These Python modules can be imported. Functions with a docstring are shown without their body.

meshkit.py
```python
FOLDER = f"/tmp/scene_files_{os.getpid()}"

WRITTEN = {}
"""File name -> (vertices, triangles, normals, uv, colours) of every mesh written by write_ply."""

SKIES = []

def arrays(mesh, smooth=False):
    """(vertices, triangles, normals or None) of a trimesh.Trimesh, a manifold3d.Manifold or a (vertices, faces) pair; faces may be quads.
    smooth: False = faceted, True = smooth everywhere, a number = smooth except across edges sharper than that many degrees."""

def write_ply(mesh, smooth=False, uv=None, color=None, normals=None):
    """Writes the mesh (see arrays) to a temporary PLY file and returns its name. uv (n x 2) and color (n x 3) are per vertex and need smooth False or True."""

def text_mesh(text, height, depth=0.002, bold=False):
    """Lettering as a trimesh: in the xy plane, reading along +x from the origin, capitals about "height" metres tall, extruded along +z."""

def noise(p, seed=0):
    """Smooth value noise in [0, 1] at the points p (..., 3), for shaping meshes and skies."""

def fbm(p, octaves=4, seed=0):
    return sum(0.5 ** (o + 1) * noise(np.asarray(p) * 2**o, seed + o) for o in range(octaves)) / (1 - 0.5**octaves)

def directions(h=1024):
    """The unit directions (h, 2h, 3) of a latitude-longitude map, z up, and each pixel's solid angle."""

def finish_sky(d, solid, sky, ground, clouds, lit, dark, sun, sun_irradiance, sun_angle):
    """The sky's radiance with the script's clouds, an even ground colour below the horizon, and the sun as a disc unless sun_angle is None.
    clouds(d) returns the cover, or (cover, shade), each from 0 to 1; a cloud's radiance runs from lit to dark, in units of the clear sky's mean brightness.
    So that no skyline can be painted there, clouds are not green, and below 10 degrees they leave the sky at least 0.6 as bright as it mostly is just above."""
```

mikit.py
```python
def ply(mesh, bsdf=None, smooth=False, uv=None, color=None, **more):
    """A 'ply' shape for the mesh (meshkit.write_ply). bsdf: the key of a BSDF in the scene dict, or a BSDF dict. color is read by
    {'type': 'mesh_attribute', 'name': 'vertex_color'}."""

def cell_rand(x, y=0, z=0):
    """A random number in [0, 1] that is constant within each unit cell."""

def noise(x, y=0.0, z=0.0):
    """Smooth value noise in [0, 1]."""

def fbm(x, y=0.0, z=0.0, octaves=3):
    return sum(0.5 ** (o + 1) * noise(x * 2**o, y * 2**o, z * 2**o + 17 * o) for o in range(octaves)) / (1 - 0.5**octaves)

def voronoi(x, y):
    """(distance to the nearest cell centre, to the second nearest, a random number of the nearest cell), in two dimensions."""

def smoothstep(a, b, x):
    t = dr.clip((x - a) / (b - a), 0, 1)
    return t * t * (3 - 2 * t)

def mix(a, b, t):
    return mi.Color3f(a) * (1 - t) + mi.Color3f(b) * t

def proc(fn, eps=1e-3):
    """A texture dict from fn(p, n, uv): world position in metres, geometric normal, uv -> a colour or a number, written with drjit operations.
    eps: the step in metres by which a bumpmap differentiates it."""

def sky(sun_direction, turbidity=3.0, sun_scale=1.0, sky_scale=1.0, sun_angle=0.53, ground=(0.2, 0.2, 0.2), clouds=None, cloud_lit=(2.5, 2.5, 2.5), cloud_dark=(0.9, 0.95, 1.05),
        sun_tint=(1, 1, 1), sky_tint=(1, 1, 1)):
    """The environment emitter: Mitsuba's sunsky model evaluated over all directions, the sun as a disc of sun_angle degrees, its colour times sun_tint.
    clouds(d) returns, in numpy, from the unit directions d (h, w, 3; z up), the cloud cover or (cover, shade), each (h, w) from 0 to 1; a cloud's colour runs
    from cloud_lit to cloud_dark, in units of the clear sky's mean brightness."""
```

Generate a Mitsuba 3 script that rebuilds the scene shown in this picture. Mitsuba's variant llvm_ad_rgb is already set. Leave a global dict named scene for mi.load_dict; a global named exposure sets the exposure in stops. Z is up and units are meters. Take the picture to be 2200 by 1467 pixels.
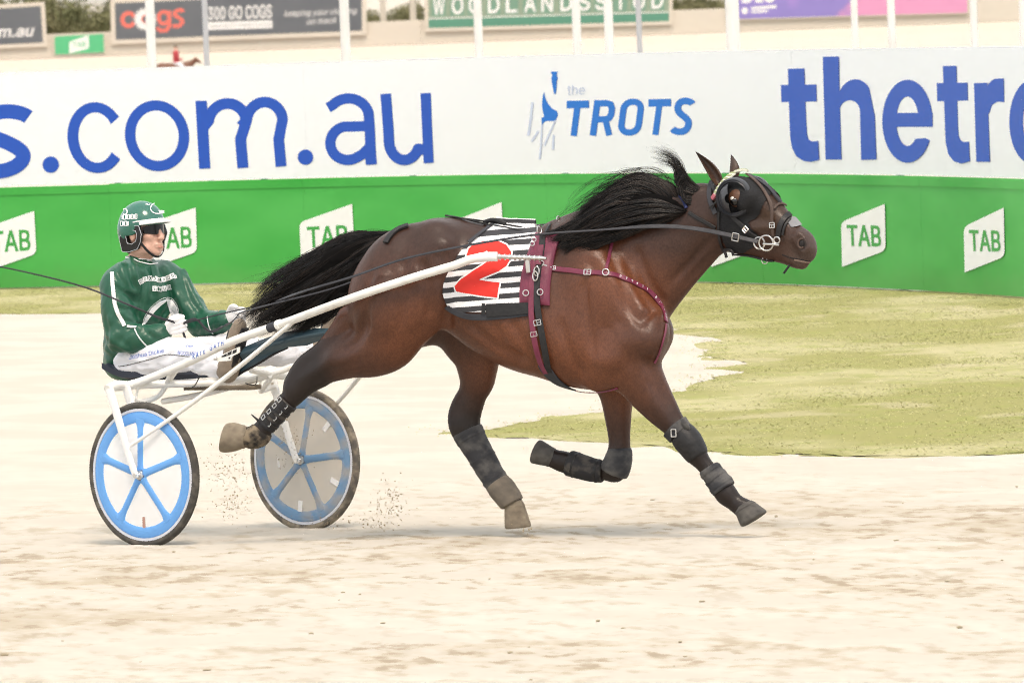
import math, random
import numpy as np, trimesh, shapely, drjit as dr, mitsuba as mi, mikit, meshkit
from shapely.geometry import Polygon, LineString, Point, box as sbox
from shapely.ops import unary_union
from scipy.interpolate import PchipInterpolator, CubicSpline
from scipy.ndimage import map_coordinates, gaussian_filter
rng = np.random.default_rng(7)
random.seed(7)
scene, labels = {}, {}
T = mi.ScalarTransform4f
# ------------------------------------------------------------------ camera, sky, exposure
CAM = np.array([0.0, -50.0, 2.736])
FPX, ROLL = 21600.0, math.radians(2.2)
PITCH = math.atan((733.5 + 50) / FPX)
_f = np.array([0, math.cos(PITCH), -math.sin(PITCH)])
_r0, _u0 = np.array([1.0, 0, 0]), np.array([0, math.sin(PITCH), math.cos(PITCH)])
CR = _r0 * math.cos(ROLL) - _u0 * math.sin(ROLL)
CU = _u0 * math.cos(ROLL) + _r0 * math.sin(ROLL)
scene['camera'] = {'type': 'thinlens', 'fov': math.degrees(2 * math.atan(1100 / FPX)), 'fov_axis': 'x', 'near_clip': 1.0, 'far_clip': 6000.0,
    'aperture_radius': 0.010, 'focus_distance': 49.6,
    'to_world': T().look_at(origin=CAM.tolist(), target=(CAM + _f * 10).tolist(), up=CU.tolist())}
scene['sky'] = mikit.sky([0.05, -0.55, 0.83], turbidity=4, sun_scale=0.42, sun_angle=20, sun_tint=(0.98, 1.0, 1.07), clouds=lambda d: 1.0, ground=(0.42, 0.38, 0.31),
    cloud_lit=(2.44, 2.5, 2.55), cloud_dark=(1.2, 1.2, 1.2))
exposure = 2.04

# ------------------------------------------------------------------ helpers
def rays(px, py):
    px, py = np.asarray(px, float), np.asarray(py, float)
    d = _f + (px[..., None] - 1100) / FPX * CR - (py[..., None] - 733.5) / FPX * CU
    return d / np.linalg.norm(d, axis=-1, keepdims=True)
def on_z(px, py, z=0.0):
    d = rays(px, py)
    return CAM + d * ((z - CAM[2]) / d[..., 2])[..., None]
def on_y(px, py, y):
    d = rays(px, py)
    return CAM + d * ((y - CAM[1]) / d[..., 1])[..., None]
def on_plane(px, py, o, n):
    d = rays(px, py)
    return CAM + d * (((np.asarray(o) - CAM) @ n) / (d @ n))[..., None]
def to_px(p):
    q = np.asarray(p) - CAM
    w = q @ _f
    return np.stack([1100 + FPX * (q @ CR) / w, 733.5 - FPX * (q @ CU) / w], -1)
def numbered(key):
    if key not in scene and key not in labels and not any(k.startswith(key + '__') for k in scene): return key
    n = 1
    while True:
        k = f'{key}_{n:03d}'
        if k not in scene and k not in labels and not any(q.startswith(k + '__') for q in scene): return k
        n += 1
def tag(key, label=None, cat=None, group=None, kind=None):
    d = {}
    if label: d['label'] = label
    if cat: d['category'] = cat
    if group: d['group'] = group
    if kind: d['kind'] = kind
    labels[key] = d
    return key
def obj(name, mesh, mat, parent=None, smooth=30, uv=None, color=None, label=None):
    key = numbered((parent + '__' if parent else '') + name)
    scene[key] = mikit.ply(mesh, mat, smooth=smooth, uv=uv, color=color)
    if label: labels[key] = {'label': label}
    return key
def cat(ms): return trimesh.util.concatenate([m if isinstance(m, trimesh.Trimesh) else trimesh.Trimesh(*m, process=False) for m in ms])
def mat(name, color, rough=0.6, metallic=0.0, **k):
    c = color if isinstance(color, dict) else {'type': 'rgb', 'value': list(color)}
    scene[name] = {'type': 'twosided', 'b': {'type': 'principled', 'base_color': c, 'roughness': rough, 'metallic': metallic, 'specular': k.pop('spec', 0.4), **k}}
    return name
def sg(r, g, b):
    c = np.array([r, g, b]) / 255.0
    return np.where(c <= 0.04045, c / 12.92, ((c + 0.055) / 1.055) ** 2.4).tolist()
def frames(P, up=None):
    P = np.asarray(P, float)
    t = np.gradient(P, axis=0); t /= np.linalg.norm(t, axis=1, keepdims=True) + 1e-12
    n = np.zeros_like(P)
    u = np.array(up if up is not None else [0.13, 0.31, 0.94], float)
    v = u - t[0] * (u @ t[0])
    if np.linalg.norm(v) < 1e-3: v = np.array([1.0, 0, 0]) - t[0] * t[0][0]
    for i in range(len(P)):
        v = (u if up is not None else v) - t[i] * ((u if up is not None else v) @ t[i])
        v = v / (np.linalg.norm(v) + 1e-12); n[i] = v
    return t, n, np.cross(t, n)
def tube(P, r, k=10, up=None, flat=1.0, caps=True):
    """round or elliptical tube through the points P; r scalar or per point; flat scales along the binormal"""
    P = np.asarray(P, float); n = len(P)
    r = np.broadcast_to(np.asarray(r, float), (n,))
    t, a, b = frames(P, up)
    th = np.arange(k) / k * 2 * np.pi
    V = P[:, None] + r[:, None, None] * (np.cos(th)[None, :, None] * a[:, None] + flat * np.sin(th)[None, :, None] * b[:, None])
    V = V.reshape(-1, 3)
    i, j = np.meshgrid(np.arange(n - 1), np.arange(k), indexing='ij')
    q = np.stack([i * k + j, i * k + (j + 1) % k, (i + 1) * k + (j + 1) % k, (i + 1) * k + j], -1).reshape(-1, 4)
    F = np.vstack([q[:, [0, 1, 2]], q[:, [0, 2, 3]]])
    if caps:
        V = np.vstack([V, P[0], P[-1]]); j = np.arange(k)
        F = np.vstack([F, np.stack([j * 0 + n * k, (j + 1) % k, j], 1), np.stack([j * 0 + n * k + 1, (n - 1) * k + j, (n - 1) * k + (j + 1) % k], 1)])
    return trimesh.Trimesh(V, F, process=False)
def spline(P, n):
    P = np.asarray(P, float)
    if len(P) == 2: return P[0] + (P[1] - P[0]) * np.linspace(0, 1, n)[:, None]
    s = np.r_[0, np.cumsum(np.linalg.norm(np.diff(P, axis=0), axis=1))]
    return CubicSpline(s, P, bc_type='natural')(np.linspace(0, s[-1], n))
def strap(P, N, w, th):
    """flat band through P; N outward normals per point; w width (scalar or per point), th thickness"""
    P, N = np.asarray(P, float), np.asarray(N, float); n = len(P)
    t = np.gradient(P, axis=0); t /= np.linalg.norm(t, axis=1, keepdims=True) + 1e-12
    N = N - t * (N * t).sum(1, keepdims=True); N /= np.linalg.norm(N, axis=1, keepdims=True) + 1e-12
    B = np.cross(t, N); w = np.broadcast_to(np.asarray(w, float), (n,))[:, None] / 2
    bev = min(th * 0.35, 0.002)
    ring = [P + B * w, P + B * w + N * (th - bev), P + B * (w - bev) + N * th, P - B * (w - bev) + N * th, P - B * w + N * (th - bev), P - B * w]
    k = len(ring); V = np.stack(ring, 1).reshape(-1, 3)
    i, j = np.meshgrid(np.arange(n - 1), np.arange(k), indexing='ij')
    q = np.stack([i * k + j, (i + 1) * k + j, (i + 1) * k + (j + 1) % k, i * k + (j + 1) % k], -1).reshape(-1, 4)
    F = [q[:, [0, 1, 2]], q[:, [0, 2, 3]]]
    for b0, rev in ((0, 1), ((n - 1) * k, 0)):
        f = np.array([[b0, b0 + m, b0 + m + 1] for m in range(1, k - 1)]); F.append(f[:, ::-1] if rev else f)
    m = trimesh.Trimesh(V, np.vstack(F), process=False); return m
def torus(c, nrm, R, r, k=20, kk=8, squash=1.0, up=None):
    nrm = np.asarray(nrm, float); nrm /= np.linalg.norm(nrm)
    a = np.cross(nrm, [0.1, 0.2, 0.97] if up is None else up); a /= np.linalg.norm(a); b = np.cross(nrm, a)
    th = np.linspace(0, 2 * np.pi, k + 1)
    return tube(np.asarray(c) + R * (np.cos(th)[:, None] * a + squash * np.sin(th)[:, None] * b), r, kk, caps=False)
def lathe(prof, o, ax, k=48):
    """revolve (radius, along) profile about the axis ax through o"""
    ax = np.asarray(ax, float) / np.linalg.norm(ax)
    a = np.cross(ax, [0, 0, 1.0] if abs(ax[2]) < 0.9 else [1.0, 0, 0]); a /= np.linalg.norm(a); b = np.cross(ax, a)
    th = np.arange(k) / k * 2 * np.pi; prof = np.asarray(prof, float); n = len(prof)
    V = (np.asarray(o) + prof[:, None, 1, None] * ax + prof[:, None, 0, None] * (np.cos(th)[None, :, None] * a + np.sin(th)[None, :, None] * b)).reshape(-1, 3)
    i, j = np.meshgrid(np.arange(n - 1), np.arange(k), indexing='ij')
    q = np.stack([i * k + j, i * k + (j + 1) % k, (i + 1) * k + (j + 1) % k, (i + 1) * k + j], -1).reshape(-1, 4)
    m = trimesh.Trimesh(V, np.vstack([q[:, [0, 1, 2]], q[:, [0, 2, 3]]]), process=False)
    return m
def bx(c, half, R=None):
    m = trimesh.creation.box(extents=np.asarray(half) * 2.0)
    if R is not None: m.apply_transform(np.vstack([np.hstack([np.asarray(R, float).T, [[0], [0], [0]]]), [0, 0, 0, 1]]))
    m.apply_translation(c); return m
def rbox(c, half, r, R=None, it=2):
    """rounded box"""
    m = trimesh.creation.box(extents=np.asarray(half) * 2.0)
    h = np.asarray(half, float); s = trimesh.creation.icosphere(subdivisions=it, radius=1.0)
    V = s.vertices; V = np.sign(V) * (h - r) + V * r
    m = trimesh.Trimesh(V, s.faces, process=False).convex_hull
    if R is not None: m.apply_transform(np.vstack([np.hstack([np.asarray(R, float).T, [[0], [0], [0]]]), [0, 0, 0, 1]]))
    m.apply_translation(c); return m
def flat_text(s, bold=True):
    """lettering as 2-D triangles: (vertices xy with capitals 1 tall, faces)"""
    m = meshkit.text_mesh(s, 1.0, 0.01, bold)
    keep = m.vertices[m.faces][:, :, 2].min(1) > 0.005
    m = trimesh.Trimesh(m.vertices, m.faces[keep], process=False); m.remove_unreferenced_vertices()
    return m.vertices[:, :2], m.faces
def tri_poly(g):
    V, F, o = [], [], 0
    for p in getattr(g, 'geoms', [g]):
        if p.is_empty or p.area <= 0: continue
        v, f = trimesh.creation.triangulate_polygon(p, engine='earcut')
        V.append(v); F.append(f + o); o += len(v)
    return np.vstack(V), np.vstack(F)
def fine(V, F, size):
    v3 = np.c_[V, np.zeros(len(V))]
    v, f = trimesh.remesh.subdivide_to_size(v3, F, size, max_iter=12)
    return v[:, :2], f
def stroke(pts, w, cap='flat'):
    return LineString(pts).buffer(w / 2, cap_style=cap, join_style='round', quad_segs=12)
def arc(cx, cy, rx, ry, a0, a1, n=40):
    a = np.radians(np.linspace(a0, a1, n)); return np.c_[cx + rx * np.cos(a), cy - ry * np.sin(a)]

# smooth surfaces from signed distances (naive surface nets)
class Field:
    def __init__(s, lo, hi, h):
        s.h = h; s.lo = np.asarray(lo, float); s.n = np.ceil((np.asarray(hi) - s.lo) / h).astype(int) + 1
        s.g = np.full(s.n, 1e3, np.float32)
        s.ax = [s.lo[i] + h * np.arange(s.n[i]) for i in range(3)]
    def sub(s, lo, hi):
        i0 = np.clip(np.floor((np.asarray(lo) - s.lo) / s.h).astype(int), 0, s.n); i1 = np.clip(np.ceil((np.asarray(hi) - s.lo) / s.h).astype(int) + 1, 0, s.n)
        sl = tuple(slice(a, b) for a, b in zip(i0, i1))
        return sl, np.stack(np.meshgrid(*[s.ax[i][sl[i]] for i in range(3)], indexing='ij'), -1).astype(np.float32)
    def put(s, sl, d, k, carve=False):
        g = s.g[sl]
        if carve:
            d = -d
            hh = np.clip(k - np.abs(g - d), 0, None) / k if k else 0
            s.g[sl] = np.maximum(g, d) + hh * hh * k * 0.25
            return
        hh = np.clip(k - np.abs(g - d), 0, None) / k if k else 0
        s.g[sl] = np.minimum(g, d) - hh * hh * k * 0.25
    def chain(s, P, r, k=0.03, flat=None, fdir=None, sub=6, carve=False):
        """tapered limb along a spline through P with radii r; flat: squash (<1 thinner) along fdir"""
        P = np.asarray(P, float); r = np.asarray(r, float)
        if len(P) > 2:
            u = np.r_[0, np.cumsum(np.linalg.norm(np.diff(P, axis=0), axis=1))]
            uu = np.linspace(0, u[-1], (len(P) - 1) * sub + 1)
            P2 = PchipInterpolator(u, P)(uu); r2 = PchipInterpolator(u, r)(uu)
            fl = np.interp(uu, u, flat) if flat is not None and np.ndim(flat) else flat
        else: P2, r2, fl = P, r, flat
        m = (r.max() / min(1.0, np.min(flat) if flat is not None else 1.0)) + k + s.h * 2
        sl, X = s.sub(P2.min(0) - m, P2.max(0) + m)
        if 0 in X.shape: return
        d = np.full(X.shape[:3], 1e3, np.float32)
        for i in range(len(P2) - 1):
            a, b = P2[i], P2[i + 1]; ba = b - a; L = max(ba @ ba, 1e-9)
            f = 1.0 if fl is None else (fl if np.ndim(fl) == 0 else 0.5 * (fl[i] + fl[i + 1]))
            ra, rb = r2[i], r2[i + 1]; mm = max(ra, rb) * max(1.0, f) + k + 2 * s.h
            lo, hi = np.minimum(a, b) - mm - s.h, np.maximum(a, b) + mm + s.h
            j0 = [max(int((lo[q] - s.ax[q][sl[q]][0]) / s.h), 0) for q in range(3)]; j1 = [min(int((hi[q] - s.ax[q][sl[q]][0]) / s.h) + 2, X.shape[q]) for q in range(3)]
            ss = tuple(slice(p, q) for p, q in zip(j0, j1)); Y = X[ss] - a.astype(np.float32)
            if 0 in Y.shape: continue
            t = np.clip((Y @ ba.astype(np.float32)) / L, 0, 1)
            Z = Y - t[..., None] * ba.astype(np.float32)
            if f != 1.0:
                c = Z @ np.asarray(fdir, np.float32)
                Z = Z + c[..., None] * ((1 / f - 1) * np.asarray(fdir, np.float32))
            d[ss] = np.minimum(d[ss], np.sqrt((Z * Z).sum(-1)) - (ra + t * (rb - ra)))
        s.put(sl, d, k, carve)
    def ell(s, c, rad, R=None, k=0.03, carve=False):
        """ellipsoid; R rows are its axes"""
        c, rad = np.asarray(c, float), np.asarray(rad, float); m = rad.max() + k + s.h * 2
        sl, X = s.sub(c - m, c + m)
        if 0 in X.shape: return
        Y = X - c.astype(np.float32)
        if R is not None: Y = Y @ np.asarray(R, np.float32).T
        q = Y / rad.astype(np.float32); k0 = np.sqrt((q * q).sum(-1)); q2 = q / rad.astype(np.float32); k1 = np.sqrt((q2 * q2).sum(-1)) + 1e-6
        s.put(sl, k0 * (k0 - 1) / k1, k, carve)
    def at(s, p):
        return map_coordinates(s.g, ((np.asarray(p) - s.lo) / s.h).reshape(-1, 3).T, order=1, mode='nearest').reshape(np.shape(p)[:-1])
    def normal(s, p, e=None):
        e = e or s.h * 1.5; p = np.asarray(p, float); n = np.stack([s.at(p + d) - s.at(p - d) for d in np.eye(3) * e], -1)
        return n / (np.linalg.norm(n, axis=-1, keepdims=True) + 1e-9)
    def march(s, o, d, t0, t1, off=0.0, steps=500):
        """first hit along o + d t, else the closest approach"""
        o, d = np.atleast_2d(o).astype(float), np.atleast_2d(d).astype(float)
        lo, hi = s.lo, s.lo + s.h * (s.n - 1)
        with np.errstate(divide='ignore'):
            a, b = (lo - o) / d, (hi - o) / d
        ta = np.maximum(np.nanmax(np.minimum(a, b), 1), t0); tb = np.minimum(np.nanmin(np.maximum(a, b), 1), t1); tb = np.maximum(tb, ta + 1e-3)
        K = int(np.clip((tb - ta).max() / (s.h * 1.2), 40, 420)); f = np.linspace(0, 1, K); r = np.arange(len(o))
        tm = ta[:, None] + (tb - ta)[:, None] * f; g = s.at(o[:, None] + d[:, None] * tm[..., None]) - off
        hit = (g < 0).any(1); i = np.where(hit, np.argmax(g < 0, 1), np.argmin(g, 1)); i0 = np.maximum(i - 1, 0); x0, x1 = tm[r, i0], tm[r, i]
        for _ in range(7):
            m = (x0 + x1) / 2; gm = s.at(o + d * m[:, None]) - off; x1 = np.where(hit & (gm < 0), m, x1); x0 = np.where(hit & (gm >= 0), m, x0)
        return o + d * np.where(hit, (x0 + x1) / 2, tm[r, i])[:, None], hit
    def mesh(s, smooth=0):
        g = s.g if not smooth else gaussian_filter(s.g, smooth)
        if smooth: s.g = g
        ins = g < 0; nx, ny, nz = g.shape
        cnt = sum(ins[a:nx - 1 + a, b:ny - 1 + b, c:nz - 1 + c].astype(np.int8) for a in (0, 1) for b in (0, 1) for c in (0, 1))
        cell = np.argwhere((cnt > 0) & (cnt < 8)); idx = np.full((nx - 1, ny - 1, nz - 1), -1, np.int32); idx[tuple(cell.T)] = np.arange(len(cell))
        acc, w = np.zeros((len(cell), 3)), np.zeros(len(cell))
        cor = np.array([[a, b, c] for a in (0, 1) for b in (0, 1) for c in (0, 1)])
        val = np.stack([g[tuple((cell + o).T)] for o in cor], 1)
        for p in range(8):
            for q in range(p + 1, 8):
                if np.abs(cor[p] - cor[q]).sum() != 1: continue
                m = (val[:, p] < 0) != (val[:, q] < 0); t = val[m, p] / (val[m, p] - val[m, q])
                acc[m] += cor[p] + t[:, None] * (cor[q] - cor[p]); w[m] += 1
        V = s.lo + s.h * (cell + acc / w[:, None]); F = []
        for ax in range(3):
            o1, o2 = [(ax + 1) % 3, (ax + 2) % 3]
            A = np.take(ins, range(g.shape[ax] - 1), ax); B = np.take(ins, range(1, g.shape[ax]), ax)
            e = np.argwhere(A != B); e = e[(e[:, o1] > 0) & (e[:, o2] > 0) & (e[:, o1] < g.shape[o1] - 1) & (e[:, o2] < g.shape[o2] - 1)]
            d1, d2 = np.eye(3, dtype=int)[o1], np.eye(3, dtype=int)[o2]
            q = np.stack([idx[tuple((e - d1 - d2).T)], idx[tuple((e - d2).T)], idx[tuple(e.T)], idx[tuple((e - d1).T)]], 1)
            fl = A[tuple(e.T)]; q = np.where(fl[:, None], q, q[:, ::-1]); F.append(q)
        F = np.vstack(F); F = F[(F >= 0).all(1)]
        return trimesh.Trimesh(V, np.vstack([F[:, [0, 1, 2]], F[:, [0, 2, 3]]]), process=False)
# ------------------------------------------------------------------ materials of the setting
def P3(p): return p.x, p.y, p.z
def sand_col(p, n, uv):
    x, y = p.x, p.y
    near = mikit.smoothstep(8.0, -2.0, y)
    s1 = mikit.fbm(x * 0.55 + y * 0.31 + 3, y * 0.42 - x * 0.2, 0, 3)
    s2 = mikit.fbm(x * 2.3 + y * 1.1, y * 1.25 - x * 0.55, 4, 4)
    s3 = mikit.fbm(x * 12.3 + y * 1.7, y * 4.6 - x * 1.4, 9, 4)
    t = mikit.smoothstep(0.42, 0.70, 0.32 * s1 + 0.38 * s2 + 0.30 * s3)
    c = mikit.mix((0.368, 0.338, 0.290), (0.400, 0.372, 0.325), mikit.smoothstep(0.3, 0.7, s2))
    c = mikit.mix(c, (0.272, 0.226, 0.158), t * (0.07 + 0.60 * near))
    crumb = mikit.smoothstep(0.55, 0.78, s3) * near * (0.25 + 0.75 * mikit.smoothstep(0.42, 0.60, s1))
    return mikit.mix(c, (0.215, 0.172, 0.120), crumb * 0.68)
mat('sand_material', mikit.proc(sand_col), 0.95, spec=0.1)
scene['sand_surface'] = {'type': 'twosided', 'b': {'type': 'bumpmap', 't': mikit.proc(lambda p, n, uv: mikit.fbm(p.x * 22, p.y * 18, 3, 3), eps=4e-3), 'scale': 0.006,
    'b': {'type': 'principled', 'base_color': mikit.proc(sand_col), 'roughness': 0.95, 'specular': 0.1}}}
def far_sand(p, n, uv):
    a = mikit.fbm(p.x * 0.02, p.y * 0.06, 1, 3)
    return mikit.mix((0.40, 0.335, 0.28), (0.385, 0.35, 0.285), mikit.smoothstep(0.35, 0.65, a))
def lawn_col(p, n, uv):
    a = mikit.fbm(p.x * 0.9, p.y * 0.55, 0, 4); b = mikit.fbm(p.x * 6, p.y * 4, 5, 3)
    c = mikit.mix((0.200, 0.194, 0.078), (0.29, 0.272, 0.150), mikit.smoothstep(0.35, 0.68, a))
    c = mikit.mix(c, (0.185, 0.20, 0.062), mikit.smoothstep(0.52, 0.75, b) * 0.5)
    return mikit.mix(c, (0.40, 0.35, 0.25), mikit.smoothstep(0.66, 0.8, mikit.fbm(p.x * 1.7 + 9, p.y * 0.9, 2, 3)) * 0.3)
mat('lawn_material', mikit.proc(lawn_col), 0.95, spec=0.1)
mat('far_track_material', mikit.proc(far_sand), 0.95, spec=0.1)
mat('barrier_white', mikit.proc(lambda p, n, uv: mikit.mix((0.80, 0.825, 0.87), (0.82, 0.84, 0.88), mikit.fbm(p.x * 0.8, p.z * 1.5, p.y * 0.8, 3))), 0.45)
mat('barrier_green', mikit.proc(lambda p, n, uv: mikit.mix((0.034, 0.345, 0.042), (0.075, 0.43, 0.080), mikit.smoothstep(0.3, 0.7, mikit.fbm(p.x * 0.5, p.z * 1.6, p.y * 0.5, 4)))), 0.5)
mat('print_white', (0.84, 0.84, 0.84), 0.5)
mat('print_blue', sg(34, 82, 184), 0.5)
mat('print_light_blue', sg(24, 112, 205), 0.5)
mat('print_pale_blue', sg(196, 205, 228), 0.5)
scene['barrier_green']['b'] = {'type': 'principled', 'roughness': 0.5, 'specular': 0.4, 'base_color': mikit.proc(lambda p, n, uv: mikit.mix(mikit.mix((0.034, 0.345, 0.042), (0.075, 0.43, 0.080), mikit.smoothstep(0.3, 0.7, mikit.fbm(p.x * 0.5, p.z * 1.6, p.y * 0.5, 4))), (0.22, 0.27, 0.12), mikit.smoothstep(0.20, 0.0, p.z - 0.12 * mikit.fbm(p.x * 6, p.y * 6, 0, 3)) * 0.14))}
mat('print_green', sg(66, 160, 74), 0.5)
mat('frame_metal', (0.45, 0.46, 0.47), 0.45, 0.6)
mat('white_paint', mikit.proc(lambda p, n, uv: mikit.mix((0.78, 0.77, 0.74), (0.70, 0.69, 0.66), mikit.smoothstep(0.5, 0.8, mikit.fbm(p.x * 5, p.y * 5, p.z * 2, 3)))), 0.4)
mat('grey_paint', (0.45, 0.46, 0.48), 0.5)
mat('cream_paint', mikit.proc(lambda p, n, uv: mikit.mix((0.66, 0.60, 0.51), (0.60, 0.55, 0.47), mikit.fbm(p.x * 0.3, p.z * 0.8, 3, 3))), 0.8)

# ------------------------------------------------------------------ the advertising barrier's plan, from points along its foot
_bp = np.array([(0, 622), (200, 619.5), (400, 615.5), (560, 611), (800, 607), (1100, 603), (1300, 605), (1500, 610), (1700, 617), (1950, 629), (2200, 641)], float)
_bw = on_z(_bp[:, 0], _bp[:, 1])
_bc = np.polyfit(_bw[:, 0], _bw[:, 1], 3)
_x0, _x1 = _bw[0, 0] - 0.6, _bw[-1, 0] + 0.15
def bar_y(x):
    x = np.asarray(x, float); xc = np.clip(x, _x0, _x1); d = np.polyder(_bc)
    return np.polyval(_bc, xc) + (x - xc) * np.polyval(d, xc)
def on_barrier(px, py, off=0.0):
    d = rays(px, py); t = np.full(d.shape[:-1], 140.0)
    for _ in range(30):
        p = CAM + d * t[..., None]; sl = (bar_y(p[..., 0] + 1e-3) - bar_y(p[..., 0] - 1e-3)) / 2e-3
        t = t - (p[..., 1] - bar_y(p[..., 0])) / (d[..., 1] - sl * d[..., 0])
    p = CAM + d * t[..., None]; sl = (bar_y(p[..., 0] + 1e-3) - bar_y(p[..., 0] - 1e-3)) / 2e-3
    n = np.stack([sl, -np.ones_like(sl), np.zeros_like(sl)], -1); n /= np.linalg.norm(n, axis=-1, keepdims=True)
    return p + n * off
if __name__ == '__dbg__':
    print('slopes', np.degrees(np.arctan(np.polyval(np.polyder(_bc), _bw[:, 0]))), _bw[:, :2], np.polyval(_bc, _bw[:, 0]) - _bw[:, 1])
    for q in [(0, 165), (320, 155), (745, 140), (1030, 131), (1310, 122), (1600, 115), (1840, 108), (2200, 100)]: print('top', q, on_barrier(*q)[2])
    for q in [(0, 400), (655, 384), (660, 382), (1100, 376), (1500, 372), (1850, 375), (2200, 381)]: print('mid', q, on_barrier(*q)[2])
    print(on_z(1100, 733), on_z(1100, 1467), on_z(0, 1172), on_z(315, 1172), on_z(655, 1140))
# ------------------------------------------------------------------ ground: one sheet to the horizon, lower beyond the barrier
def ground_z(x, y):
    x, y = np.asarray(x, float), np.asarray(y, float)
    s = np.clip((y - bar_y(np.clip(x, -9, 9)) - 3.0) / 24.0, 0, 1)
    return -2.3 * s * s * (3 - 2 * s)
def relief(x, y):
    p = np.stack([x, y, 0 * x], -1)
    a = meshkit.fbm(p * [1.3, 0.9, 1], 3, 1) - 0.5
    b = meshkit.fbm(p * [7.0, 5.0, 1], 3, 2) - 0.5
    c = np.clip(meshkit.noise(p * [16.0, 11.0, 1], 3) - 0.72, 0, 1)
    near = np.clip((9 - y) / 7, 0.06, 1)
    return (0.020 * a + 0.011 * b + 0.016 * c) * near
_xs = np.unique(np.r_[np.linspace(-3000, -60, 14), np.linspace(-60, -7, 18), np.linspace(-7, 7, 300), np.linspace(7, 60, 18), np.linspace(60, 3000, 14)])
_ys = np.unique(np.r_[np.linspace(-400, -20, 12), np.linspace(-20, -13, 12), np.linspace(-13, 6, 420), np.linspace(6, 36, 160), np.linspace(36, 75, 60), np.linspace(75, 3500, 60)])
_X, _Y = np.meshgrid(_xs, _ys, indexing='ij')
_Z = ground_z(_X, _Y) + np.where((np.abs(_X) < 7.01) & (_Y > -20) & (_Y < 34), relief(_X, _Y), 0)
_i, _j = np.meshgrid(np.arange(len(_xs) - 1), np.arange(len(_ys) - 1), indexing='ij')
_n = len(_ys); _q = np.stack([_i * _n + _j, (_i + 1) * _n + _j, (_i + 1) * _n + _j + 1, _i * _n + _j + 1], -1).reshape(-1, 4)
obj('ground', (np.stack([_X, _Y, _Z], -1).reshape(-1, 3), _q), 'sand_surface', smooth=True)
tag('ground', 'pale sand track surface, loose and rutted in the foreground', kind='structure')
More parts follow.
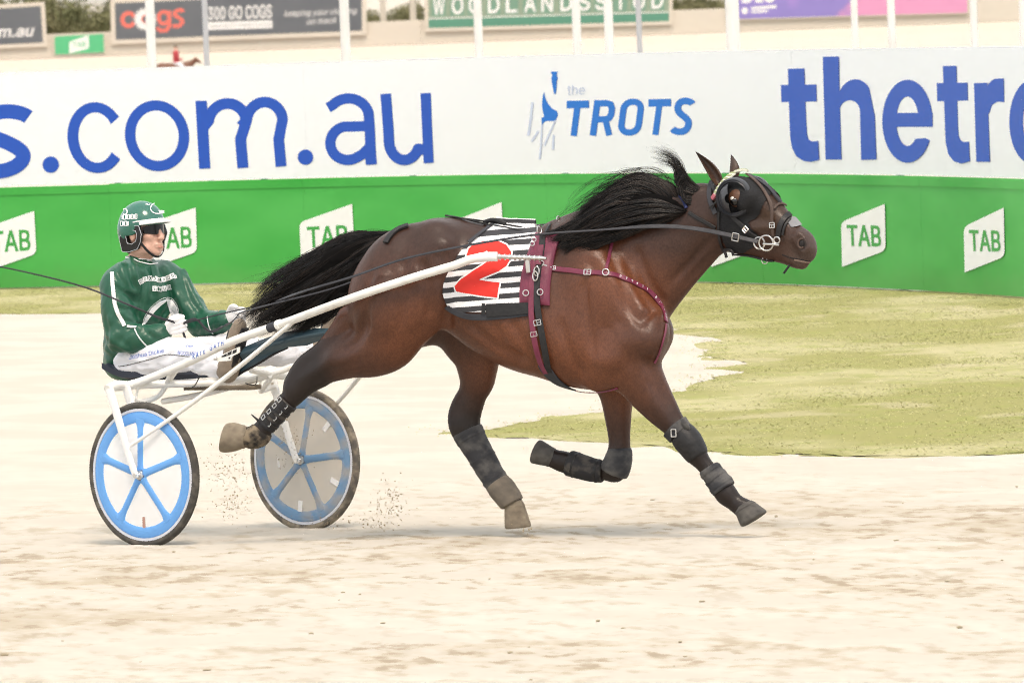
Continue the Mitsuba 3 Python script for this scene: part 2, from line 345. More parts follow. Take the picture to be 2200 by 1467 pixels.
# strips of the far track
for k, (y0, y1, m) in enumerate([(300, 470, 'far_track_material'), (640, 790, 'far_track_material')]):
    v = np.array([[-1500, y0, -2.27], [1500, y0, -2.27], [1500, y1, -2.27], [-1500, y1, -2.27]])
    key = obj('far_track', (v, np.array([[0, 1, 2, 3]])), m, smooth=False); tag(key, 'distant peach coloured sand track before the long boundary wall' if k else 'nearer strip of the distant sand track beyond the barrier', kind='structure')
# lawn
_lp = [(-60, 618), (200, 616), (400, 612), (560, 607), (800, 603), (1100, 599), (1300, 601), (1500, 606), (1700, 613), (1950, 625), (2260, 640), (2260, 981), (2050, 984), (1900, 988), (1700, 983),
    (1500, 970), (1250, 950), (1080, 938), (985, 930), (1020, 922), (1045, 914), (1120, 902), (1200, 893), (1300, 880), (1380, 860), (1420, 846), (1480, 830), (1530, 800), (1560, 772), (1545, 748), (1500, 735), (1440, 712), (1350, 695),
    (1200, 683), (1000, 675), (800, 670), (560, 666), (350, 669), (200, 672), (-60, 676)]
_lw = on_z([p[0] for p in _lp], [p[1] for p in _lp])[:, :2]
_lw[0] += [-2, 1]; _lw[10] += [1.5, 0]; _lw[11] += [1.5, 0]; _lw[-1] += [-2, 0]
_ring = []
for a, b in zip(_lw, np.roll(_lw, -1, 0)):
    m = max(int(np.linalg.norm(b - a) / 0.12), 1); _ring += [a + (b - a) * t for t in np.arange(m) / m]
_ring = np.array(_ring); _w = meshkit.fbm(np.c_[_ring * 1.7, _ring[:, 0] * 0], 3, 4) - 0.5
_w2 = meshkit.fbm(np.c_[_ring * 1.7 + 40, _ring[:, 0] * 0], 3, 5) - 0.5
_edge = (_ring[:, 1] < bar_y(_ring[:, 0]) - 1.0)
_ring = _ring + np.c_[_w * 0.7, _w2 * 1.6] * _edge[:, None]
LAWN = Polygon(_ring).buffer(0)
LAWN = max(getattr(LAWN, 'geoms', [LAWN]), key=lambda g: g.area)
v, f = tri_poly(LAWN.simplify(0.01)); v, f = fine(v, f, 0.35)
_bd = shapely.distance(LAWN.exterior, shapely.points(v)) < 0.02
obj('lawn', (np.c_[v, relief(v[:, 0], v[:, 1]) + np.where(_bd, -0.002, 0.006)], f), 'lawn_material', smooth=True); tag('lawn', 'mown yellow green lawn between the sand track and the barrier', kind='structure')
def in_poly(poly, x, y): return shapely.contains_xy(poly, x, y)
_gx, _gy = rng.uniform(-5.6, 5.6, 640000), rng.uniform(4.2, 45, 640000)
_dist = shapely.distance(LAWN, shapely.points(np.c_[_gx, _gy])); _k = ((_dist == 0) | (rng.random(len(_gx)) < 0.45 * np.exp(-_dist / 0.16)) & (_gy < bar_y(_gx))) & (np.abs(to_px(np.c_[_gx, _gy, _gx * 0])[:, 0] - 1100) < 1200); _gx, _gy = _gx[_k], _gy[_k]
_d = meshkit.fbm(np.c_[_gx * 1.6, _gy * 1.1, _gx * 0], 3, 8); _k = rng.random(len(_gx)) < np.clip((_d - 0.25) * 2.2, 0.12, 1); _gx, _gy, _d = _gx[_k][:26000], _gy[_k][:26000], _d[_k][:26000]
_m = len(_gx); _a = rng.uniform(0, 2 * np.pi, _m); _h = rng.uniform(0.003, 0.008, _m) * (0.6 + 0.6 * _d); _ww = rng.uniform(0.003, 0.007, _m)
_b = np.c_[_gx, _gy, relief(_gx, _gy) + 0.010]; _s = np.c_[np.cos(_a), np.sin(_a), 0 * _a] * _ww[:, None]; _l = np.c_[-np.sin(_a), np.cos(_a), 0 * _a] * (_h * rng.uniform(1.2, 3.0, _m))[:, None]
_V = np.stack([_b - _s, _b + _s, _b + _l * 0.4 + _s * 0.6 + np.c_[0 * _a, 0 * _a, _h * 0.65], _b + _l + np.c_[0 * _a, 0 * _a, _h]], 1).reshape(-1, 3)
_o = np.arange(_m)[:, None] * 4; _F = np.vstack([_o + [0, 1, 2], _o + [0, 2, 3]])
_t = np.clip(_d * 1.3 - 0.2 + rng.normal(0, 0.16, _m), 0, 1)[:, None]
_c = np.array([0.42, 0.39, 0.21]) * (1 - _t) + np.array([0.32, 0.325, 0.13]) * _t
scene['grass_blade'] = {'type': 'twosided', 'b': {'type': 'principled', 'base_color': {'type': 'mesh_attribute', 'name': 'vertex_color'}, 'roughness': 0.8, 'specular': 0.2}}
obj('grass', trimesh.Trimesh(_V, _F, process=False), 'grass_blade', smooth=False, color=np.repeat(_c, 4, 0)); tag('grass', 'short yellow green grass blades growing on the lawn', 'grass', kind='stuff')

# ------------------------------------------------------------------ advertising barrier
ZM = 0.965
def barrier_strip(xa, xb, z0, z1, off, th, bow=0.0):
    n = max(int(abs(xb - xa) / 0.06), 3); x = np.linspace(xa, xb, n); y = bar_y(x)
    t = np.c_[np.gradient(x), np.gradient(y)]; t /= np.linalg.norm(t, axis=1, keepdims=True); nn = np.c_[t[:, 1], -t[:, 0]]
    f = np.c_[x, y] + nn * off; b = f - nn * th; zs = np.linspace(z0, z1, 11 if z1 - z0 > 0.3 else 3); k = len(zs)
    V = []
    for zi in zs: V.append(np.c_[f + nn * (bow * math.sin(math.pi * (zi - z0) / (z1 - z0)) + 0.35 * bow * (meshkit.fbm(np.c_[x * 2.1, x * 0 + zi * 2.6, y * 2.1], 3, 3)[:, None] - 0.5) * math.sin(math.pi * (zi - z0) / (z1 - z0)) ** 0.5), np.full(n, zi)])
    for zi in zs[::-1]: V.append(np.c_[b, np.full(n, zi)])
    V = np.stack(V, 1); K = 2 * k; i, j = np.meshgrid(np.arange(n - 1), np.arange(K), indexing='ij')
    q = np.stack([i * K + j, (i + 1) * K + j, (i + 1) * K + (j + 1) % K, i * K + (j + 1) % K], -1).reshape(-1, 4)
    V = V.reshape(-1, 3); caps = []
    for base in (0, (n - 1) * K):
        caps += [[base + a, base + a + 1, base + K - 2 - a, base + K - 1 - a] for a in range(k - 1)]
    return (V, np.vstack([q, np.array(caps)]))
def bar_x(px, py=400): return float(on_barrier(px, py)[0])
BAR = 'advertising_barrier'
tag(BAR, 'curved two tier advertising barrier, white above and bright green below', 'barrier')
_up = [bar_x(p, 250) for p in (-420, 85, 655, 1292, 1705, 2028, 2420)]; _lo = [bar_x(p, 500) for p in (-420, 240, 657, 1180, 1640, 1985, 2420)]
for k in range(6):
    obj('white_panel', barrier_strip(_up[k] + 0.0004, _up[k + 1] - 0.0004, ZM + 0.004, 2.0, 0.0 + 0.0006 * (k % 2), 0.03, 0.006), 'barrier_white', BAR)
    obj('green_panel', barrier_strip(_lo[k] + 0.0006, _lo[k + 1] - 0.0006, 0.02, ZM - 0.004 - (0.008 if k == 0 else 0), 0.012 + 0.0006 * (k % 2), 0.035, 0.008), 'barrier_green', BAR)
    obj('hem', barrier_strip(_lo[k] + 0.0008, _lo[k + 1] - 0.0008, ZM - 0.085, ZM - 0.016, 0.026, 0.010), 'barrier_green', BAR)
obj('top_rail', barrier_strip(_up[0], _up[-1], 2.001, 2.02, -0.004, 0.02), 'barrier_white', BAR)
for x in np.linspace(_up[0] + 0.2, _up[-1] - 0.2, 9):
    obj('post', bx([x + 0.05, bar_y(x) + 0.13, 0.98], [0.03, 0.03, 0.98]), 'frame_metal', BAR)
def barrier_print(name, g, m, off, parent=BAR, label=None):
    V, F = tri_poly(g) if hasattr(g, 'geom_type') else g
    V, F = fine(V, F, 14.0)
    return obj(name, (on_barrier(V[:, 0], V[:, 1], off), F), m, parent, smooth=False, label=label)
def ell_ring(cx, cy, rx, ry, wx, wy):
    o = Polygon(arc(cx, cy, rx, ry, 0, 359, 90)); i = Polygon(arc(cx, cy, rx - wx, ry - wy, 0, 359, 90)); return o.difference(i)
def lean(g, yc, s=0.042): return shapely.affinity.affine_transform(g, [1, s, 0, 1, -s * yc, 0])
import shapely.affinity
L = []
L.append(unary_union([stroke(CubicSpline(range(8), [(62, 252), (20, 240), (-22, 252), (-24, 284), (10, 304), (50, 330), (30, 360), (-30, 366)])(np.linspace(0, 7, 60)), 31)]))
L.append(Point(110, 354).buffer(17.5)); 
c = ell_ring(208, 296, 62, 76, 23.5, 22).difference(Polygon([(212, 292), (330, 190), (330, 405), (222, 312)])); L.append(lean(c, 296))
L.append(lean(ell_ring(338.5, 292, 69, 76, 22.5, 22), 292))
L.append(unary_union([Polygon([(421, 217), (445.5, 217), (453, 362), (429, 363)]),
    stroke(np.vstack([[(437, 275)], arc(490, 266, 41, 43, 172, 8), [(518, 300), (523, 361)]]), 23.5), stroke(np.vstack([[(519, 272)], arc(570, 263, 39, 43, 172, 8), [(600, 300), (605, 358)]]), 23)]))
L.append(Point(657.5, 338).buffer(16.5))
L.append(unary_union([stroke(np.vstack([[(706, 232)], arc(750, 252, 44, 40, 140, 0), [(796, 280), (798, 330), (800, 354)]]), 22), stroke(np.vstack([[(795, 271), (770, 272)], arc(748, 308, 37, 36, 100, 300), [(780, 332), (794, 318)]]), 22), Polygon([(785, 270), (804, 270), (808, 353), (787, 353)])]))
L.append(unary_union([stroke(np.vstack([[(830, 202), (836, 280)], arc(870, 302, 33, 42, 190, 335), [(912, 322)]]), 22.5), Polygon([(905, 201), (927, 200), (933, 350), (912, 351)])]))
# right hand word, seen at a steeper angle so it stands narrower
L.append(unary_union([Polygon([(1680, 183), (1756, 182), (1757, 218.5), (1681, 220)]), Polygon([(1695, 148.5), (1730, 147.5), (1735, 275), (1699, 275)]),
    Polygon(np.vstack([[(1699, 270), (1735, 270), (1736, 288)], [(1739, 300), (1746, 304.5), (1760, 303)], [(1762, 344)], [(1745, 348), (1728, 346), (1713, 336), (1704, 318), (1700, 296)]]))]))
L.append(unary_union([Polygon([(1770, 122.5), (1804, 122), (1810, 343), (1776, 343)]), Polygon(np.vstack([[(1806, 196)], arc(1840, 226, 40, 55, 140, 0)[:28], [(1882, 250), (1885, 343), (1852.5, 344), (1850, 240)], arc(1828, 240, 22, 24, 0, 180)[2:]]))]))
L.append(ell_ring(1952, 261, 54, 89, 30, 36).difference(Polygon([(1953, 271), (2030, 274), (2030, 318), (1990, 297), (1953, 300)])).union(Polygon([(1920, 243), (2006, 243), (2006, 273), (1920, 273)])).intersection(sbox(1890, 165, 2006.5, 360)))
L.append(unary_union([Polygon([(2015, 179), (2081, 178), (2082, 216.5), (2016, 218)]), Polygon([(2028, 142.5), (2057, 142), (2061, 280), (2033, 280)]),
    Polygon([(2033, 275), (2061, 275), (2062, 292), (2066, 302), (2072, 305.5), (2084, 305), (2086, 347), (2068, 352), (2052, 347), (2040, 332), (2034, 306)])]))
L.append(unary_union([Polygon([(2095, 179), (2124, 178.5), (2129, 348), (2100, 348)]), Polygon(np.vstack([[(2118, 205)], arc(2150, 196, 28, 28, 170, 90)[:30], [(2159, 169), (2160, 220), (2145, 219), (2134, 226), (2127, 246)]]))]))
L.append(ell_ring(2219, 262, 48, 90, 29, 36))
for g in L: barrier_print('letter', g, 'print_blue', 0.0105)
def Z5(pts): return [(1090 + x / 5.116, 130 + y / 5.116) for x, y in pts]
S5 = 1 / 5.116
rr = sbox(-95, -168, 95, 168).buffer(0); rr = Polygon(np.vstack([arc(-10, -83, 85, 85, 90, 180, 12), arc(-10, 83, 85, 85, 180, 270, 12), arc(10, 83, 85, 85, 270, 360, 12), arc(10, -83, 85, 85, 0, 90, 12)])).exterior
rr = [(1370 + x - 0.13 * y, 625 + y) for x, y in rr.coords]
for g in [unary_union([stroke(Z5([(662, 487), (907, 483)]), 83 * S5), stroke(Z5([(778, 520), (738, 831)]), 68 * S5)]),
    unary_union([stroke(Z5([(1002, 440), (950, 828)]), 70 * S5), stroke(Z5([(990, 474), (1100, 472), (1145, 485), (1160, 530), (1152, 595), (1130, 635), (1090, 648), (1000, 650)]), 70 * S5), stroke(Z5([(1085, 640), (1130, 826)]), 66 * S5)]),
    Polygon(Z5(rr)).exterior.buffer(35 * S5), unary_union([stroke(Z5([(1562, 470), (1810, 465)]), 83 * S5), stroke(Z5([(1680, 500), (1637, 820)]), 66 * S5)]),
    stroke(CubicSpline(range(9), Z5([(2045, 482), (1985, 448), (1905, 470), (1890, 555), (1960, 625), (2002, 690), (1970, 765), (1890, 785), (1825, 752)]))(np.linspace(0, 8, 60)), 74 * S5)]:
    barrier_print('letter', g, 'print_light_blue', 0.0105)
EMB = BAR + '__horse_emblem'
barrier_print('horse_emblem', Polygon(Z5([(485, 125), (560, 125), (548, 165), (562, 190), (552, 235), (550, 300), (540, 372), (525, 372), (510, 300), (497, 235), (495, 190), (505, 165)])).union(
    Polygon(Z5([(410, 345), (396, 420), (390, 490), (400, 560), (415, 620), (385, 630), (388, 720), (405, 690), (430, 668), (525, 668), (545, 650), (566, 600), (555, 560), (500, 530), (450, 470), (425, 410)]))), 'print_light_blue', 0.0105, label='small blue running horse emblem beside the words')
barrier_print('leg_mark', unary_union([stroke(Z5(p), w * S5) for p, w in [([(392, 700), (378, 930)], 18), ([(538, 660), (418, 935)], 20), ([(350, 780), (276, 895)], 24), ([(518, 820), (510, 985)], 22), ([(384, 900), (362, 1085)], 20), ([(285, 460), (268, 640), (240, 830)], 30)]]), 'print_pale_blue', 0.0105)
def quad_map(xy, q):
    q = np.asarray(q, float); u, w = xy[:, 0:1], xy[:, 1:2]      # u to the right, w up
    return (1 - u) * (1 - w) * q[3] + u * (1 - w) * q[2] + u * w * q[1] + (1 - u) * w * q[0]
def word(s, q, bold=True):
    V, F = flat_text(s, bold); lo, hi = V.min(0), V.max(0); return quad_map((V - lo) / (hi - lo), q), F
barrier_print('letter', word('the', [Z5([(668, 275)])[0], Z5([(866, 270)])[0], Z5([(860, 380)])[0], Z5([(668, 384)])[0]], False), 'print_pale_blue', 0.0105)
def rounded_quad(q, r):
    q = np.asarray(q, float); out = []
    for k in range(4):
        if k in (1, 3): out.append(q[k]); continue
        a, b = q[k - 1] - q[k], q[(k + 1) % 4] - q[k]; a = a / np.linalg.norm(a) * r; b = b / np.linalg.norm(b) * r
        for t in np.linspace(0, 1, 9): out.append((1 - t) ** 2 * (q[k] + a) + 2 * t * (1 - t) * q[k] + t * t * (q[k] + b))
    return Polygon(out)
TABS = [[(-30, 490), (77, 453), (82, 545), (-26, 583)], [(318, 481), (424, 446), (427, 541), (322, 577)], [(647, 478), (761, 438), (766, 536), (652, 580)], [(972, 478), (1083, 434), (1088, 534), (977, 577)],
    [(1266, 478), (1374, 437), (1378, 532), (1271, 574)], [(1532, 477), (1634, 437), (1637, 536), (1535, 573)], [(1814, 477), (1908, 438), (1910, 538), (1816, 573)], [(2078, 487), (2164, 446), (2166, 551), (2080, 585)]]
for q in TABS:
    e = barrier_print('logo_plate', rounded_quad(q, 13), 'print_white', 0.030)
    Q = np.array(q, float); tl, tr, br, bl = Q; mid = lambda a, b, t: a + (b - a) * t
    l, r_ = mid(tl, bl, 0.0), mid(tr, br, 0.0)
    cy = (Q[:, 1].mean()); hh = 23; wq = (tr[0] - tl[0]) * 0.385; cx = Q[:, 0].mean() + 1
    sl = 0.05 if q[0][0] < 1200 else -0.02
    tq = [(cx - wq, cy - hh + sl * wq), (cx + wq, cy - hh - sl * wq), (cx + wq + 2, cy + hh - sl * wq), (cx - wq + 2, cy + hh + sl * wq)]
    barrier_print('lettering', word('TAB', tq), 'print_green', 0.034, e)
# ------------------------------------------------------------------ beyond the barrier: poles, far wall, boards, trees, a rider
YW = -50 + 782.0
mat('tree_bark', (0.16, 0.13, 0.10), 0.9)
scene['foliage'] = {'type': 'twosided', 'b': {'type': 'principled', 'base_color': {'type': 'mesh_attribute', 'name': 'vertex_color'}, 'roughness': 0.7, 'specular': 0.2}}
mat('board_grey', mikit.proc(lambda p, n, uv: mikit.mix((0.115, 0.125, 0.14), (0.14, 0.15, 0.165), mikit.fbm(p.x * 0.5, p.z * 0.7, 0, 3))), 0.5)
mat('board_green', (0.10, 0.48, 0.22), 0.5); mat('board_deep_green', (0.10, 0.27, 0.19), 0.5); mat('board_sage', (0.26, 0.33, 0.24), 0.5); mat('board_sage_dark', (0.17, 0.30, 0.22), 0.5)
mat('print_salmon', (0.72, 0.17, 0.13), 0.5); mat('print_offwhite', (0.80, 0.79, 0.77), 0.5)
def poster(p, n, uv):
    a = mikit.fbm(p.x * 0.35 + 2, p.z * 0.45 + 5, 0, 3); b = mikit.fbm(p.x * 0.22 + 8, p.z * 0.3, 3, 2)
    c = mikit.mix((0.26, 0.21, 0.52), (0.68, 0.30, 0.48), mikit.smoothstep(0.47, 0.60, a * 0.6 + mikit.smoothstep(20.0, 34.0, p.x) * 0.35 + b * 0.15))
    return mikit.mix(c, (0.55, 0.30, 0.70), mikit.smoothstep(0.60, 0.72, b) * 0.6)
mat('poster_print', mikit.proc(poster), 0.5)
def slab(poly, y, th):
    g = poly if hasattr(poly, 'geom_type') else Polygon(poly); V, F = tri_poly(g)
    a = on_y(V[:, 0], V[:, 1], y); b = a + [0, th, 0]; n = len(V); S = []
    for p in getattr(g, 'geoms', [g]):
        for r in [p.exterior, *p.interiors]:
            c = np.array(r.coords); fa = on_y(c[:, 0], c[:, 1], y); S.append((fa, fa + [0, th, 0]))
    ms = [trimesh.Trimesh(np.vstack([a, b]), np.vstack([F, F[:, ::-1] + n]), process=False)]
    for fa, fb in S:
        m = len(fa); i = np.arange(m - 1); ms.append(trimesh.Trimesh(np.vstack([fa, fb]), np.vstack([np.c_[i, i + 1, i + 1 + m], np.c_[i, i + 1 + m, i + m]]), process=False))
    return cat(ms)
def sheet(V, F, y): return (on_y(V[:, 0], V[:, 1], y), F)
def lin(x0, y0, x1, y1): return lambda x: y0 + (y1 - y0) * (x - x0) / (x1 - x0)
_ro = lambda x, d: d - math.tan(ROLL) * (x - 1100)       # level line at pixel height d in mid picture
WALL = 'boundary_wall'; tag(WALL, 'long low cream boundary wall on the far side of the track', 'wall')
_edges = [-400, 110, 560, 905, 1290, 1580, 2080, 2600]
for a, b in zip(_edges[:-1], _edges[1:]):
    obj('wall_panel', slab([(a + 0.3, _ro(a, 36)), (b - 0.3, _ro(b, 36)), (b - 0.3, _ro(b, 90.5)), (a + 0.3, _ro(a, 90.5))], YW, 0.2), 'cream_paint', WALL)
obj('base_rail', slab([(-400, _ro(-400, 84)), (2600, _ro(2600, 84)), (2600, _ro(2600, 87)), (-400, _ro(-400, 87))], YW - 0.25, 0.1), 'cream_paint', WALL)
def board(label, inner, frame_px, m, th=0.25):
    key = numbered('advertising_board'); tag(key, label, 'billboard', 'billboards along the far wall')
    g = Polygon(inner); obj('face', slab(g, YW - 0.30, 0.08), m, key)
    if frame_px: obj('frame', slab(g.buffer(frame_px, join_style='mitre').difference(g.buffer(0.4)), YW - 0.36, 0.2), 'cream_paint', key)
    return key
def far_print(key, name, g, m, dy=0.33):
    V, F = tri_poly(g) if hasattr(g, 'geom_type') else g
    return obj(name, sheet(V, F, YW - dy), m, key, smooth=False)
b = board('dark grey billboard ending in com.au, cut by the left picture edge', [(-200, 32), (87, 14), (92, 92), (-196, 106)], 9, 'board_grey')
far_print(b, 'lettering', word('com.au', [(-42, 65), (74, 60), (69, 79), (-44, 84)]), 'print_offwhite')
b = board('small green billboard with a white plate, low on the far wall', [(117, 79), (222, 73.5), (224, 113), (118.5, 118)], 2.0, 'board_green')
far_print(b, 'logo_plate', rounded_quad([(148.5, 91), (190, 76), (191.5, 104), (149.5, 116)], 5), 'print_offwhite'); far_print(b, 'lettering', word('TAB', [(156, 91.5), (184, 90), (184, 101), (156, 102.5)]), 'board_green', 0.345)
b = board('wide dark grey billboard with salmon letters and a white gear', [(247, 8), (777, -16), (777.5, 66.5), (249, 86)], 10, 'board_grey')
far_print(b, 'letter', ell_ring(276, 43, 17.5, 18.5, 9, 9).difference(Polygon([(277, 43), (310, 28), (310, 58)])), 'print_salmon')
far_print(b, 'letter', ell_ring(312, 42, 13, 13, 7, 7), 'print_salmon', 0.35)
gear = Polygon([(312 + r * math.cos(a), 42 + r * math.sin(a)) for k in range(16) for a, r in [(k * math.pi / 8 + d, q) for d, q in ((-0.11, 20.5), (-0.08, 25), (0.08, 25), (0.11, 20.5))]]).difference(Point(312, 42).buffer(9))
far_print(b, 'gear', gear, 'print_offwhite', 0.36)
far_print(b, 'letter', unary_union([ell_ring(352, 39, 15.5, 17, 8.5, 8.5), stroke([(364, 24), (364, 56), (358, 66), (345, 67), (337, 60)], 8)]), 'print_salmon')
far_print(b, 'letter', stroke(CubicSpline(range(7), [(393, 27), (383, 23), (375, 31), (384, 39), (392, 47), (384, 56), (371, 54)])(np.linspace(0, 6, 40)), 8.5), 'print_salmon')
far_print(b, 'lettering', word('300 GO COGS', [(447, 16), (584, 10), (584, 40), (447, 44)]), 'print_offwhite')
far_print(b, 'strip', Polygon([(447, 48.5), (585, 44.5), (585, 61), (447, 65)]), 'print_offwhite'); far_print(b, 'small_lettering', word('keeping the wheels turning', [(452, 53), (580, 49), (580, 58), (452, 62)], False), 'board_grey', 0.345)
far_print(b, 'lettering', word('keeping your clothing', [(614, 24), (768, 17), (764, 33), (610, 40)], False), 'print_offwhite'); far_print(b, 'lettering', word('on track', [(662, 41), (726, 37), (722, 50), (658, 54)], False), 'print_offwhite')
b = board('green billboard with a row of squared white capitals', [(919, -40), (1437, -60), (1437, 46), (921, 61)], 8, 'board_sage')
_lb = lin(919, 41, 1437, 26.5)
far_print(b, 'band', Polygon([(921, _lb(921) + 1.5), (1437, _lb(1437) + 1.5), (1437, 46), (921, 61)]), 'board_deep_green', 0.32)
far_print(b, 'line', Polygon([(920, _lb(920) - 1), (1437, _lb(1437) - 1), (1437, _lb(1437) + 1), (920, _lb(920) + 1)]), 'print_offwhite', 0.34)
for ch, z in zip('WOODLANDSSTUD', (450, 575, 690, 820, 940, 1065, 1180, 1310, 1430, 1545, 1675, 1800, 1925)):
    x = 800 + z / 3.143; y = _lb(x)
    far_print(b, 'square', sbox(x - 16, y - 62, x + 15, y - 4), 'board_sage_dark', 0.33)
    far_print(b, 'letter', word(ch, [(x - 12.5, y - 45), (x + 12.5, y - 46), (x + 12.5, y - 8.5), (x - 12.5, y - 7.5)]), 'print_offwhite', 0.345)
b = board('purple and pink poster billboard above the far wall', [(1560, -70), (2078, -90), (2078, 27.5), (1562, 42)], 3, 'poster_print')
far_print(b, 'lettering', word('DIS', [(1594, -38), (1666, -40), (1666, 6), (1594, 8)]), 'print_offwhite')
for g_ in (stroke([(1614, 19), (1668, 15)], 6), stroke([(1614, 27), (1650, 24.5)], 4.5), Point(1600, 24).buffer(7)): far_print(b, 'print_mark', g_, 'print_offwhite')
# poles
for k, (px, w, Y, m, lab) in enumerate([(326, 20, 82, 'white_paint', 'white pole in front of the gear billboard'), (444, 12, 120, 'grey_paint', 'thin grey pole dividing the dark gear billboard'), (743, 21, 78, 'white_paint', 'white pole before the script lettering on the dark billboard'),
    (1029, 18, 96, 'white_paint', 'white pole before the third capital of the green billboard'), (1240, 18.5, 92, 'white_paint', 'left one of the close pair of white poles before the green billboard'), (1309, 19.5, 90, 'white_paint', 'right one of the close pair of white poles before the green billboard'),
    (1374, 12, 125, 'grey_paint', 'thin grey pole before the last letters of the green billboard'), (1575, 30, 70, 'white_paint', 'thickest white pole, left of the purple poster billboard'), (1837, 15, 110, 'white_paint', 'slim white pole before the middle of the purple poster'),
    (1916, 17, 100, 'white_paint', 'white pole before the right half of the purple poster'), (2093, 16, 104, 'white_paint', 'white pole just right of the purple poster'), (2199, 17, 100, 'white_paint', 'white pole at the right edge of the picture')]):
    b0 = on_y(px, _ro(px, 100), Y); r = w / 2 / FPX * (Y + 50); key = numbered('light_pole'); tag(key, lab, 'pole', 'poles behind the barrier')
    P = np.array([[b0[0], Y, -2.32], [b0[0], Y, 1.0], [b0[0], Y, 5.0], [b0[0], Y, 9.0]]); obj('shaft', tube(P, [r * 1.05, r, r * 0.97, r * 0.85], 16), m, key)
    obj('base_plate', cat([bx([b0[0], Y, -2.29], [r * 2.2, r * 2.2, 0.02])]), m, key); obj('cap', lathe([(0.001, 0), (r * 1.0, 0), (r * 1.0, 0.05), (0.001, 0.09)], [b0[0], Y, 9.0], [0, 0, 1], 16), m, key)
# trees
def tree(px, d_top, R, Y, lab, seed, tint=1.0):
    g = np.random.default_rng(seed); X = on_y(px, 0, Y)[0]; topz = on_y(px, _ro(px, d_top), Y)[2]; key = numbered('leafy_tree'); tag(key, lab, 'tree', 'trees behind the far wall')
    H = topz + 2.3; cz = -2.3 + H * 0.55; P = spline([[X, Y, -2.35], [X + 0.15 * R, Y, -2.3 + H * 0.25], [X - 0.05 * R, Y, -2.3 + H * 0.5], [X + 0.1 * R, Y, -2.3 + H * 0.8]], 14)
    ms = [tube(P, np.linspace(0.16, 0.04, 14) * H / 6, 8)]
    for k in range(7):
        a = g.uniform(0, 6.28); s = P[4 + k]; ms.append(tube(spline([s, s + np.array([math.cos(a), math.sin(a), 0.5]) * R * 0.35, s + np.array([math.cos(a), math.sin(a), 0.9]) * R * 0.8], 7), np.linspace(0.06, 0.015, 7) * H / 6, 6))
    obj('trunk', cat(ms), 'tree_bark', key)
    nc = 46; C = g.normal(0, 1, (nc, 3)); C /= np.linalg.norm(C, axis=1, keepdims=True); C *= g.uniform(0.35, 1.0, (nc, 1)) ** 0.6
    C = np.array([X, Y, cz]) + C * [R, R, H * 0.43]; rc = g.uniform(0.22, 0.42, nc) * R; n = 5200; w = g.integers(0, nc, n); d = g.normal(0, 1, (n, 3)); d /= np.linalg.norm(d, axis=1, keepdims=True)
    p = C[w] + d * (rc[w] * g.uniform(0.5, 1.05, n) ** 0.5)[:, None] * [1, 1, 0.8]; e1 = g.normal(0, 1, (n, 3)); e1 /= np.linalg.norm(e1, axis=1, keepdims=True); e2 = np.cross(e1, g.normal(0, 1, (n, 3))); e2 /= np.linalg.norm(e2, axis=1, keepdims=True) + 1e-9
    s = g.uniform(0.08, 0.2, n)[:, None] * R / 2.4; V = np.stack([p - e1 * s, p + e2 * s * 0.5, p + e1 * s, p - e2 * s * 0.5], 1).reshape(-1, 3); o = np.arange(n)[:, None] * 4
    t = g.uniform(0.0, 1, (nc, 1))[w]; col = np.array([0.14, 0.15, 0.07]) * (1 - t) + np.array([0.25, 0.235, 0.125]) * t; col = col * g.uniform(0.8, 1.2, (n, 1)) * tint
    obj('crown', trimesh.Trimesh(V, np.vstack([o + [0, 1, 2], o + [0, 2, 3]]), process=False), 'foliage', key, smooth=False, color=np.repeat(col, 4, 0))
for k, a in enumerate([(60, -60, 3.2, YW + 22, 'dark olive tree behind the com.au billboard'), (122, -50, 2.6, YW + 14, 'pale olive tree in the left half of the gap above the small green billboard'), (172, -34, 2.4, YW + 10, 'olive tree in the middle of the gap above the small green billboard'), (226, -2, 1.9, YW + 16, 'lower dark tree left of the gear billboard with sky above it'),
    (262, -25, 2.4, YW + 26, 'tree mostly hidden behind the gear billboard'), (802, 10, 1.5, YW + 18, 'small tree just right of the dark gear billboard'), (850, 4, 1.4, YW + 12, 'scrubby tree between the gear billboard and the green billboard'), (898, 0, 1.6, YW + 16, 'dark tree at the left end of the green billboard'),
    (1452, 5, 1.5, YW + 12, 'tree just right of the green billboard'), (1512, 2, 1.8, YW + 15, 'tree between the green billboard and the thickest white pole'), (2112, 10, 1.8, YW + 14, 'tree right of the purple poster'), (2172, 14, 1.6, YW + 12, 'low tree at the upper right corner')]):
    tree(*a, seed=100 + k)
for px, lab in ((822, 'pale post between the trees right of the gear billboard'), (886, 'second pale post, beside the green billboard')):
    b0 = on_y(px, 0, YW + 4); key = numbered('pale_post'); tag(key, lab, 'post', 'pale posts behind the wall'); obj('shaft', tube([[b0[0], YW + 4, -2.3], [b0[0], YW + 4, 0], [b0[0], YW + 4, 3.0]], [0.26, 0.25, 0.24], 10), 'cream_paint', key); obj('cap', bx([b0[0], YW + 4, 3.03], [0.3, 0.3, 0.05]), 'cream_paint', key)
# ------------------------------------------------------------------ sulky frame of reference: u forward, l towards the camera side, z up
AX = np.array([math.sin(math.radians(40)), math.cos(math.radians(40)), 0.0])        # near wheel -> far wheel
HD = np.array([AX[1], -AX[0], 0.0])
CN = on_z(316, 1172, -0.006); WB = 1.21; RW = 0.349
SO = CN + AX * WB / 2; SO[2] = 0.0
def S(u, l, z): return SO + HD * np.asarray(u, float)[..., None] - AX * np.asarray(l, float)[..., None] + np.array([0, 0, 1.0]) * np.asarray(z, float)[..., None]
def sp(px, py, l): return on_plane(px, py, SO - AX * l, AX)
def sl(p): q = np.asarray(p) - SO; return np.stack([q @ HD, -(q @ AX), q[..., 2]], -1)
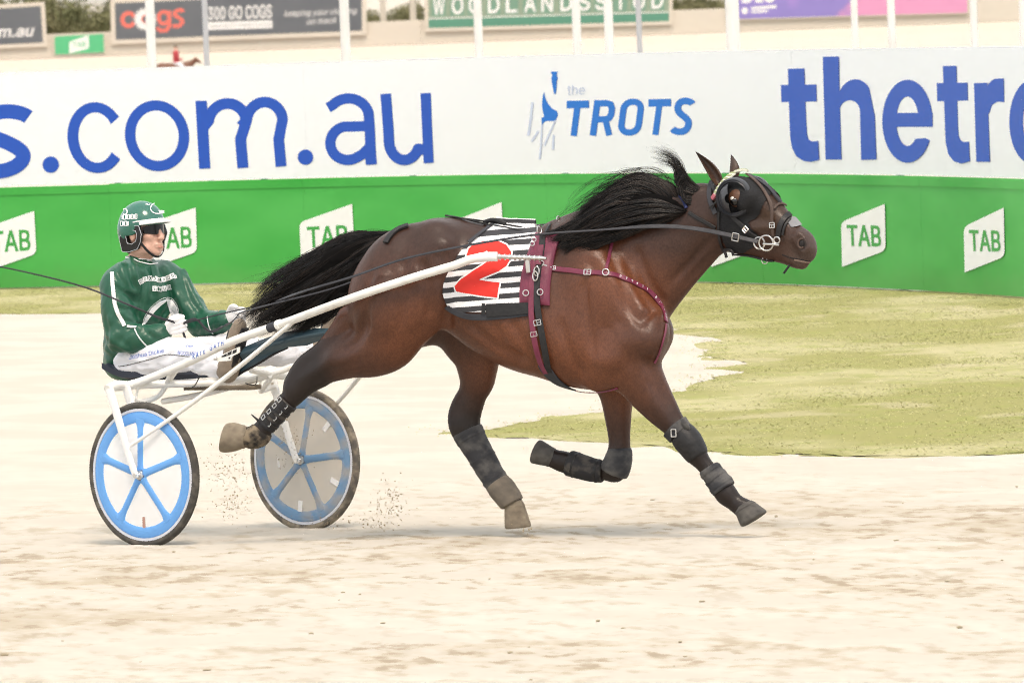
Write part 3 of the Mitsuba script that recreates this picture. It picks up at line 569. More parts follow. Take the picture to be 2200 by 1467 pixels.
# ------------------------------------------------------------------ horse: a forward, b towards the camera side, z up
HH = math.radians(20)
HF, HL = np.array([math.cos(HH), -math.sin(HH), 0.0]), np.array([-math.sin(HH), -math.cos(HH), 0.0])
HO = S(2.32, -0.12, 0.0)
def hw(p): p = np.asarray(p, float); return HO + p[..., 0:1] * HF + p[..., 1:2] * HL + p[..., 2:3] * np.array([0, 0, 1.0])
def hloc(q): d = np.asarray(q) - HO; return np.stack([d @ HF, d @ HL, d[..., 2]], -1)
def hp(px, py, b=0.0):
    px, py, b = np.broadcast_arrays(np.asarray(px, float), np.asarray(py, float), np.asarray(b, float)); d = rays(px, py)
    t = (((HO - CAM) @ HL) + b) / (d @ HL); return hloc(CAM + d * t[..., None])
def hray(px, py):
    d = rays(px, py); return np.broadcast_to(hloc(CAM), d.shape), np.stack([d @ HF, d @ HL, d[..., 2]], -1)
SC = FPX / np.linalg.norm(HO - CAM)                         # pixels per metre at the horse
HT = T(np.vstack([np.c_[HF, HL, [0, 0, 1.0], HO], [0, 0, 0, 1]]).tolist())
def hpts(L): L = np.asarray(L, float); return hp(L[:, 0], L[:, 1], L[:, 2]), L[:, 3] / SC
BY = np.array([0, 1.0, 0])
_lo, _hi = hp(440, 1180, 0.5), hp(1800, 300, -0.5)
HB = Field([hp(440, 700, 0.2)[0] - 0.05, -0.46, -0.02], [hp(1790, 700, 0.0)[0] + 0.12, 0.52, 1.86], 0.009)
def loft(F, a, top, bot, hwid, egg, p=2.35, k=0.03):
    A, Bc, Zc = np.meshgrid(F.ax[0], F.ax[1], F.ax[2], indexing='ij')
    f = lambda v: PchipInterpolator(a, v)(np.clip(F.ax[0], a[0], a[-1])).astype(np.float32)[:, None, None]
    t, bo, w, e = f(top), f(bot), f(hwid), f(egg); zc, hz = (t + bo) / 2, (t - bo) / 2
    zn = (Zc - zc) / hz; ww = w * (1 - e * np.clip(zn, -1, 1))
    d = ((np.abs(Bc / ww) ** p + np.abs(zn) ** p) ** (1 / p) - 1) * np.minimum(hz, ww)
    d = np.maximum(d, np.maximum(a[0] - A, A - a[-1])).astype(np.float32)
    F.put((slice(None),) * 3, d, k)
_tp = np.array([(795, 560), (815, 532), (838, 514), (870, 493), (905, 477), (940, 468), (975, 467), (1010, 474), (1060, 484), (1110, 490), (1155, 490), (1195, 483), (1235, 470), (1290, 462), (1340, 500), (1385, 560), (1418, 640)], float)
_bt = np.array([(795, 640), (815, 680), (838, 705), (870, 708), (905, 704), (940, 700), (975, 722), (1010, 750), (1060, 779), (1110, 799), (1155, 811), (1195, 824), (1235, 834), (1290, 839), (1340, 836), (1385, 815), (1418, 745)], float)
_hwid = np.array([0.08, 0.15, 0.20, 0.24, 0.262, 0.268, 0.262, 0.255, 0.265, 0.285, 0.290, 0.283, 0.265, 0.240, 0.215, 0.185, 0.10])
_egg = np.array([0, 0, 0, 0.05, 0.08, 0.08, 0.05, 0.06, 0.12, 0.18, 0.22, 0.26, 0.30, 0.32, 0.25, 0.15, 0.1])
_a = hp(_tp[:, 0], _tp[:, 1])[:, 0]; loft(HB, _a, hp(_tp[:, 0], _tp[:, 1])[:, 2], hp(_bt[:, 0], _bt[:, 1])[:, 2], _hwid, _egg)
def limb(L, k=0.03, flat=None, **q): P, r = hpts(L); HB.chain(P, r, k, flat, BY, **q)
# neck
limb([(1322, 608, 0, 141), (1400, 548, 0, 114), (1470, 503, 0, 90), (1527, 468, 0, 72)], 0.06, [0.46, 0.44, 0.44, 0.5])
limb([(1200, 505, 0, 30), (1300, 475, 0, 34), (1400, 448, 0, 28), (1500, 420, 0, 22)], 0.05)
for s in (1, -1):                                   # shoulder, upper arm, breast, quarters
    sx = 0 if s > 0 else 1
    def lm(L, k=0.03, flat=None): limb([(x, y, b * s, r) for x, y, b, r in L], k, flat)
    off = 0 if s > 0 else 150                        # the far side shows further right
    def sh(L): return [(x + (1 - s) * 0.5 * b * 2 * SC * math.sin(HH) - (0 if s > 0 or x < 1300 else 34), y, b * (1 if s > 0 else -0.85), r * (1 if s > 0 else 0.92)) for x, y, b, r in L]
    P, r = hpts(sh([(1222, 520, 0.10, 34), (1300, 610, 0.155, 56), (1372, 715, 0.165, 60 if s > 0 else 46)])); HB.chain(P, r, 0.07, 0.75, BY)
    P, r = hpts(sh([(1375, 715, 0.165, 62), (1330, 765, 0.175, 58), (1290, 800, 0.15, 40)])); HB.chain(P, r, 0.05, 0.8, BY)
    P, r = hpts(sh([(1250, 620, 0.19, 40), (1290, 740, 0.20, 48)])); HB.chain(P, r, 0.06, 0.6, BY)
    P, r = hpts(sh([(1394, 690, 0.09, 36 if s > 0 else 22), (1394, 745, 0.09, 34 if s > 0 else 22)])); HB.chain(P, r, 0.05)
    P, r = hpts(sh([(884, 534, 0.14, 48), (850, 604, 0.15, 86), (842, 670, 0.155, 86)])); HB.chain(P, r, 0.07, 0.8, BY)
    P, r = hpts(sh([(935, 520, 0.16, 44), (925, 600, 0.19, 60), (890, 680, 0.185, 58)])); HB.chain(P, r, 0.06, 0.8, BY)
# near hind leg, swung out behind
limb([(838, 640, 0.16, 92), (838, 705, 0.165, 78), (800, 748, 0.165, 60), (745, 768, 0.16, 46), (695, 793, 0.155, 33), (660, 812, 0.15, 27), (634, 838, 0.15, 23)], 0.05, [0.8, 0.8, 0.82, 0.85, 0.85, 0.9, 0.85])
limb([(842, 700, 0.165, 60), (843, 742, 0.16, 42), (800, 760, 0.16, 40)], 0.05, 0.8)
limb([(752, 685, 0.15, 30), (696, 752, 0.15, 22), (650, 783, 0.15, 17), (624, 824, 0.15, 15)], 0.03)
limb([(690, 815, 0.15, 16), (657, 834, 0.15, 17), (632, 858, 0.15, 15)], 0.03)
limb([(634, 838, 0.15, 23), (616, 864, 0.15, 20), (590, 892, 0.15, 19), (568, 917, 0.15, 21), (551, 937, 0.15, 25), (534, 938, 0.15, 22)], 0.02, 0.8)
# far hind leg, reaching down
limb([(985, 660, -0.15, 80), (1005, 720, -0.15, 64), (1025, 770, -0.15, 50), (1026, 810, -0.15, 40), (1014, 850, -0.15, 32), (1004, 885, -0.15, 32), (1000, 912, -0.15, 33), (1012, 938, -0.15, 28)], 0.05, [0.8, 0.8, 0.8, 0.85, 0.8, 0.75, 0.75, 0.75])
limb([(992, 860, -0.15, 16), (976, 900, -0.15, 14), (992, 936, -0.15, 15)], 0.03)
limb([(1012, 938, -0.15, 27), (1037, 985, -0.15, 21), (1062, 1028, -0.15, 20), (1084, 1055, -0.15, 24), (1098, 1076, -0.15, 21), (1106, 1090, -0.15, 23)], 0.02, 0.8)
# near fore leg, reaching forward
limb([(1352, 770, 0.16, 62), (1386, 830, 0.16, 49), (1420, 878, 0.16, 37), (1452, 918, 0.16, 27), (1478, 946, 0.16, 28), (1496, 976, 0.16, 22)], 0.05, [0.8, 0.8, 0.82, 0.85, 0.85, 0.85])
limb([(1496, 976, 0.16, 22), (1518, 1004, 0.16, 18.5), (1540, 1030, 0.16, 20), (1558, 1058, 0.16, 25), (1578, 1078, 0.16, 20), (1598, 1092, 0.16, 23)], 0.02, 0.8)
# far fore leg, folded
limb([(1318, 790, -0.14, 60), (1325, 850, -0.14, 37), (1328, 900, -0.14, 29), (1331, 950, -0.14, 24), (1326, 990, -0.14, 27), (1320, 1008, -0.14, 27)], 0.04, [0.85, 0.85, 0.85, 0.85, 0.85, 0.85])
limb([(1320, 1008, -0.14, 26), (1288, 1012, -0.14, 19), (1245, 1001, -0.14, 19), (1212, 992, -0.14, 24), (1190, 985, -0.14, 21), (1180, 979, -0.14, 21)], 0.02, 0.8)
# head in a frame of its own, turned a little more towards the camera
PO, MU = hp(1548, 392, 0.0), hp(1757, 537, 0.13)
E1 = (MU - PO) / np.linalg.norm(MU - PO); E2 = np.cross(np.array([0, 0, 1.0]), E1); E2 = -E2 / np.linalg.norm(E2); E2 = E2 if E2[1] > 0 else -E2
E3 = np.cross(E2, E1); E3 = E3 if E3[2] > 0 else -E3
def hd(zx, zy, c=0.0):                                # pixels of a closer look at the head
    px, py = 1250 + np.asarray(zx, float) / 3.667, 300 + np.asarray(zy, float) / 3.667
    o, d = hray(px, py); t = (((PO - o) @ E2) + c) / (d @ E2); return o + d * t[..., None]
Z4 = 1 / 3.667 / SC
def hchain(L, k=0.02, flat=None, carve=False): L = np.asarray(L, float); HB.chain(hd(L[:, 0], L[:, 1], L[:, 2]), L[:, 3] * Z4, k, flat, E2, carve=carve)
hchain([(1185, 425, 0, 128), (1330, 440, 0, 128), (1450, 505, 0, 112), (1550, 610, 0, 88), (1660, 735, 0, 86), (1752, 808, 0, 86), (1774, 856, 0, 80), (1784, 902, 0, 62)], 0.025, [1.15, 1.25, 1.2, 1.1, 1.05, 1.1, 1.05, 1.0])
hchain([(1175, 720, 0, 165), (1310, 770, 0, 150), (1470, 845, 0, 108), (1620, 912, 0, 76), (1690, 955, 0, 62), (1738, 980, 0, 46)], 0.035, [0.72, 0.72, 0.66, 0.75, 0.95, 1.0])
hchain([(1130, 520, 0, 150), (1220, 600, 0, 165), (1360, 640, 0, 150), (1500, 740, 0, 115), (1640, 840, 0, 90)], 0.05, [0.8, 0.78, 0.68, 0.72, 0.8])
for s in (1, -1):
    hchain([(1290, 500, s * 0.075, 60), (1330, 450, s * 0.085, 40)], 0.03)
    hchain([(1330, 700, s * 0.055, 40), (1470, 690, s * 0.05, 22), (1560, 720, s * 0.04, 14)], 0.03)
    hchain([(1712, 770, s * 0.044, 46), (1760, 850, s * 0.046, 42)], 0.025)
    hchain([(1708, 775, s * 0.066, 24), (1738, 850, s * 0.070, 34)], 0.006, carve=True)
    hchain([(1600, 930, s * 0.045, 6), (1680, 975, s * 0.052, 6), (1760, 1000, s * 0.046, 6), (1800, 992, s * 0.03, 5)], 0.006, carve=True)
for (x, y, b, r) in [(1340, 560, 0.14, 12), (1372, 600, 0.16, 10)]: pass
# grooves: jugular, shoulder edge, stifle fold, forearm
def groove(L, k=0.05): P, r = hpts(L); HB.chain(P, r, k, carve=True)
def onh(px, py, off=0.0, t0=46.0, t1=53.0):
    px, py = np.atleast_1d(np.asarray(px, float)), np.atleast_1d(np.asarray(py, float)); o, d = hray(px, py); p, hit = HB.march(o, d, t0, t1, 0.0, 900); return p + HB.normal(p) * off
for L, r in [([(1545, 540), (1480, 600), (1430, 680)], 9), ([(1365, 530), (1392, 600), (1425, 655)], 10), ([(1310, 540), (1330, 600), (1360, 660)], 8), ([(1255, 600), (1262, 680), (1275, 760)], 9), ([(905, 560), (920, 620), (915, 680)], 11), ([(870, 560), (870, 620), (862, 700)], 9),
    ([(1368, 745), (1400, 800), (1440, 870)], 6), ([(1330, 690), (1350, 740), (1350, 790)], 8), ([(1000, 690), (1060, 740), (1130, 775)], 12), ([(790, 690), (770, 730), (720, 765)], 9), ([(1262, 560), (1330, 640), (1392, 712)], 9), ([(1300, 700), (1342, 752), (1318, 806)], 8), ([(800, 575), (796, 640), (778, 712)], 9), ([(1530, 512), (1450, 600), (1385, 690)], 9), ([(940, 585), (958, 640), (962, 700)], 10),
    ([(1065, 700), (1085, 740), (1115, 775)], 7), ([(1105, 695), (1128, 740), (1160, 785)], 7), ([(1205, 690), (1222, 750), (1250, 805)], 7), ([(770, 775), (725, 792), (680, 818)], 6), ([(1395, 820), (1425, 860), (1452, 905)], 5), ([(1350, 560), (1372, 620), (1400, 668)], 7), ([(990, 560), (980, 600), (985, 650)], 8)]:
    L = np.array(L, float); q = onh(L[:, 0], L[:, 1]); q = spline(q, 9); q = q + HB.normal(q, 0.03) * 0.011; HB.chain(q, np.r_[0.010, np.full(7, r * 1.1 / SC), 0.010], 0.028, carve=True)
for q_, R_, w_ in [((1345, 735), (0.085, 0.05, 0.06), 0.5), ((1300, 640), (0.06, 0.03, 0.12), 0.4), ((1400, 735), (0.05, 0.04, 0.06), 0.4), ((880, 640), (0.07, 0.03, 0.12), 0.4), ((820, 650), (0.05, 0.03, 0.12), 0.3), ((948, 525), (0.05, 0.03, 0.035), 0.4), ((1310, 775), (0.06, 0.03, 0.04), 0.4), ((730, 770), (0.06, 0.02, 0.03), 0.3)]:
    c_ = onh(*q_)[0]; HB.ell(c_ - HB.normal(c_, 0.03) * R_[1] * (1 - w_ * 0.8), R_, None, 0.06)
HB.g = gaussian_filter(HB.g, 0.8)
hm = HB.mesh(); hm = max(hm.split(only_watertight=False), key=lambda m: len(m.faces)); hm = trimesh.Trimesh(hm.vertices, hm.faces, process=False)
# coat colour by region: black points, brown body, warmer elbows and flanks
V = hm.vertices
def seg_d(P, A, B): ba = B - A; t = np.clip(((P - A) @ ba) / (ba @ ba), 0, 1); return np.linalg.norm(P - A - t[:, None] * ba, axis=1), t
brown, dark, black, red, tan = map(np.array, [(0.094, 0.0345, 0.0180), (0.030, 0.015, 0.0105), (0.0055, 0.0048, 0.0045), (0.205, 0.066, 0.026), (0.15, 0.085, 0.05)])
C = np.tile(brown, (len(V), 1)); nz = meshkit.fbm(V * 3.1, 3, 11)[:, None]; C = C * (0.78 + 0.44 * nz)
def blend(C, col, w): w = np.clip(w, 0, 1)[:, None]; return C * (1 - w) + col * w
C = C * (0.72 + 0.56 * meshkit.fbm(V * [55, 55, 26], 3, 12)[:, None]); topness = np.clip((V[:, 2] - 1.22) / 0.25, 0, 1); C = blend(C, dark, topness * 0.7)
for q, R in [((1280, 790, 0.22), 0.20), ((1160, 760, 0.25), 0.25), ((905, 690, 0.2), 0.16), ((1335, 840, -0.1), 0.10), ((1050, 800, -0.1), 0.12), ((1310, 600, 0.2), 0.2), ((740, 800, 0.15), 0.10), ((1080, 730, 0.28), 0.22), ((860, 740, 0.2), 0.12), ((1390, 640, 0.15), 0.10)]:
    C = blend(C, red, np.exp(-(np.linalg.norm(V - hp(*q), axis=1) / R) ** 2) * (0.95 if R < 0.21 else 0.75))
for L_on, L in zip((0.02, 0.0, 0.05, 0.08), ([(800, 748, 0.165), (690, 790, 0.155), (636, 838, 0.15), (551, 937, 0.15), (530, 938, 0.15)], [(1020, 790, -0.15), (1004, 885, -0.15), (1012, 938, -0.15), (1084, 1055, -0.15), (1106, 1090, -0.15)],
          [(1386, 830, 0.16), (1452, 918, 0.16), (1496, 976, 0.16), (1558, 1058, 0.16), (1598, 1092, 0.16)], [(1325, 850, -0.14), (1331, 950, -0.14), (1320, 1008, -0.14), (1212, 992, -0.14), (1180, 979, -0.14)])):
    P = [hp(*q) for q in L]; best = np.full(len(V), 9.0); u = np.zeros(len(V)); tot = 0
    for A_, B_ in zip(P[:-1], P[1:]):
        d, t = seg_d(V, A_, B_); m = d < best; best[m] = d[m]; ln = np.linalg.norm(B_ - A_); u[m] = tot + t[m] * ln; tot += ln
    C = blend(C, black, np.clip((u - L_on) / 0.26, 0, 1) * (best < 0.13) * 0.92)
mz = hd(1770, 890); C = blend(C, np.array([0.105, 0.078, 0.066]), np.exp(-(np.linalg.norm(V - mz, axis=1) / 0.085) ** 2) * 0.85); C = blend(C, tan * 0.55, np.exp(-(np.linalg.norm(V - hd(1480, 640, 0.06), axis=1) / 0.10) ** 2) * 0.7)
for s in (1, -1): C = blend(C, black * 0.4, np.exp(-(np.linalg.norm(V - hd(1732, 822, s * 0.062), axis=1) / 0.022) ** 2) * 1.6)
for s in (1, -1): C = blend(C, tan, np.exp(-(np.linalg.norm(V - hd(1760, 1000, s * 0.03), axis=1) / 0.018) ** 2))
C = np.clip(C, 0.004, 1)
_cb = {'type': 'principled', 'base_color': {'type': 'mesh_attribute', 'name': 'vertex_color'}, 'roughness': 0.40, 'specular': 0.42, 'clearcoat': 0.2, 'clearcoat_gloss': 0.7, 'sheen': 0.03}
def coat_grain(p, n, uv):
    a = mikit.noise(p.x * 260, p.y * 260, p.z * 110); b = mikit.fbm(p.x * 38, p.y * 38, p.z * 20, 3)
    return 0.10 + 0.34 * mikit.smoothstep(0.1, 0.9, 0.85 * a + 0.15 * b)
scene['horse_coat'] = {'type': 'twosided', 'b': {'type': 'bumpmap', 't': mikit.proc(lambda p, n, uv: mikit.fbm(p.x * 90, p.y * 90, p.z * 60, 2), eps=1.5e-3), 'scale': 0.0009,
    'b': {'type': 'blendbsdf', 'weight': mikit.proc(coat_grain), 'a': _cb, 'c': {'type': 'principled', 'base_color': {'type': 'rgb', 'value': [0.016, 0.009, 0.007]}, 'roughness': 0.55, 'specular': 0.3}}}}
HORSE = 'horse'; tag(HORSE, 'dark bay horse with a black mane and tail trotting at full stretch', 'horse')
def wld(m): m = m if isinstance(m, trimesh.Trimesh) else trimesh.Trimesh(*m, process=False); m = m.copy(); m.vertices = hw(m.vertices); return m
def hobj(name, m, mt, parent=HORSE, **k): return obj(name, wld(m), mt, parent, **k)
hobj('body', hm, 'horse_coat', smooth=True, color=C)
# hooves
mat('hoof_dusty', mikit.proc(lambda p, n, uv: mikit.mix((0.15, 0.122, 0.092), (0.31, 0.26, 0.195), mikit.fbm(p.x * 40, p.y * 40, p.z * 40, 3))), 0.9, spec=0.2)
mat('hoof_dark', mikit.proc(lambda p, n, uv: mikit.mix((0.045, 0.042, 0.040), (0.135, 0.125, 0.112), mikit.fbm(p.x * 40, p.y * 40, p.z * 40, 3))), 0.7, spec=0.3)
def hoof(A, B, rt, rb, toe, shear, m, tilt=0.0, bul=0.0):
    ax = (B - A) / np.linalg.norm(B - A); toe = toe - ax * (toe @ ax); toe /= np.linalg.norm(toe); sd = np.cross(ax, toe); th = np.linspace(0, 2 * np.pi, 33)[:-1]; R = []
    for t, f in [(-0.18, 0.80), (0.0, 1.0), (0.06, 1.04), (0.10, 0.99), (0.25, 1.0), (0.5, 1.01), (0.7, 1.005), (0.86, 1), (0.95, 0.965), (1.0, 0.89)]:
        r = (rt + (rb - rt) * max(t, 0)) * f * (1 + bul * math.sin(math.pi * min(max(t, 0), 1))); c = A + (B - A) * t + toe * shear * max(t, 0)
        el = 1 + 0.16 * max(t, 0) * np.clip(np.cos(th), 0, 1); R.append(c + r * (np.cos(th) * el)[:, None] * toe + r * 0.92 * np.sin(th)[:, None] * sd + ax * (tilt * t * np.cos(th) * r)[:, None])
    n = len(R); cap = R[-1].mean(0) - ax * 0.008; V = np.vstack([*R, R[-1] * 0.85 + R[-1].mean(0) * 0.15 - ax * 0.002, cap[None]]); k = 32
    i, j = np.meshgrid(np.arange(n), np.arange(k), indexing='ij'); q = np.stack([i * k + j, i * k + (j + 1) % k, (i + 1) * k + (j + 1) % k, (i + 1) * k + j], -1).reshape(-1, 4); j = np.arange(k)
    F = np.vstack([q[:, [0, 1, 2]], q[:, [0, 2, 3]], np.c_[n * k + j, n * k + (j + 1) % k, j * 0 + (n + 1) * k]])
    m_ = trimesh.Trimesh(V, F, process=False); return hobj('hoof', m_, m, smooth=40)
hoof(hp(527, 938, 0.15), hp(478, 938, 0.17), 24 / SC, 29 / SC, np.array([0.2, 0, -1.0]), 0.0, 'hoof_dusty', 0.25, 0.14)
hoof(hp(1105, 1084, -0.15), hp(1110, 1134, -0.15), 22 / SC, 28 / SC, np.array([1.0, 0, 0.0]), 0.004, 'hoof_dusty')
hoof(hp(1600, 1089, 0.16), hp(1617, 1118, 0.16), 24 / SC, 31 / SC, np.array([1.0, 0, 0.15]), 0.006, 'hoof_dark')
hoof(hp(1186, 983, -0.14), hp(1150, 967, -0.14), 21 / SC, 26 / SC, np.array([-0.3, 0, -1.0]), 0.0, 'hoof_dark')
# ears
def ear(base, tip, w, fwd, inner):
    t = np.linspace(0, 1, 14); P = base + (tip - base) * t[:, None] + np.array([0.012, 0, 0.0]) * np.sin(np.pi * t)[:, None]; ax = (tip - base) / np.linalg.norm(tip - base)
    fw = fwd - ax * (fwd @ ax); fw /= np.linalg.norm(fw); sd = np.cross(ax, fw); r = w * np.array([0.72, 0.86, 0.96, 1, 1, 0.97, 0.92, 0.85, 0.75, 0.63, 0.5, 0.36, 0.2, 0.03]); ph = np.radians(np.linspace(55, 305, 15)); V = []
    for i in range(14):
        o = P[i] + r[i] * (np.cos(ph)[:, None] * fw + 0.85 * np.sin(ph)[:, None] * sd); n_ = P[i] + max(r[i] - 0.004, r[i] * 0.6) * (np.cos(ph)[:, None] * fw + 0.85 * np.sin(ph)[:, None] * sd); V.append(np.vstack([o, n_[::-1]]))
    k = 30; i, j = np.meshgrid(np.arange(13), np.arange(k), indexing='ij'); q = np.stack([i * k + j, i * k + (j + 1) % k, (i + 1) * k + (j + 1) % k, (i + 1) * k + j], -1).reshape(-1, 4)
    V = np.vstack(V); col = np.tile(np.array([0.085, 0.045, 0.03]), (len(V), 1)); tt = np.repeat(t, k)[:, None]; col = col * (1 - tt ** 2) + np.array([0.02, 0.014, 0.012]) * tt ** 2; col[np.tile(np.arange(k) >= 15, 14)] *= 1.5
    hobj('ear', trimesh.Trimesh(V, np.vstack([q[:, [0, 1, 2]], q[:, [0, 2, 3]]]), process=False), 'horse_coat', smooth=True, color=col)
ear(hd(1085, 345, 0.055), hd(896, 96, 0.075), 0.034, E1 * 0.9 + E2 * 0.6, 0)
ear(hd(1205, 300, -0.055), hd(1176, 118, -0.075), 0.030, E1 * 0.9 - E2 * 0.2, 0)
# ------------------------------------------------------------------ mane and tail: loose strands over a core
scene['black_hair'] = {'type': 'twosided', 'b': {'type': 'principled', 'base_color': {'type': 'mesh_attribute', 'name': 'vertex_color'}, 'roughness': 0.40, 'specular': 0.28, 'sheen': 0.05}}
mat('hair_core', (0.007, 0.0065, 0.0065), 0.95, spec=0.05)
def strands(C, r, n_pt=12, seed=0, wob=0.006, k=3):
    """C (m, c, 3) control points of m strands; returns one mesh and its vertex colours"""
    g = np.random.default_rng(seed); m, c = C.shape[:2]; u = np.linspace(0, 1, n_pt)
    P = CubicSpline(np.linspace(0, 1, c), C, axis=1)(u)
    ph = g.uniform(0, 6.28, (m, 3, 2)); fr = g.uniform(3, 9, (m, 1, 3)); P = P + wob * u[None, :, None] * (np.sin(fr * u[None, :, None] + ph[:, None, :, 0]) * 0.7 + 0.5 * np.sin(2.3 * fr * u[None, :, None] + ph[:, None, :, 1]))
    t = np.gradient(P, axis=1); t /= np.linalg.norm(t, axis=2, keepdims=True) + 1e-9; a = np.cross(t, [0.2, 0.9, 0.3]); a /= np.linalg.norm(a, axis=2, keepdims=True) + 1e-9; b = np.cross(t, a)
    rr = np.asarray(r).reshape(-1, 1) * (1 - 0.85 * u[None] ** 2.5); th = np.arange(k) / k * 2 * np.pi
    Vv = P[:, :, None] + rr[:, :, None, None] * (np.cos(th)[:, None] * a[:, :, None] + np.sin(th)[:, None] * b[:, :, None])
    i, j = np.meshgrid(np.arange(n_pt - 1), np.arange(k), indexing='ij'); q = np.stack([i * k + j, i * k + (j + 1) % k, (i + 1) * k + (j + 1) % k, (i + 1) * k + j], -1).reshape(-1, 4)
    q = np.vstack([q[:, [0, 1, 2]], q[:, [0, 2, 3]]]); F = (q[None] + (np.arange(m) * n_pt * k)[:, None, None]).reshape(-1, 3)
    col = np.array([0.012, 0.0115, 0.012]) * g.uniform(0.5, 1.7, (m, 1)) + (g.random((m, 1)) < 0.22) * np.array([0.022, 0.013, 0.008]); col = np.repeat(col, n_pt * k, 0)
    return trimesh.Trimesh(Vv.reshape(-1, 3), F, process=False), col
def hair(name, guides, n, jit, r, seed, spread=1.0, n_pt=13, parent=HORSE, wob=0.006, tb=0.0):
    """guides: list of pixel polylines [(px, py, b) ...] of equal length, ordered across the lock; strands are blends of neighbours"""
    g = np.random.default_rng(seed); G = np.array([hp(np.array(q)[:, 0], np.array(q)[:, 1], np.array(q)[:, 2] - tb * np.linspace(0, 1, len(q)) ** 1.3) for q in guides]); w = g.uniform(0, len(G) - 1, n); i = np.minimum(w.astype(int), len(G) - 2); f = (w - i)[:, None, None]
    Cc = G[i] * (1 - f) + G[i + 1] * f; c = Cc.shape[1]; sc = np.linspace(0.15, 1, c)[None, :, None]
    ncl = 34; cid = np.clip((w / (len(G) - 1) * ncl + g.normal(0, 0.6, n)).astype(int), 0, ncl - 1); gc = np.random.default_rng(seed + 5); clump = gc.normal(0, 1, (ncl, 1, 3))[cid] * 0.9 + gc.normal(0, 1, (ncl, c, 3))[cid] * 0.55
    Cc = Cc + sc * (g.normal(0, 1, (n, 1, 3)) * 0.30 + clump * 0.95) * np.array(jit) + g.normal(0, 1, (n, c, 3)) * np.array(jit) * 0.12 * sc
    L = 1 - np.abs(g.normal(0, 0.16, n)); L = np.clip(L, 0.45, 1.1); base = Cc[:, :1]
    uu = np.linspace(0, 1, c); Cc = np.stack([CubicSpline(uu, q)(uu * l) for q, l in zip(Cc, L)])
    m_, col = strands(Cc, g.uniform(0.5, 1.0, n) * r, n_pt, seed + 1, wob); return hobj(name, m_, 'black_hair', parent, smooth=True, color=col)
def core(name, chains, h=0.009, k=0.03, parent=HORSE):
    A = np.vstack([hpts(L)[0] for L in chains]); rm = max(hpts(L)[1].max() for L in chains) + 0.05; F = Field(A.min(0) - rm, A.max(0) + rm, h)
    for L in chains: P, r = hpts(L); F.chain(P, r * 0.66, k, 0.5, BY)
    X = np.stack(np.meshgrid(*F.ax, indexing='ij'), -1); F.g += ((meshkit.fbm(X * [30, 60, 60], 2, 5) - 0.5) * 0.018).astype(np.float32); m_ = F.mesh()
    return hobj(name, m_, 'hair_core', parent, smooth=True)
T0 = core('tail', [[(842, 508, 0, 14), (800, 522, 0, 22), (745, 545, 0, 34), (690, 580, -0.06, 40), (640, 625, -0.12, 38), (600, 662, -0.18, 22)], [(836, 520, 0.02, 14), (800, 560, 0.03, 30), (760, 600, 0.0, 32), (720, 640, -0.06, 30), (690, 670, -0.10, 14)], [(800, 550, 0.05, 20), (770, 620, 0.05, 22), (742, 670, 0.05, 12)]])
hair('strands', [[(846, 500, 0), (790, 503, 0), (735, 512, 0), (672, 545, 0), (608, 588, 0), (548, 648, 0)], [(843, 506, 0), (785, 520, 0.02), (725, 545, 0.03), (660, 590, 0.03), (585, 640, 0.03), (520, 695, 0.03)], [(840, 512, 0.02), (782, 540, 0.05), (725, 580, 0.06), (665, 628, 0.06), (598, 675, 0.06), (532, 720, 0.06)],
    [(837, 520, 0.02), (790, 562, 0.06), (745, 602, 0.07), (700, 640, 0.07), (645, 680, 0.07), (575, 718, 0.06)], [(834, 530, 0.03), (795, 580, 0.07), (765, 622, 0.08), (735, 655, 0.08), (702, 688, 0.07), (655, 706, 0.06)]], 4200, (0.022, 0.024, 0.022), 0.0021, 21, parent=T0, wob=0.010, tb=0.26)
hair('long_strands', [[(830, 535, 0.05), (795, 590, 0.09), (768, 640, 0.09), (748, 675, 0.09), (735, 705, 0.08)], [(826, 545, 0.05), (800, 600, 0.10), (782, 640, 0.10), (768, 668, 0.10), (752, 715, 0.09)]], 700, (0.018, 0.016, 0.022), 0.0018, 22, parent=T0, tb=0.10)
hair('loose_strands', [[(840, 503, 0), (760, 512, 0), (690, 545, 0), (620, 575, 0), (556, 588, 0)], [(840, 508, 0.02), (750, 550, 0.04), (670, 600, 0.05), (600, 650, 0.05), (545, 690, 0.05)], [(838, 515, 0.02), (760, 580, 0.06), (690, 640, 0.06), (630, 680, 0.06), (570, 720, 0.05)]], 300, (0.05, 0.03, 0.055), 0.0010, 23, n_pt=15, parent=T0, wob=0.014, tb=0.26)
MC = core('mane', [[(1225, 492, 0.06, 15), (1262, 470, 0.09, 30), (1310, 452, 0.11, 42), (1370, 442, 0.105, 46), (1430, 442, 0.09, 30), (1464, 452, 0.075, 12)], [(1250, 500, 0.10, 14), (1310, 480, 0.13, 26), (1380, 470, 0.12, 26), (1440, 462, 0.10, 14)]])
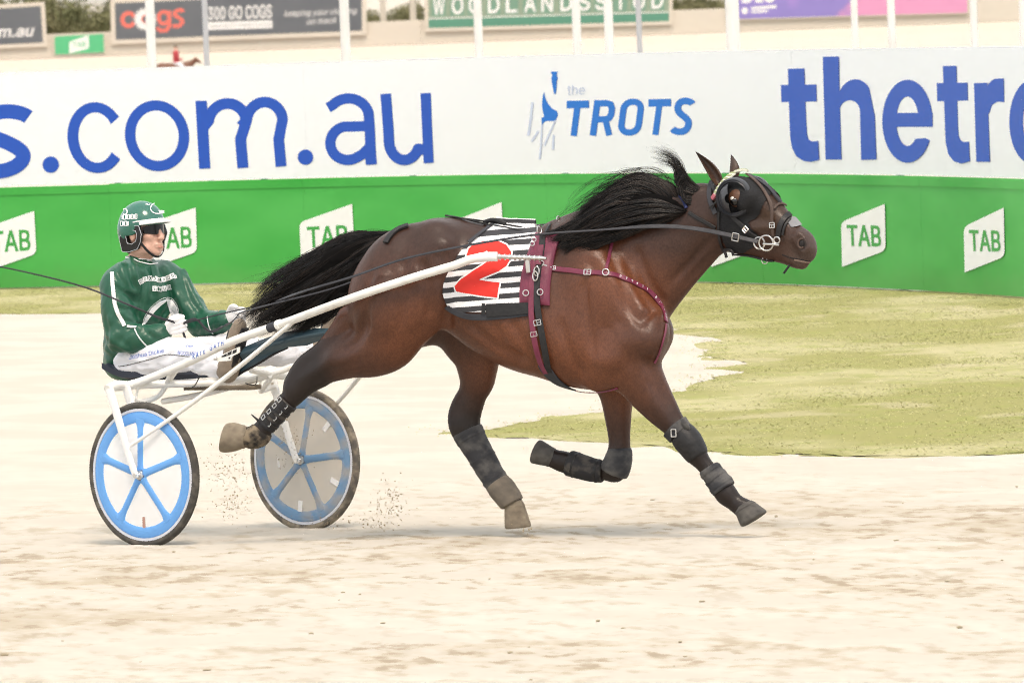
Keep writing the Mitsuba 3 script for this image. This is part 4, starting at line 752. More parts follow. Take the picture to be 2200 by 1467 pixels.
hair('strands', [[(1472, 446, 0.05), (1452, 402, 0.04), (1408, 384, 0.03), (1356, 392, 0.03), (1298, 420, 0.04), (1250, 452, 0.05)], [(1462, 440, 0.04), (1430, 398, 0.05), (1382, 378, 0.05), (1335, 392, 0.06), (1288, 428, 0.08), (1240, 470, 0.10)], [(1440, 446, 0.05), (1405, 412, 0.09), (1360, 402, 0.11), (1310, 425, 0.13), (1262, 465, 0.14), (1215, 500, 0.14)],
    [(1410, 450, 0.05), (1375, 428, 0.11), (1335, 430, 0.14), (1295, 455, 0.16), (1250, 490, 0.17), (1212, 520, 0.17)], [(1365, 456, 0.05), (1330, 446, 0.12), (1296, 460, 0.16), (1262, 485, 0.18), (1228, 510, 0.18), (1196, 532, 0.18)], [(1320, 462, 0.05), (1290, 462, 0.12), (1262, 476, 0.16), (1235, 494, 0.17), (1208, 508, 0.17), (1180, 520, 0.17)], [(1270, 474, 0.04), (1245, 474, 0.09), (1220, 482, 0.13), (1200, 492, 0.14), (1180, 502, 0.14), (1160, 508, 0.14)]], 4200, (0.016, 0.018, 0.015), 0.0021, 31, parent=MC, wob=0.008)
hair('lower_strands', [[(1476, 458, 0.06), (1440, 462, 0.12), (1400, 476, 0.14), (1350, 492, 0.16), (1300, 508, 0.18), (1255, 522, 0.20)], [(1460, 466, 0.06), (1420, 478, 0.13), (1380, 490, 0.15), (1330, 506, 0.17), (1280, 522, 0.19), (1230, 536, 0.20)], [(1410, 460, 0.06), (1370, 470, 0.14), (1330, 486, 0.16), (1290, 504, 0.18), (1250, 520, 0.19), (1215, 536, 0.20)], [(1330, 466, 0.06), (1300, 474, 0.14), (1272, 488, 0.17), (1246, 504, 0.19), (1222, 518, 0.20), (1200, 530, 0.20)]], 1900, (0.015, 0.014, 0.015), 0.0020, 32, parent=MC, wob=0.008)
hair('side_strands', [[(1476, 452, 0.07), (1440, 440, 0.13), (1390, 432, 0.155), (1330, 446, 0.165), (1270, 480, 0.175), (1205, 516, 0.18)], [(1474, 456, 0.07), (1435, 452, 0.14), (1385, 452, 0.165), (1325, 466, 0.18), (1265, 494, 0.19), (1205, 526, 0.19)], [(1470, 460, 0.07), (1430, 464, 0.145), (1380, 470, 0.17), (1320, 484, 0.185), (1262, 508, 0.195), (1210, 534, 0.195)]], 1500, (0.014, 0.013, 0.013), 0.0020, 36, parent=MC, wob=0.008)
hair('loose_strands', [[(1470, 442, 0.04), (1440, 395, 0.03), (1390, 372, 0.02), (1335, 382, 0.02), (1290, 400, 0.02)], [(1420, 440, 0.05), (1370, 400, 0.08), (1310, 392, 0.08), (1270, 425, 0.08), (1235, 462, 0.08)], [(1360, 450, 0.05), (1300, 430, 0.10), (1255, 452, 0.12), (1215, 480, 0.13), (1180, 500, 0.13)]], 260, (0.034, 0.022, 0.034), 0.0010, 33, n_pt=15, parent=MC, wob=0.008)
hair('crest_tuft', [[(1515, 404, 0.03), (1490, 398, 0.04), (1474, 376, 0.04), (1460, 352, 0.03), (1436, 332, 0.02), (1396, 330, 0.02)], [(1505, 412, 0.04), (1480, 404, 0.06), (1460, 380, 0.06), (1452, 360, 0.05), (1434, 342, 0.04), (1412, 342, 0.03)]], 210, (0.022, 0.018, 0.026), 0.0013, 34, parent=MC)
hair('crest_curl', [[(1508, 412, 0.04), (1478, 402, 0.06), (1458, 384, 0.06), (1450, 366, 0.06), (1462, 356, 0.05)], [(1500, 418, 0.04), (1474, 414, 0.07), (1458, 404, 0.08), (1462, 388, 0.08), (1474, 374, 0.06)], [(1492, 428, 0.05), (1478, 440, 0.08), (1470, 430, 0.09), (1466, 408, 0.08), (1478, 384, 0.06)]], 420, (0.007, 0.009, 0.008), 0.0019, 35, parent=MC)
# ------------------------------------------------------------------ harness
mat('black_leather', mikit.proc(lambda p, n, uv: mikit.mix((0.009, 0.009, 0.010), (0.022, 0.021, 0.022), mikit.fbm(p.x * 60, p.y * 60, p.z * 60, 2))), 0.5, spec=0.4)
mat('grey_webbing', (0.040, 0.042, 0.050), 0.7); mat('brown_leather', (0.075, 0.048, 0.038), 0.55)
mat('maroon_leather', mikit.proc(lambda p, n, uv: mikit.mix((0.135, 0.018, 0.045), (0.20, 0.035, 0.07), mikit.fbm(p.x * 25, p.y * 25, p.z * 25, 3))), 0.38, spec=0.5)
mat('steel', (0.72, 0.71, 0.69), 0.22, 1.0); mat('cream_fabric', (0.70, 0.70, 0.58), 0.7); mat('leaf_fabric', (0.33, 0.37, 0.20), 0.7); mat('grey_fleece', (0.24, 0.24, 0.25), 0.9)
mat('hood_mesh', mikit.proc(lambda p, n, uv: mikit.mix((0.005, 0.005, 0.006), (0.016, 0.016, 0.018), mikit.noise(p.x * 300, p.y * 300, p.z * 300))), 0.75)
mat('cup_plastic', (0.038, 0.040, 0.047), 0.26, spec=0.6); mat('eye_dark', (0.006, 0.005, 0.005), 0.08, spec=0.7); mat('eyelid_dark', (0.075, 0.045, 0.034), 0.5); mat('eye_white', (0.75, 0.72, 0.66), 0.3); mat('eyelid', (0.10, 0.047, 0.027), 0.55)
mat('boot_rubber', mikit.proc(lambda p, n, uv: mikit.mix((0.020, 0.020, 0.023), (0.085, 0.075, 0.065), mikit.smoothstep(0.45, 0.8, mikit.fbm(p.x * 24, p.y * 24, p.z * 24, 4)))), 0.75)
mat('boot_tan', mikit.proc(lambda p, n, uv: mikit.mix((0.105, 0.093, 0.080), (0.22, 0.185, 0.145), mikit.fbm(p.x * 30, p.y * 30, p.z * 30, 3))), 0.85)
mat('boot_grey', mikit.proc(lambda p, n, uv: mikit.mix((0.030, 0.031, 0.036), (0.11, 0.105, 0.10), mikit.smoothstep(0.3, 0.8, mikit.fbm(p.x * 20, p.y * 20, p.z * 20, 4)))), 0.7)
def surf(L, n=None, off=0.002, head=False):
    L = np.asarray(L, float); m = n or max(int(np.linalg.norm(np.diff(L, axis=0), axis=1).sum() / (18 if head else 6)), 8); Q = spline(L, m)
    if head: Q = np.c_[1250 + Q[:, 0] / 3.667, 300 + Q[:, 1] / 3.667]
    P = onh(Q[:, 0], Q[:, 1]); P = np.stack([gaussian_filter(P[:, i], 1.0, mode='nearest') for i in range(3)], 1); N = HB.normal(P, 0.02); return P + N * off, N
def lay(name, L, w, mt, th=0.005, off=0.001, parent=None, head=False, n=None, label=None, smooth=35):
    P, N = surf(L, n, off, head); return hobj(name, strap(P, N, np.asarray(w) / SC if not head else np.asarray(w) * Z4, th), mt, parent or HARN, smooth=smooth, label=label)
def buckle(px, py, w, h, ang, parent, off=0.007, head=False):
    if head: px, py = 1250 + px / 3.667, 300 + py / 3.667; w, h = w / 3.667, h / 3.667
    p = onh(px, py, 0)[0]; nrm = HB.normal(p, 0.02); a = np.cross(BY, nrm); a = np.array([1.0, 0, 0]) - nrm * nrm[0]; a /= np.linalg.norm(a); b = np.cross(nrm, a); c, s = math.cos(math.radians(ang)), math.sin(math.radians(ang)); a, b = a * c + b * s, -a * s + b * c
    w, h = w / SC / 2, h / SC / 2; p = p + nrm * off; Q = [p + a * x * w + b * y * h for x, y in ((-1, -1), (1, -1), (1, 1), (-1, 1), (-1, -1))]; r = 0.0024
    ms = [tube([Q[i], Q[i + 1]], r, 6) for i in range(4)] + [tube([p - a * w * 0.1 - b * h, p - a * w * 0.1 + b * h], r * 0.8, 6), tube([p - a * w * 0.1, p + a * w * 1.1], r * 0.7, 6)]
    return hobj('buckle', cat(ms), 'steel', parent)
def ring(px, py, b, R, r, nrm, parent, head=False, mt='steel', name='ring'):
    c = hd(px, py, b) if head else hp(px, py, b); s = Z4 if head else 1 / SC
    return hobj(name, torus(c, nrm, R * s, r * s, 26, 8), mt, parent)
def patch(quad_l, quad_r, nu, nv, off, th, bulge=0.0, wrinkle=0.0, seed=3):
    """slab laid on the near side between two pixel curves (left, right), given top to bottom"""
    A, B = spline(quad_l, nv), spline(quad_r, nv); u = np.linspace(0, 1, nu)[:, None, None]; Q = A * (1 - u) + B * u
    P = onh(Q[..., 0].ravel(), Q[..., 1].ravel()).reshape(nu, nv, 3); P = np.stack([gaussian_filter(P[..., i], 1.2, mode='nearest') for i in range(3)], -1); N = HB.normal(P, 0.025)
    uu, vv = np.meshgrid(np.linspace(0, 1, nu), np.linspace(0, 1, nv), indexing='ij'); o = off + bulge * (1 - (2 * uu - 1) ** 4) * (1 - (2 * vv - 1) ** 8)
    if wrinkle: o = o + wrinkle * (meshkit.fbm(P * [9, 9, 16], 3, seed) - 0.35)
    return P, N, o, uu, vv, th
def slabmesh(P, N, o, uu, vv, th):
    nu, nv = P.shape[:2]; top = P + N * (o + th)[..., None]; bot = P + N * o[..., None]; i, j = np.meshgrid(np.arange(nu - 1), np.arange(nv - 1), indexing='ij'); q = np.stack([i * nv + j, (i + 1) * nv + j, (i + 1) * nv + j + 1, i * nv + j + 1], -1).reshape(-1, 4); n = nu * nv
    rim = np.r_[np.arange(nu) * nv, (nu - 1) * nv + np.arange(1, nv), (np.arange(nu - 1)[::-1]) * nv + nv - 1, np.arange(1, nv - 1)[::-1]]; r2 = np.roll(rim, -1); V_ = np.vstack([top.reshape(-1, 3), bot.reshape(-1, 3)])
    F_ = np.vstack([q[:, [0, 1, 2]], q[:, [0, 2, 3]], q[:, ::-1][:, [0, 1, 2]] + n, q[:, ::-1][:, [0, 2, 3]] + n, np.c_[rim, r2, r2 + n], np.c_[rim, r2 + n, rim + n]]); return trimesh.Trimesh(V_, F_, process=False)
# saddle cloth on both flanks, striped, with a red number on a white ground
CL = 'saddle_cloth'; tag(CL, 'black and white striped saddle cloth with a red number 2', 'saddle cloth')
_L = [(1062, 486), (1035, 505), (998, 530), (975, 557), (961, 583), (950, 612), (948, 632), (955, 650), (979, 670)]; _R = [(1150, 489), (1158, 505), (1160, 530), (1158, 560), (1152, 590), (1150, 615), (1150, 640), (1150, 658), (1150, 674)]
P, N, o, uu, vv, th = patch(_L, _R, 40, 54, 0.005, 0.003, wrinkle=0.012)
qx = to_px(hw(P)); V0 = slabmesh(P, N, o, uu, vv, th)
mat('stripe_cloth', mikit.proc(lambda p, n, uv: mikit.mix((0.045, 0.045, 0.05), (0.82, 0.82, 0.83), mikit.smoothstep(-0.12, 0.12, dr.sin((uv.y * 7.6 + 0.30) * 2 * math.pi)))), 0.8)
def stripe_uv(P, vv): z = P[..., 2]; return (1.462 - z + 0.10 * (P[..., 0] - P[..., 0].mean()) * 0.4) / (1.462 - 1.083)
hobj('near_flap', V0, 'stripe_cloth', CL, smooth=True, uv=np.tile(np.c_[uu.ravel(), stripe_uv(P, vv).ravel()], (2, 1)))
Pm, Nm = P * [1, -1, 1], N * [1, -1, 1]; ob = slabmesh(Pm, Nm, o, uu, vv, th); hobj('far_flap', (ob.vertices, ob.faces[:, ::-1]), 'stripe_cloth', CL, smooth=True, uv=np.tile(np.c_[uu.ravel(), stripe_uv(P, vv).ravel()], (2, 1)))
# crown strip joining the two flaps over the spine
top = P[:, 0] + N[:, 0] * (o[:, 0] + th)[:, None]; tt = np.linspace(0, 1, 9)[None, :, None]; cr = top[:, None] * (1 - tt) + (top * [1, -1, 1])[:, None] * tt; cr[..., 2] += 0.035 * np.sin(np.pi * tt[..., 0]) * np.ones((len(top), 1))
i, j = np.meshgrid(np.arange(39), np.arange(8), indexing='ij'); q = np.stack([i * 9 + j, (i + 1) * 9 + j, (i + 1) * 9 + j + 1, i * 9 + j + 1], -1).reshape(-1, 4)
hobj('crown_strip', (cr.reshape(-1, 3), q), 'stripe_cloth', CL, smooth=True, uv=np.c_[np.zeros(360), np.tile(-0.12 * np.sin(np.pi * tt.ravel()), 40)])
from scipy.interpolate import LinearNDInterpolator
_it = LinearNDInterpolator(qx.reshape(-1, 2), np.c_[P.reshape(-1, 3), N.reshape(-1, 3), o.reshape(-1, 1)])
def on_cloth(V2, off): r = _it(V2[:, 0], V2[:, 1]); bad = np.isnan(r[:, 0]); r[bad] = np.nanmean(r, 0); return r[:, :3] + r[:, 3:6] * (r[:, 6:7] + 0.003 + off)
def z3(L): return [(760 + x / 3.189, 420 + y / 3.189) for x, y in L]
_num = Polygon(z3([(775, 415), (790, 372), (830, 338), (890, 325), (1000, 328), (1050, 350), (1083, 395), (1078, 440), (1050, 490), (1000, 525), (930, 552), (862, 580), (930, 592), (1004, 600), (990, 702), (890, 690), (760, 668), (706, 655), (693, 622), (745, 575), (820, 522), (890, 480), (935, 448), (940, 415), (915, 385), (870, 408), (850, 425)])).buffer(0)
for nm, g, mt_, of in (('number_edge', _num.buffer(3.2), 'print_white', 0.0014), ('number', _num, 'number_red', 0.0026)):
    if nm == 'number': mat('number_red', (0.72, 0.035, 0.025), 0.7)
    v_, f_ = fine(*tri_poly(g), 4.0); hobj(nm, (on_cloth(v_, of), f_), mt_, CL, smooth=True)
for nm, poly in (('velcro_band', [(920, 745), (1280, 735), (1283, 800), (1200, 812), (925, 832)]), ('velcro_tab', [(893, 740), (915, 742), (917, 815), (890, 812)])):
    Lp = np.array(z3(poly)); v_, f_ = fine(*tri_poly(Polygon(Lp)), 4.0); p_ = onh(v_[:, 0], v_[:, 1]); hobj(nm, (p_ + HB.normal(p_, 0.02) * 0.022, f_), 'black_leather', CL, smooth=True)
edge = np.array(_L); Pe = on_cloth(spline(edge, 50) + [0.6, 0], 0.0); hobj('binding', tube(Pe, 0.006, 6), 'grey_webbing', CL)
bot = np.array([(958, 655), (985, 672), (1040, 681), (1100, 677), (1148, 671)]); P_, N_ = surf(bot, 40, 0.010); hobj('binding', strap(P_, N_, 0.030, 0.004), 'grey_webbing', CL)
# harness
HARN = 'harness'; tag(HARN, 'maroon and black racing harness with steel rings round the horse', 'harness')
P, N, o, uu, vv, th = patch(z3([(1250, 262), (1200, 380), (1150, 540), (1136, 650), (1136, 748)]), z3([(1440, 262), (1410, 340), (1362, 550), (1352, 660), (1350, 765)]), 18, 30, 0.004, 0.012, bulge=0.014)
pad = hobj('saddle_pad', slabmesh(P, N, o, uu, vv, th), 'maroon_leather', HARN, smooth=40)
m_ = slabmesh(P * [1, -1, 1], N * [1, -1, 1], o, uu, vv, th); hobj('saddle_pad', (m_.vertices, m_.faces[:, ::-1]), 'maroon_leather', HARN, smooth=40)
tp = hp(1190, 492, 0); hobj('saddle_tree', tube(spline([tp + [0, y, z] for y, z in ((-0.17, -0.075), (-0.09, -0.01), (0, 0.012), (0.09, -0.01), (0.17, -0.075))], 15), 0.028, 8, flat=0.5), 'black_leather', HARN)
lay('backstrap', z3([(1318, 290), (1290, 430), (1268, 560), (1262, 690), (1272, 800), (1300, 960), (1325, 1080), (1350, 1190)]), 14, 'black_leather', 0.007, 0.028)
lay('girth_strap', z3([(1232, 560), (1226, 700), (1228, 830), (1246, 960), (1275, 1070), (1335, 1195)]), 12, 'maroon_leather', 0.006, 0.030)
lay('saddle_flap', z3([(1300, 360), (1285, 440), (1275, 500)]), 12, 'maroon_leather', 0.006, 0.034)
gp = [(1166, 780), (1182, 803), (1203, 822), (1222, 831), (1238, 835)]; lay('girth', gp, [30, 32, 30, 26, 22] if False else 28, 'grey_webbing', 0.008, 0.004)
lay('belly_strap', [(1222, 832), (1245, 839), (1270, 841), (1300, 839), (1330, 832)], 4, 'maroon_leather', 0.004, 0.004)
for x, y in ((1195, 680), (1290, 675)): hobj('ring', torus(onh(760 + x / 3.189, 420 + y / 3.189, 0.046)[0], [0.25, 1, 0.1], 6.2 / SC, 1.3 / SC, 22, 8), 'steel', HARN)
hobj('terret_ring', torus(onh(1168, 512, 0.02)[0] + [0, 0.03, 0.03], [1, 0.25, 0.1], 8.5 / SC, 1.4 / SC, 22, 8), 'steel', HARN)
hobj('terret_ring', torus(hp(1200, 480, 0.03) + [0, 0, 0.02], [1, 0.25, 0.1], 6.5 / SC, 1.3 / SC, 22, 8), 'steel', HARN)
c0 = onh(1140, 579, 0.056)[0]; hobj('shaft_clip', rbox(c0, [5.2 / SC, 0.008, 17 / SC], 0.005, [[0.98, 0, 0.06], [0, 1, 0], [-0.06, 0, 0.98]]), 'steel', HARN)
for x, y in ((1150, 520), (1149, 536), (1153, 528)): hobj('snap_hook', torus(onh(x, y, 0.05)[0], [0.4, 1, 0.2], 4.5 / SC, 1.3 / SC, 16, 6), 'steel', HARN)
for x, y in ((1158, 590), (1155, 600)): hobj('snap_hook', torus(onh(x, y, 0.052)[0], [0.2, 1, 0.1], 5.5 / SC, 1.4 / SC, 18, 6, 1.8), 'steel', HARN)
for x, y, w, h, a in ((1158, 694, 15, 11, -10), (1151, 717, 14, 9, -8)): buckle(x, y, w, h, a, HARN, 0.034)
BC = lay('breast_collar', [(1171, 575), (1190, 578), (1230, 582), (1262, 586), (1302, 588), (1329, 594), (1367, 611), (1397, 629), (1416, 651), (1427, 676), (1430, 694)], [7.5, 7.5, 8, 8, 9, 12, 12, 12, 12, 11, 9] if False else 11, 'maroon_leather', 0.007, 0.003, n=60)
buckle(1263, 586, 15, 11, 0, HARN, 0.011); buckle(1190, 577, 9, 8, 0, HARN, 0.011)
hobj('trace_snap', cat([tube(spline([onh(1168, 574, 0.035)[0], onh(1178, 575, 0.022)[0], onh(1186, 577, 0.016)[0]], 8), 0.0055, 8), torus(onh(1167, 572, 0.036)[0], [0, 1, 0], 5.5 / SC, 1.4 / SC, 16, 6)]), 'steel', HARN)
hobj('ring', torus(onh(1302, 587, 0.012)[0], [0.2, 1, 0.2], 7 / SC, 1.5 / SC, 22, 8), 'steel', HARN)
lay('neck_strap', [(1302, 582), (1308, 550), (1314, 525), (1319, 505)], 7, 'maroon_leather', 0.005, 0.003)
lay('martingale_strap', [(1430, 694), (1428, 712), (1422, 735), (1414, 760), (1404, 782)], 5, 'maroon_leather', 0.005, 0.004)
_Pc, _Nc = surf([(1322, 592), (1345, 600), (1367, 611), (1397, 629), (1416, 651), (1426, 676), (1429, 690)], 90, 0.0112); _s = np.r_[0, np.cumsum(np.linalg.norm(np.diff(_Pc, axis=0), axis=1))]
for k, ch in enumerate('DICKIR BUCHRO'):
    if ch == ' ': continue
    v_, f_ = flat_text(ch, True); v_ = v_ - (v_.min(0) + v_.max(0)) / 2; s0 = _s[-1] * (0.05 + 0.90 * k / 12); at = lambda A: np.array([np.interp(s0, _s, A[:, i]) for i in range(3)]); p0, n0 = at(_Pc), at(_Nc); t0 = np.array([np.interp(s0 + 0.004, _s, _Pc[:, i]) - np.interp(s0 - 0.004, _s, _Pc[:, i]) for i in range(3)]); t0 /= np.linalg.norm(t0); b0 = np.cross(n0, t0)
    b0 = b0 if b0[2] > 0 or abs(b0[2]) < 0.2 else -b0; hobj('letter', (p0 + v_[:, :1] * t0 * 0.0095 + v_[:, 1:] * b0 * 0.0115, f_), 'print_white', BC, smooth=False)
# crupper and overcheck lines along the back
lay('crupper_strap', [(957, 466), (990, 472), (1045, 486), (1090, 492)], 5, 'black_leather', 0.005, 0.006)
Pk = spline(hp(np.array([957, 1000, 1045, 1090, 1130, 1175, 1195]), np.array([463, 470, 476, 483, 491, 498, 487]), np.array([0.0, 0.03, 0.04, 0.04, 0.04, 0.04, 0.03])), 30); hobj('check_line', tube(Pk, 0.0045, 6), 'black_leather', HARN)
Pk = spline(hp(np.array([957, 1010, 1060, 1110, 1160, 1196]), np.array([464, 473, 484, 493, 500, 488]), np.array([0.02, 0.06, 0.09, 0.09, 0.07, 0.03])), 30); hobj('check_line', tube(Pk, 0.0035, 6), 'black_leather', HARN)
lay('quarter_strap', [(1064, 482), (1052, 492), (1030, 508), (1006, 526)], 8, 'grey_webbing', 0.005, 0.016)
hobj('check_line', tube(spline(hp(np.array([1040, 1064, 1085]), np.array([478, 473, 481]), np.array([0.03, 0.05, 0.06])), 10), 0.011, 8), 'black_leather', HARN)
lay('crupper_dock', [(880, 487), (862, 492), (847, 501), (836, 513), (829, 526)], 13, 'black_leather', 0.012, 0.004)
# bridle
BR = 'bridle'; tag(BR, 'black bridle with a mesh hood, round eye cups and a checked browband', 'bridle'); HARN_, HARN = HARN, BR
_hp = np.array([(1092, 432), (1112, 330), (1150, 262), (1210, 235), (1300, 275), (1395, 335), (1450, 420), (1440, 480), (1425, 530), (1385, 605), (1310, 655), (1350, 715), (1395, 770), (1330, 850), (1240, 895), (1130, 880), (1085, 700), (1070, 550)], float)
_h3 = hd(_hp[:, 0], _hp[:, 1], 0.075) - PO; _poly = Polygon(np.c_[_h3 @ E1, _h3 @ E3]).buffer(0)
vv_ = hm.vertices - PO; fc = vv_[hm.faces].mean(1); keep = shapely.contains_xy(_poly, fc @ E1, fc @ E3) & (np.abs(fc @ E2) < 0.2)
hood = trimesh.Trimesh(hm.vertices + HB.normal(hm.vertices, 0.015) * 0.006, hm.faces[keep], process=False); hood.remove_unreferenced_vertices(); hobj('hood', hood, 'hood_mesh', BR, smooth=True)
def lh(name, L, w, mt, th=0.006, off=0.007, **k): return lay(name, L, w, mt, th, off, BR, True, **k)
for s in (1, -1):
    ctr = hd(1283, 450, 0.0); ctr = ctr + E2 * (0.094 if s > 0 else -0.094); nn = (E2 * s + E1 * 0.12 + E3 * 0.05); nn /= np.linalg.norm(nn); R = 0.097
    cup = hobj('eye_cup', lathe([(R * 0.74, 0.004), (R * 0.80, 0.016), (R * 0.86, 0.012), (R * 0.90, 0.018), (R * 0.96, 0.012), (R, 0.0), (R * 0.98, -0.012), (R * 0.8, -0.010)], ctr, nn, 44), 'cup_plastic', BR, smooth=35)
    a_ = -E1 - nn * (-E1 @ nn); a_ /= np.linalg.norm(a_); b_ = np.cross(nn, a_); ph = np.linspace(-2.0, 0.75, 26) if s > 0 else np.linspace(-0.75, 2.0, 26); el = np.linspace(0, 1.25, 12); G = []
    for e in el: G.append(ctr + R * 0.78 * (np.cos(e) * (np.cos(ph)[:, None] * a_ + np.sin(ph)[:, None] * b_)) + nn * (0.008 + R * 0.62 * np.sin(e)) - a_ * 0.004)
    G = np.array(G); i, j = np.meshgrid(np.arange(11), np.arange(25), indexing='ij'); q = np.stack([i * 26 + j, i * 26 + j + 1, (i + 1) * 26 + j + 1, (i + 1) * 26 + j], -1).reshape(-1, 4); g1 = G.reshape(-1, 3); g2 = g1 - (g1 - ctr) * 0.05
    hobj('half_dome', (np.vstack([g1, g2]), np.vstack([q, q[:, ::-1] + len(g1)])), 'cup_plastic', cup, smooth=True)
    ec = ctr + E1 * 0.014 + E3 * 0.004 - E2 * s * 0.006; sp_ = trimesh.creation.icosphere(3, 0.046); sp_.vertices = sp_.vertices * [1, 0.8, 1] + ec - E2 * s * 0.004; hobj('eyelid', sp_, 'eyelid', HORSE, smooth=True)
    sp_ = trimesh.creation.icosphere(3, 0.022); sp_.apply_translation(ec + E2 * s * 0.020 + E1 * 0.006 - E3 * 0.012); eye = hobj('eye', sp_, 'eye_dark', HORSE, smooth=True)
    sp_ = trimesh.creation.icosphere(2, 0.010); sp_.apply_translation(ec + E2 * s * 0.033 - E1 * 0.006 - E3 * 0.004); hobj('eye_white', sp_, 'eye_white', eye, smooth=True)
bb = [(1072, 438), (1096, 395), (1130, 352), (1178, 308), (1230, 276), (1275, 268), (1305, 276)]; BBk = lh('browband', bb, 44, 'cream_fabric', 0.010, 0.012, n=46)
P_, N_ = surf(bb, 46, 0.0225, True)
for k in range(11): sl_ = slice(2 + 4 * k, 5 + 4 * k); hobj('check', strap(P_[sl_], N_[sl_], 40 * Z4, 0.0025), 'leaf_fabric', BBk)
mat('pink_tape', (0.50, 0.14, 0.18), 0.5); lh('browband_end', [(1045, 466), (1062, 446), (1078, 420)], 34, 'pink_tape', 0.010, 0.012)
lh('crown_piece', [(1028, 330), (1010, 400), (1015, 470), (1040, 540), (1062, 590)], 40, 'grey_webbing'); lh('crown_piece', [(1010, 350), (1050, 395), (1085, 450)], 26, 'black_leather')
lh('cheek_strap', [(1085, 440), (1128, 505), (1165, 565), (1225, 635), (1300, 700), (1345, 740), (1392, 770)], 36, 'black_leather', 0.007, 0.012); buckle(1122, 492, 40, 34, -50, BR, 0.020, True); buckle(1306, 706, 44, 38, -42, BR, 0.020, True)
lh('overcheck_strap', [(1290, 290), (1350, 330), (1412, 392), (1465, 470), (1495, 540), (1506, 610), (1512, 690), (1522, 760)], 26, 'brown_leather', 0.006, 0.012); buckle(1511, 676, 40, 42, 90, BR, 0.019, True)
lh('nose_strap', [(1508, 552), (1530, 520), (1566, 506), (1605, 528)], 20, 'brown_leather', 0.006, 0.006); lh('forehead_strap', [(1310, 288), (1390, 335), (1470, 395), (1520, 455), (1565, 505)], 30, 'grey_webbing', 0.005, 0.010)
lh('noseband', [(1552, 770), (1560, 700), (1582, 640), (1618, 598), (1642, 588)], 44, 'black_leather', 0.008, 0.005); lh('noseband', [(1588, 760), (1596, 700), (1618, 650), (1645, 622)], 20, 'black_leather', 0.007, 0.006)
v_, f_ = fine(*tri_poly(Polygon([(1250 + x / 3.667, 300 + y / 3.667) for x, y in [(1622, 655), (1655, 610), (1682, 618), (1730, 676), (1695, 690), (1650, 694)]])), 3.0); p_ = onh(v_[:, 0], v_[:, 1]); hobj('nose_tape', (p_ + HB.normal(p_, 0.02) * 0.006, f_), 'grey_fleece', BR, smooth=True)
lh('jaw_strap', [(1088, 560), (1085, 680), (1095, 790), (1125, 880)], 22, 'black_leather', 0.005, 0.009); lh('curb_strap', [(1190, 900), (1290, 908), (1390, 928), (1480, 952), (1520, 950)], 20, 'black_leather', 0.006, 0.002)
lh('head_check', [(838, 570), (900, 612), (980, 655), (1062, 700)], 30, 'black_leather', 0.006, 0.003)
for x, y in ((1030, 545), (1000, 545)): hobj('tassel', tube(spline([hd(1075, 480, 0.09), hd(1050, 500, 0.10), hd(x, y, 0.10)], 8), np.linspace(0.006, 0.002, 8), 6), 'black_leather', BR)
for x, y in ((1140, 930), (1195, 915)): hobj('strap_end', tube(spline([hd(1120, 870, 0.06), hd(x - 8, y - 30, 0.062), hd(x, y, 0.06)], 8), 0.007, 6), 'black_leather', BR)
hobj('chin_strap', tube(spline([hd(1640, 985, 0.04), hd(1615, 1020, 0.045), hd(1592, 1052, 0.045)], 8), 0.006, 6), 'black_leather', BR)
nb = E2 + E1 * 0.15
ring(1398, 815, 0.080, 46, 7, nb, BR, True, name='bit_ring'); ring(1452, 815, 0.084, 60, 7, nb, BR, True, name='bit_ring'); ring(1536, 792, 0.078, 25, 6, nb, BR, True); ring(1440, 955, 0.02, 24, 4, nb, BR, True)
hobj('bit_bar', tube([hd(1430, 822, 0.088), hd(1490, 824, 0.086), hd(1555, 830, 0.078)], [10 * Z4, 10 * Z4, 8 * Z4], 10), 'steel', BR)
mat('navy_cord', (0.02, 0.03, 0.11), 0.5); hobj('ear_plug_cord', tube(spline([hd(770, 440, 0.10), hd(800, 480, 0.11), hd(822, 540, 0.115)], 8), 14 * Z4, 8), 'navy_cord', BR); hobj('cord_end', torus(hd(775, 555, 0.115), [0.2, 1, 0.6], 38 * Z4, 6 * Z4, 16, 6, 0.5), 'print_white', BR)
HARN = HARN_
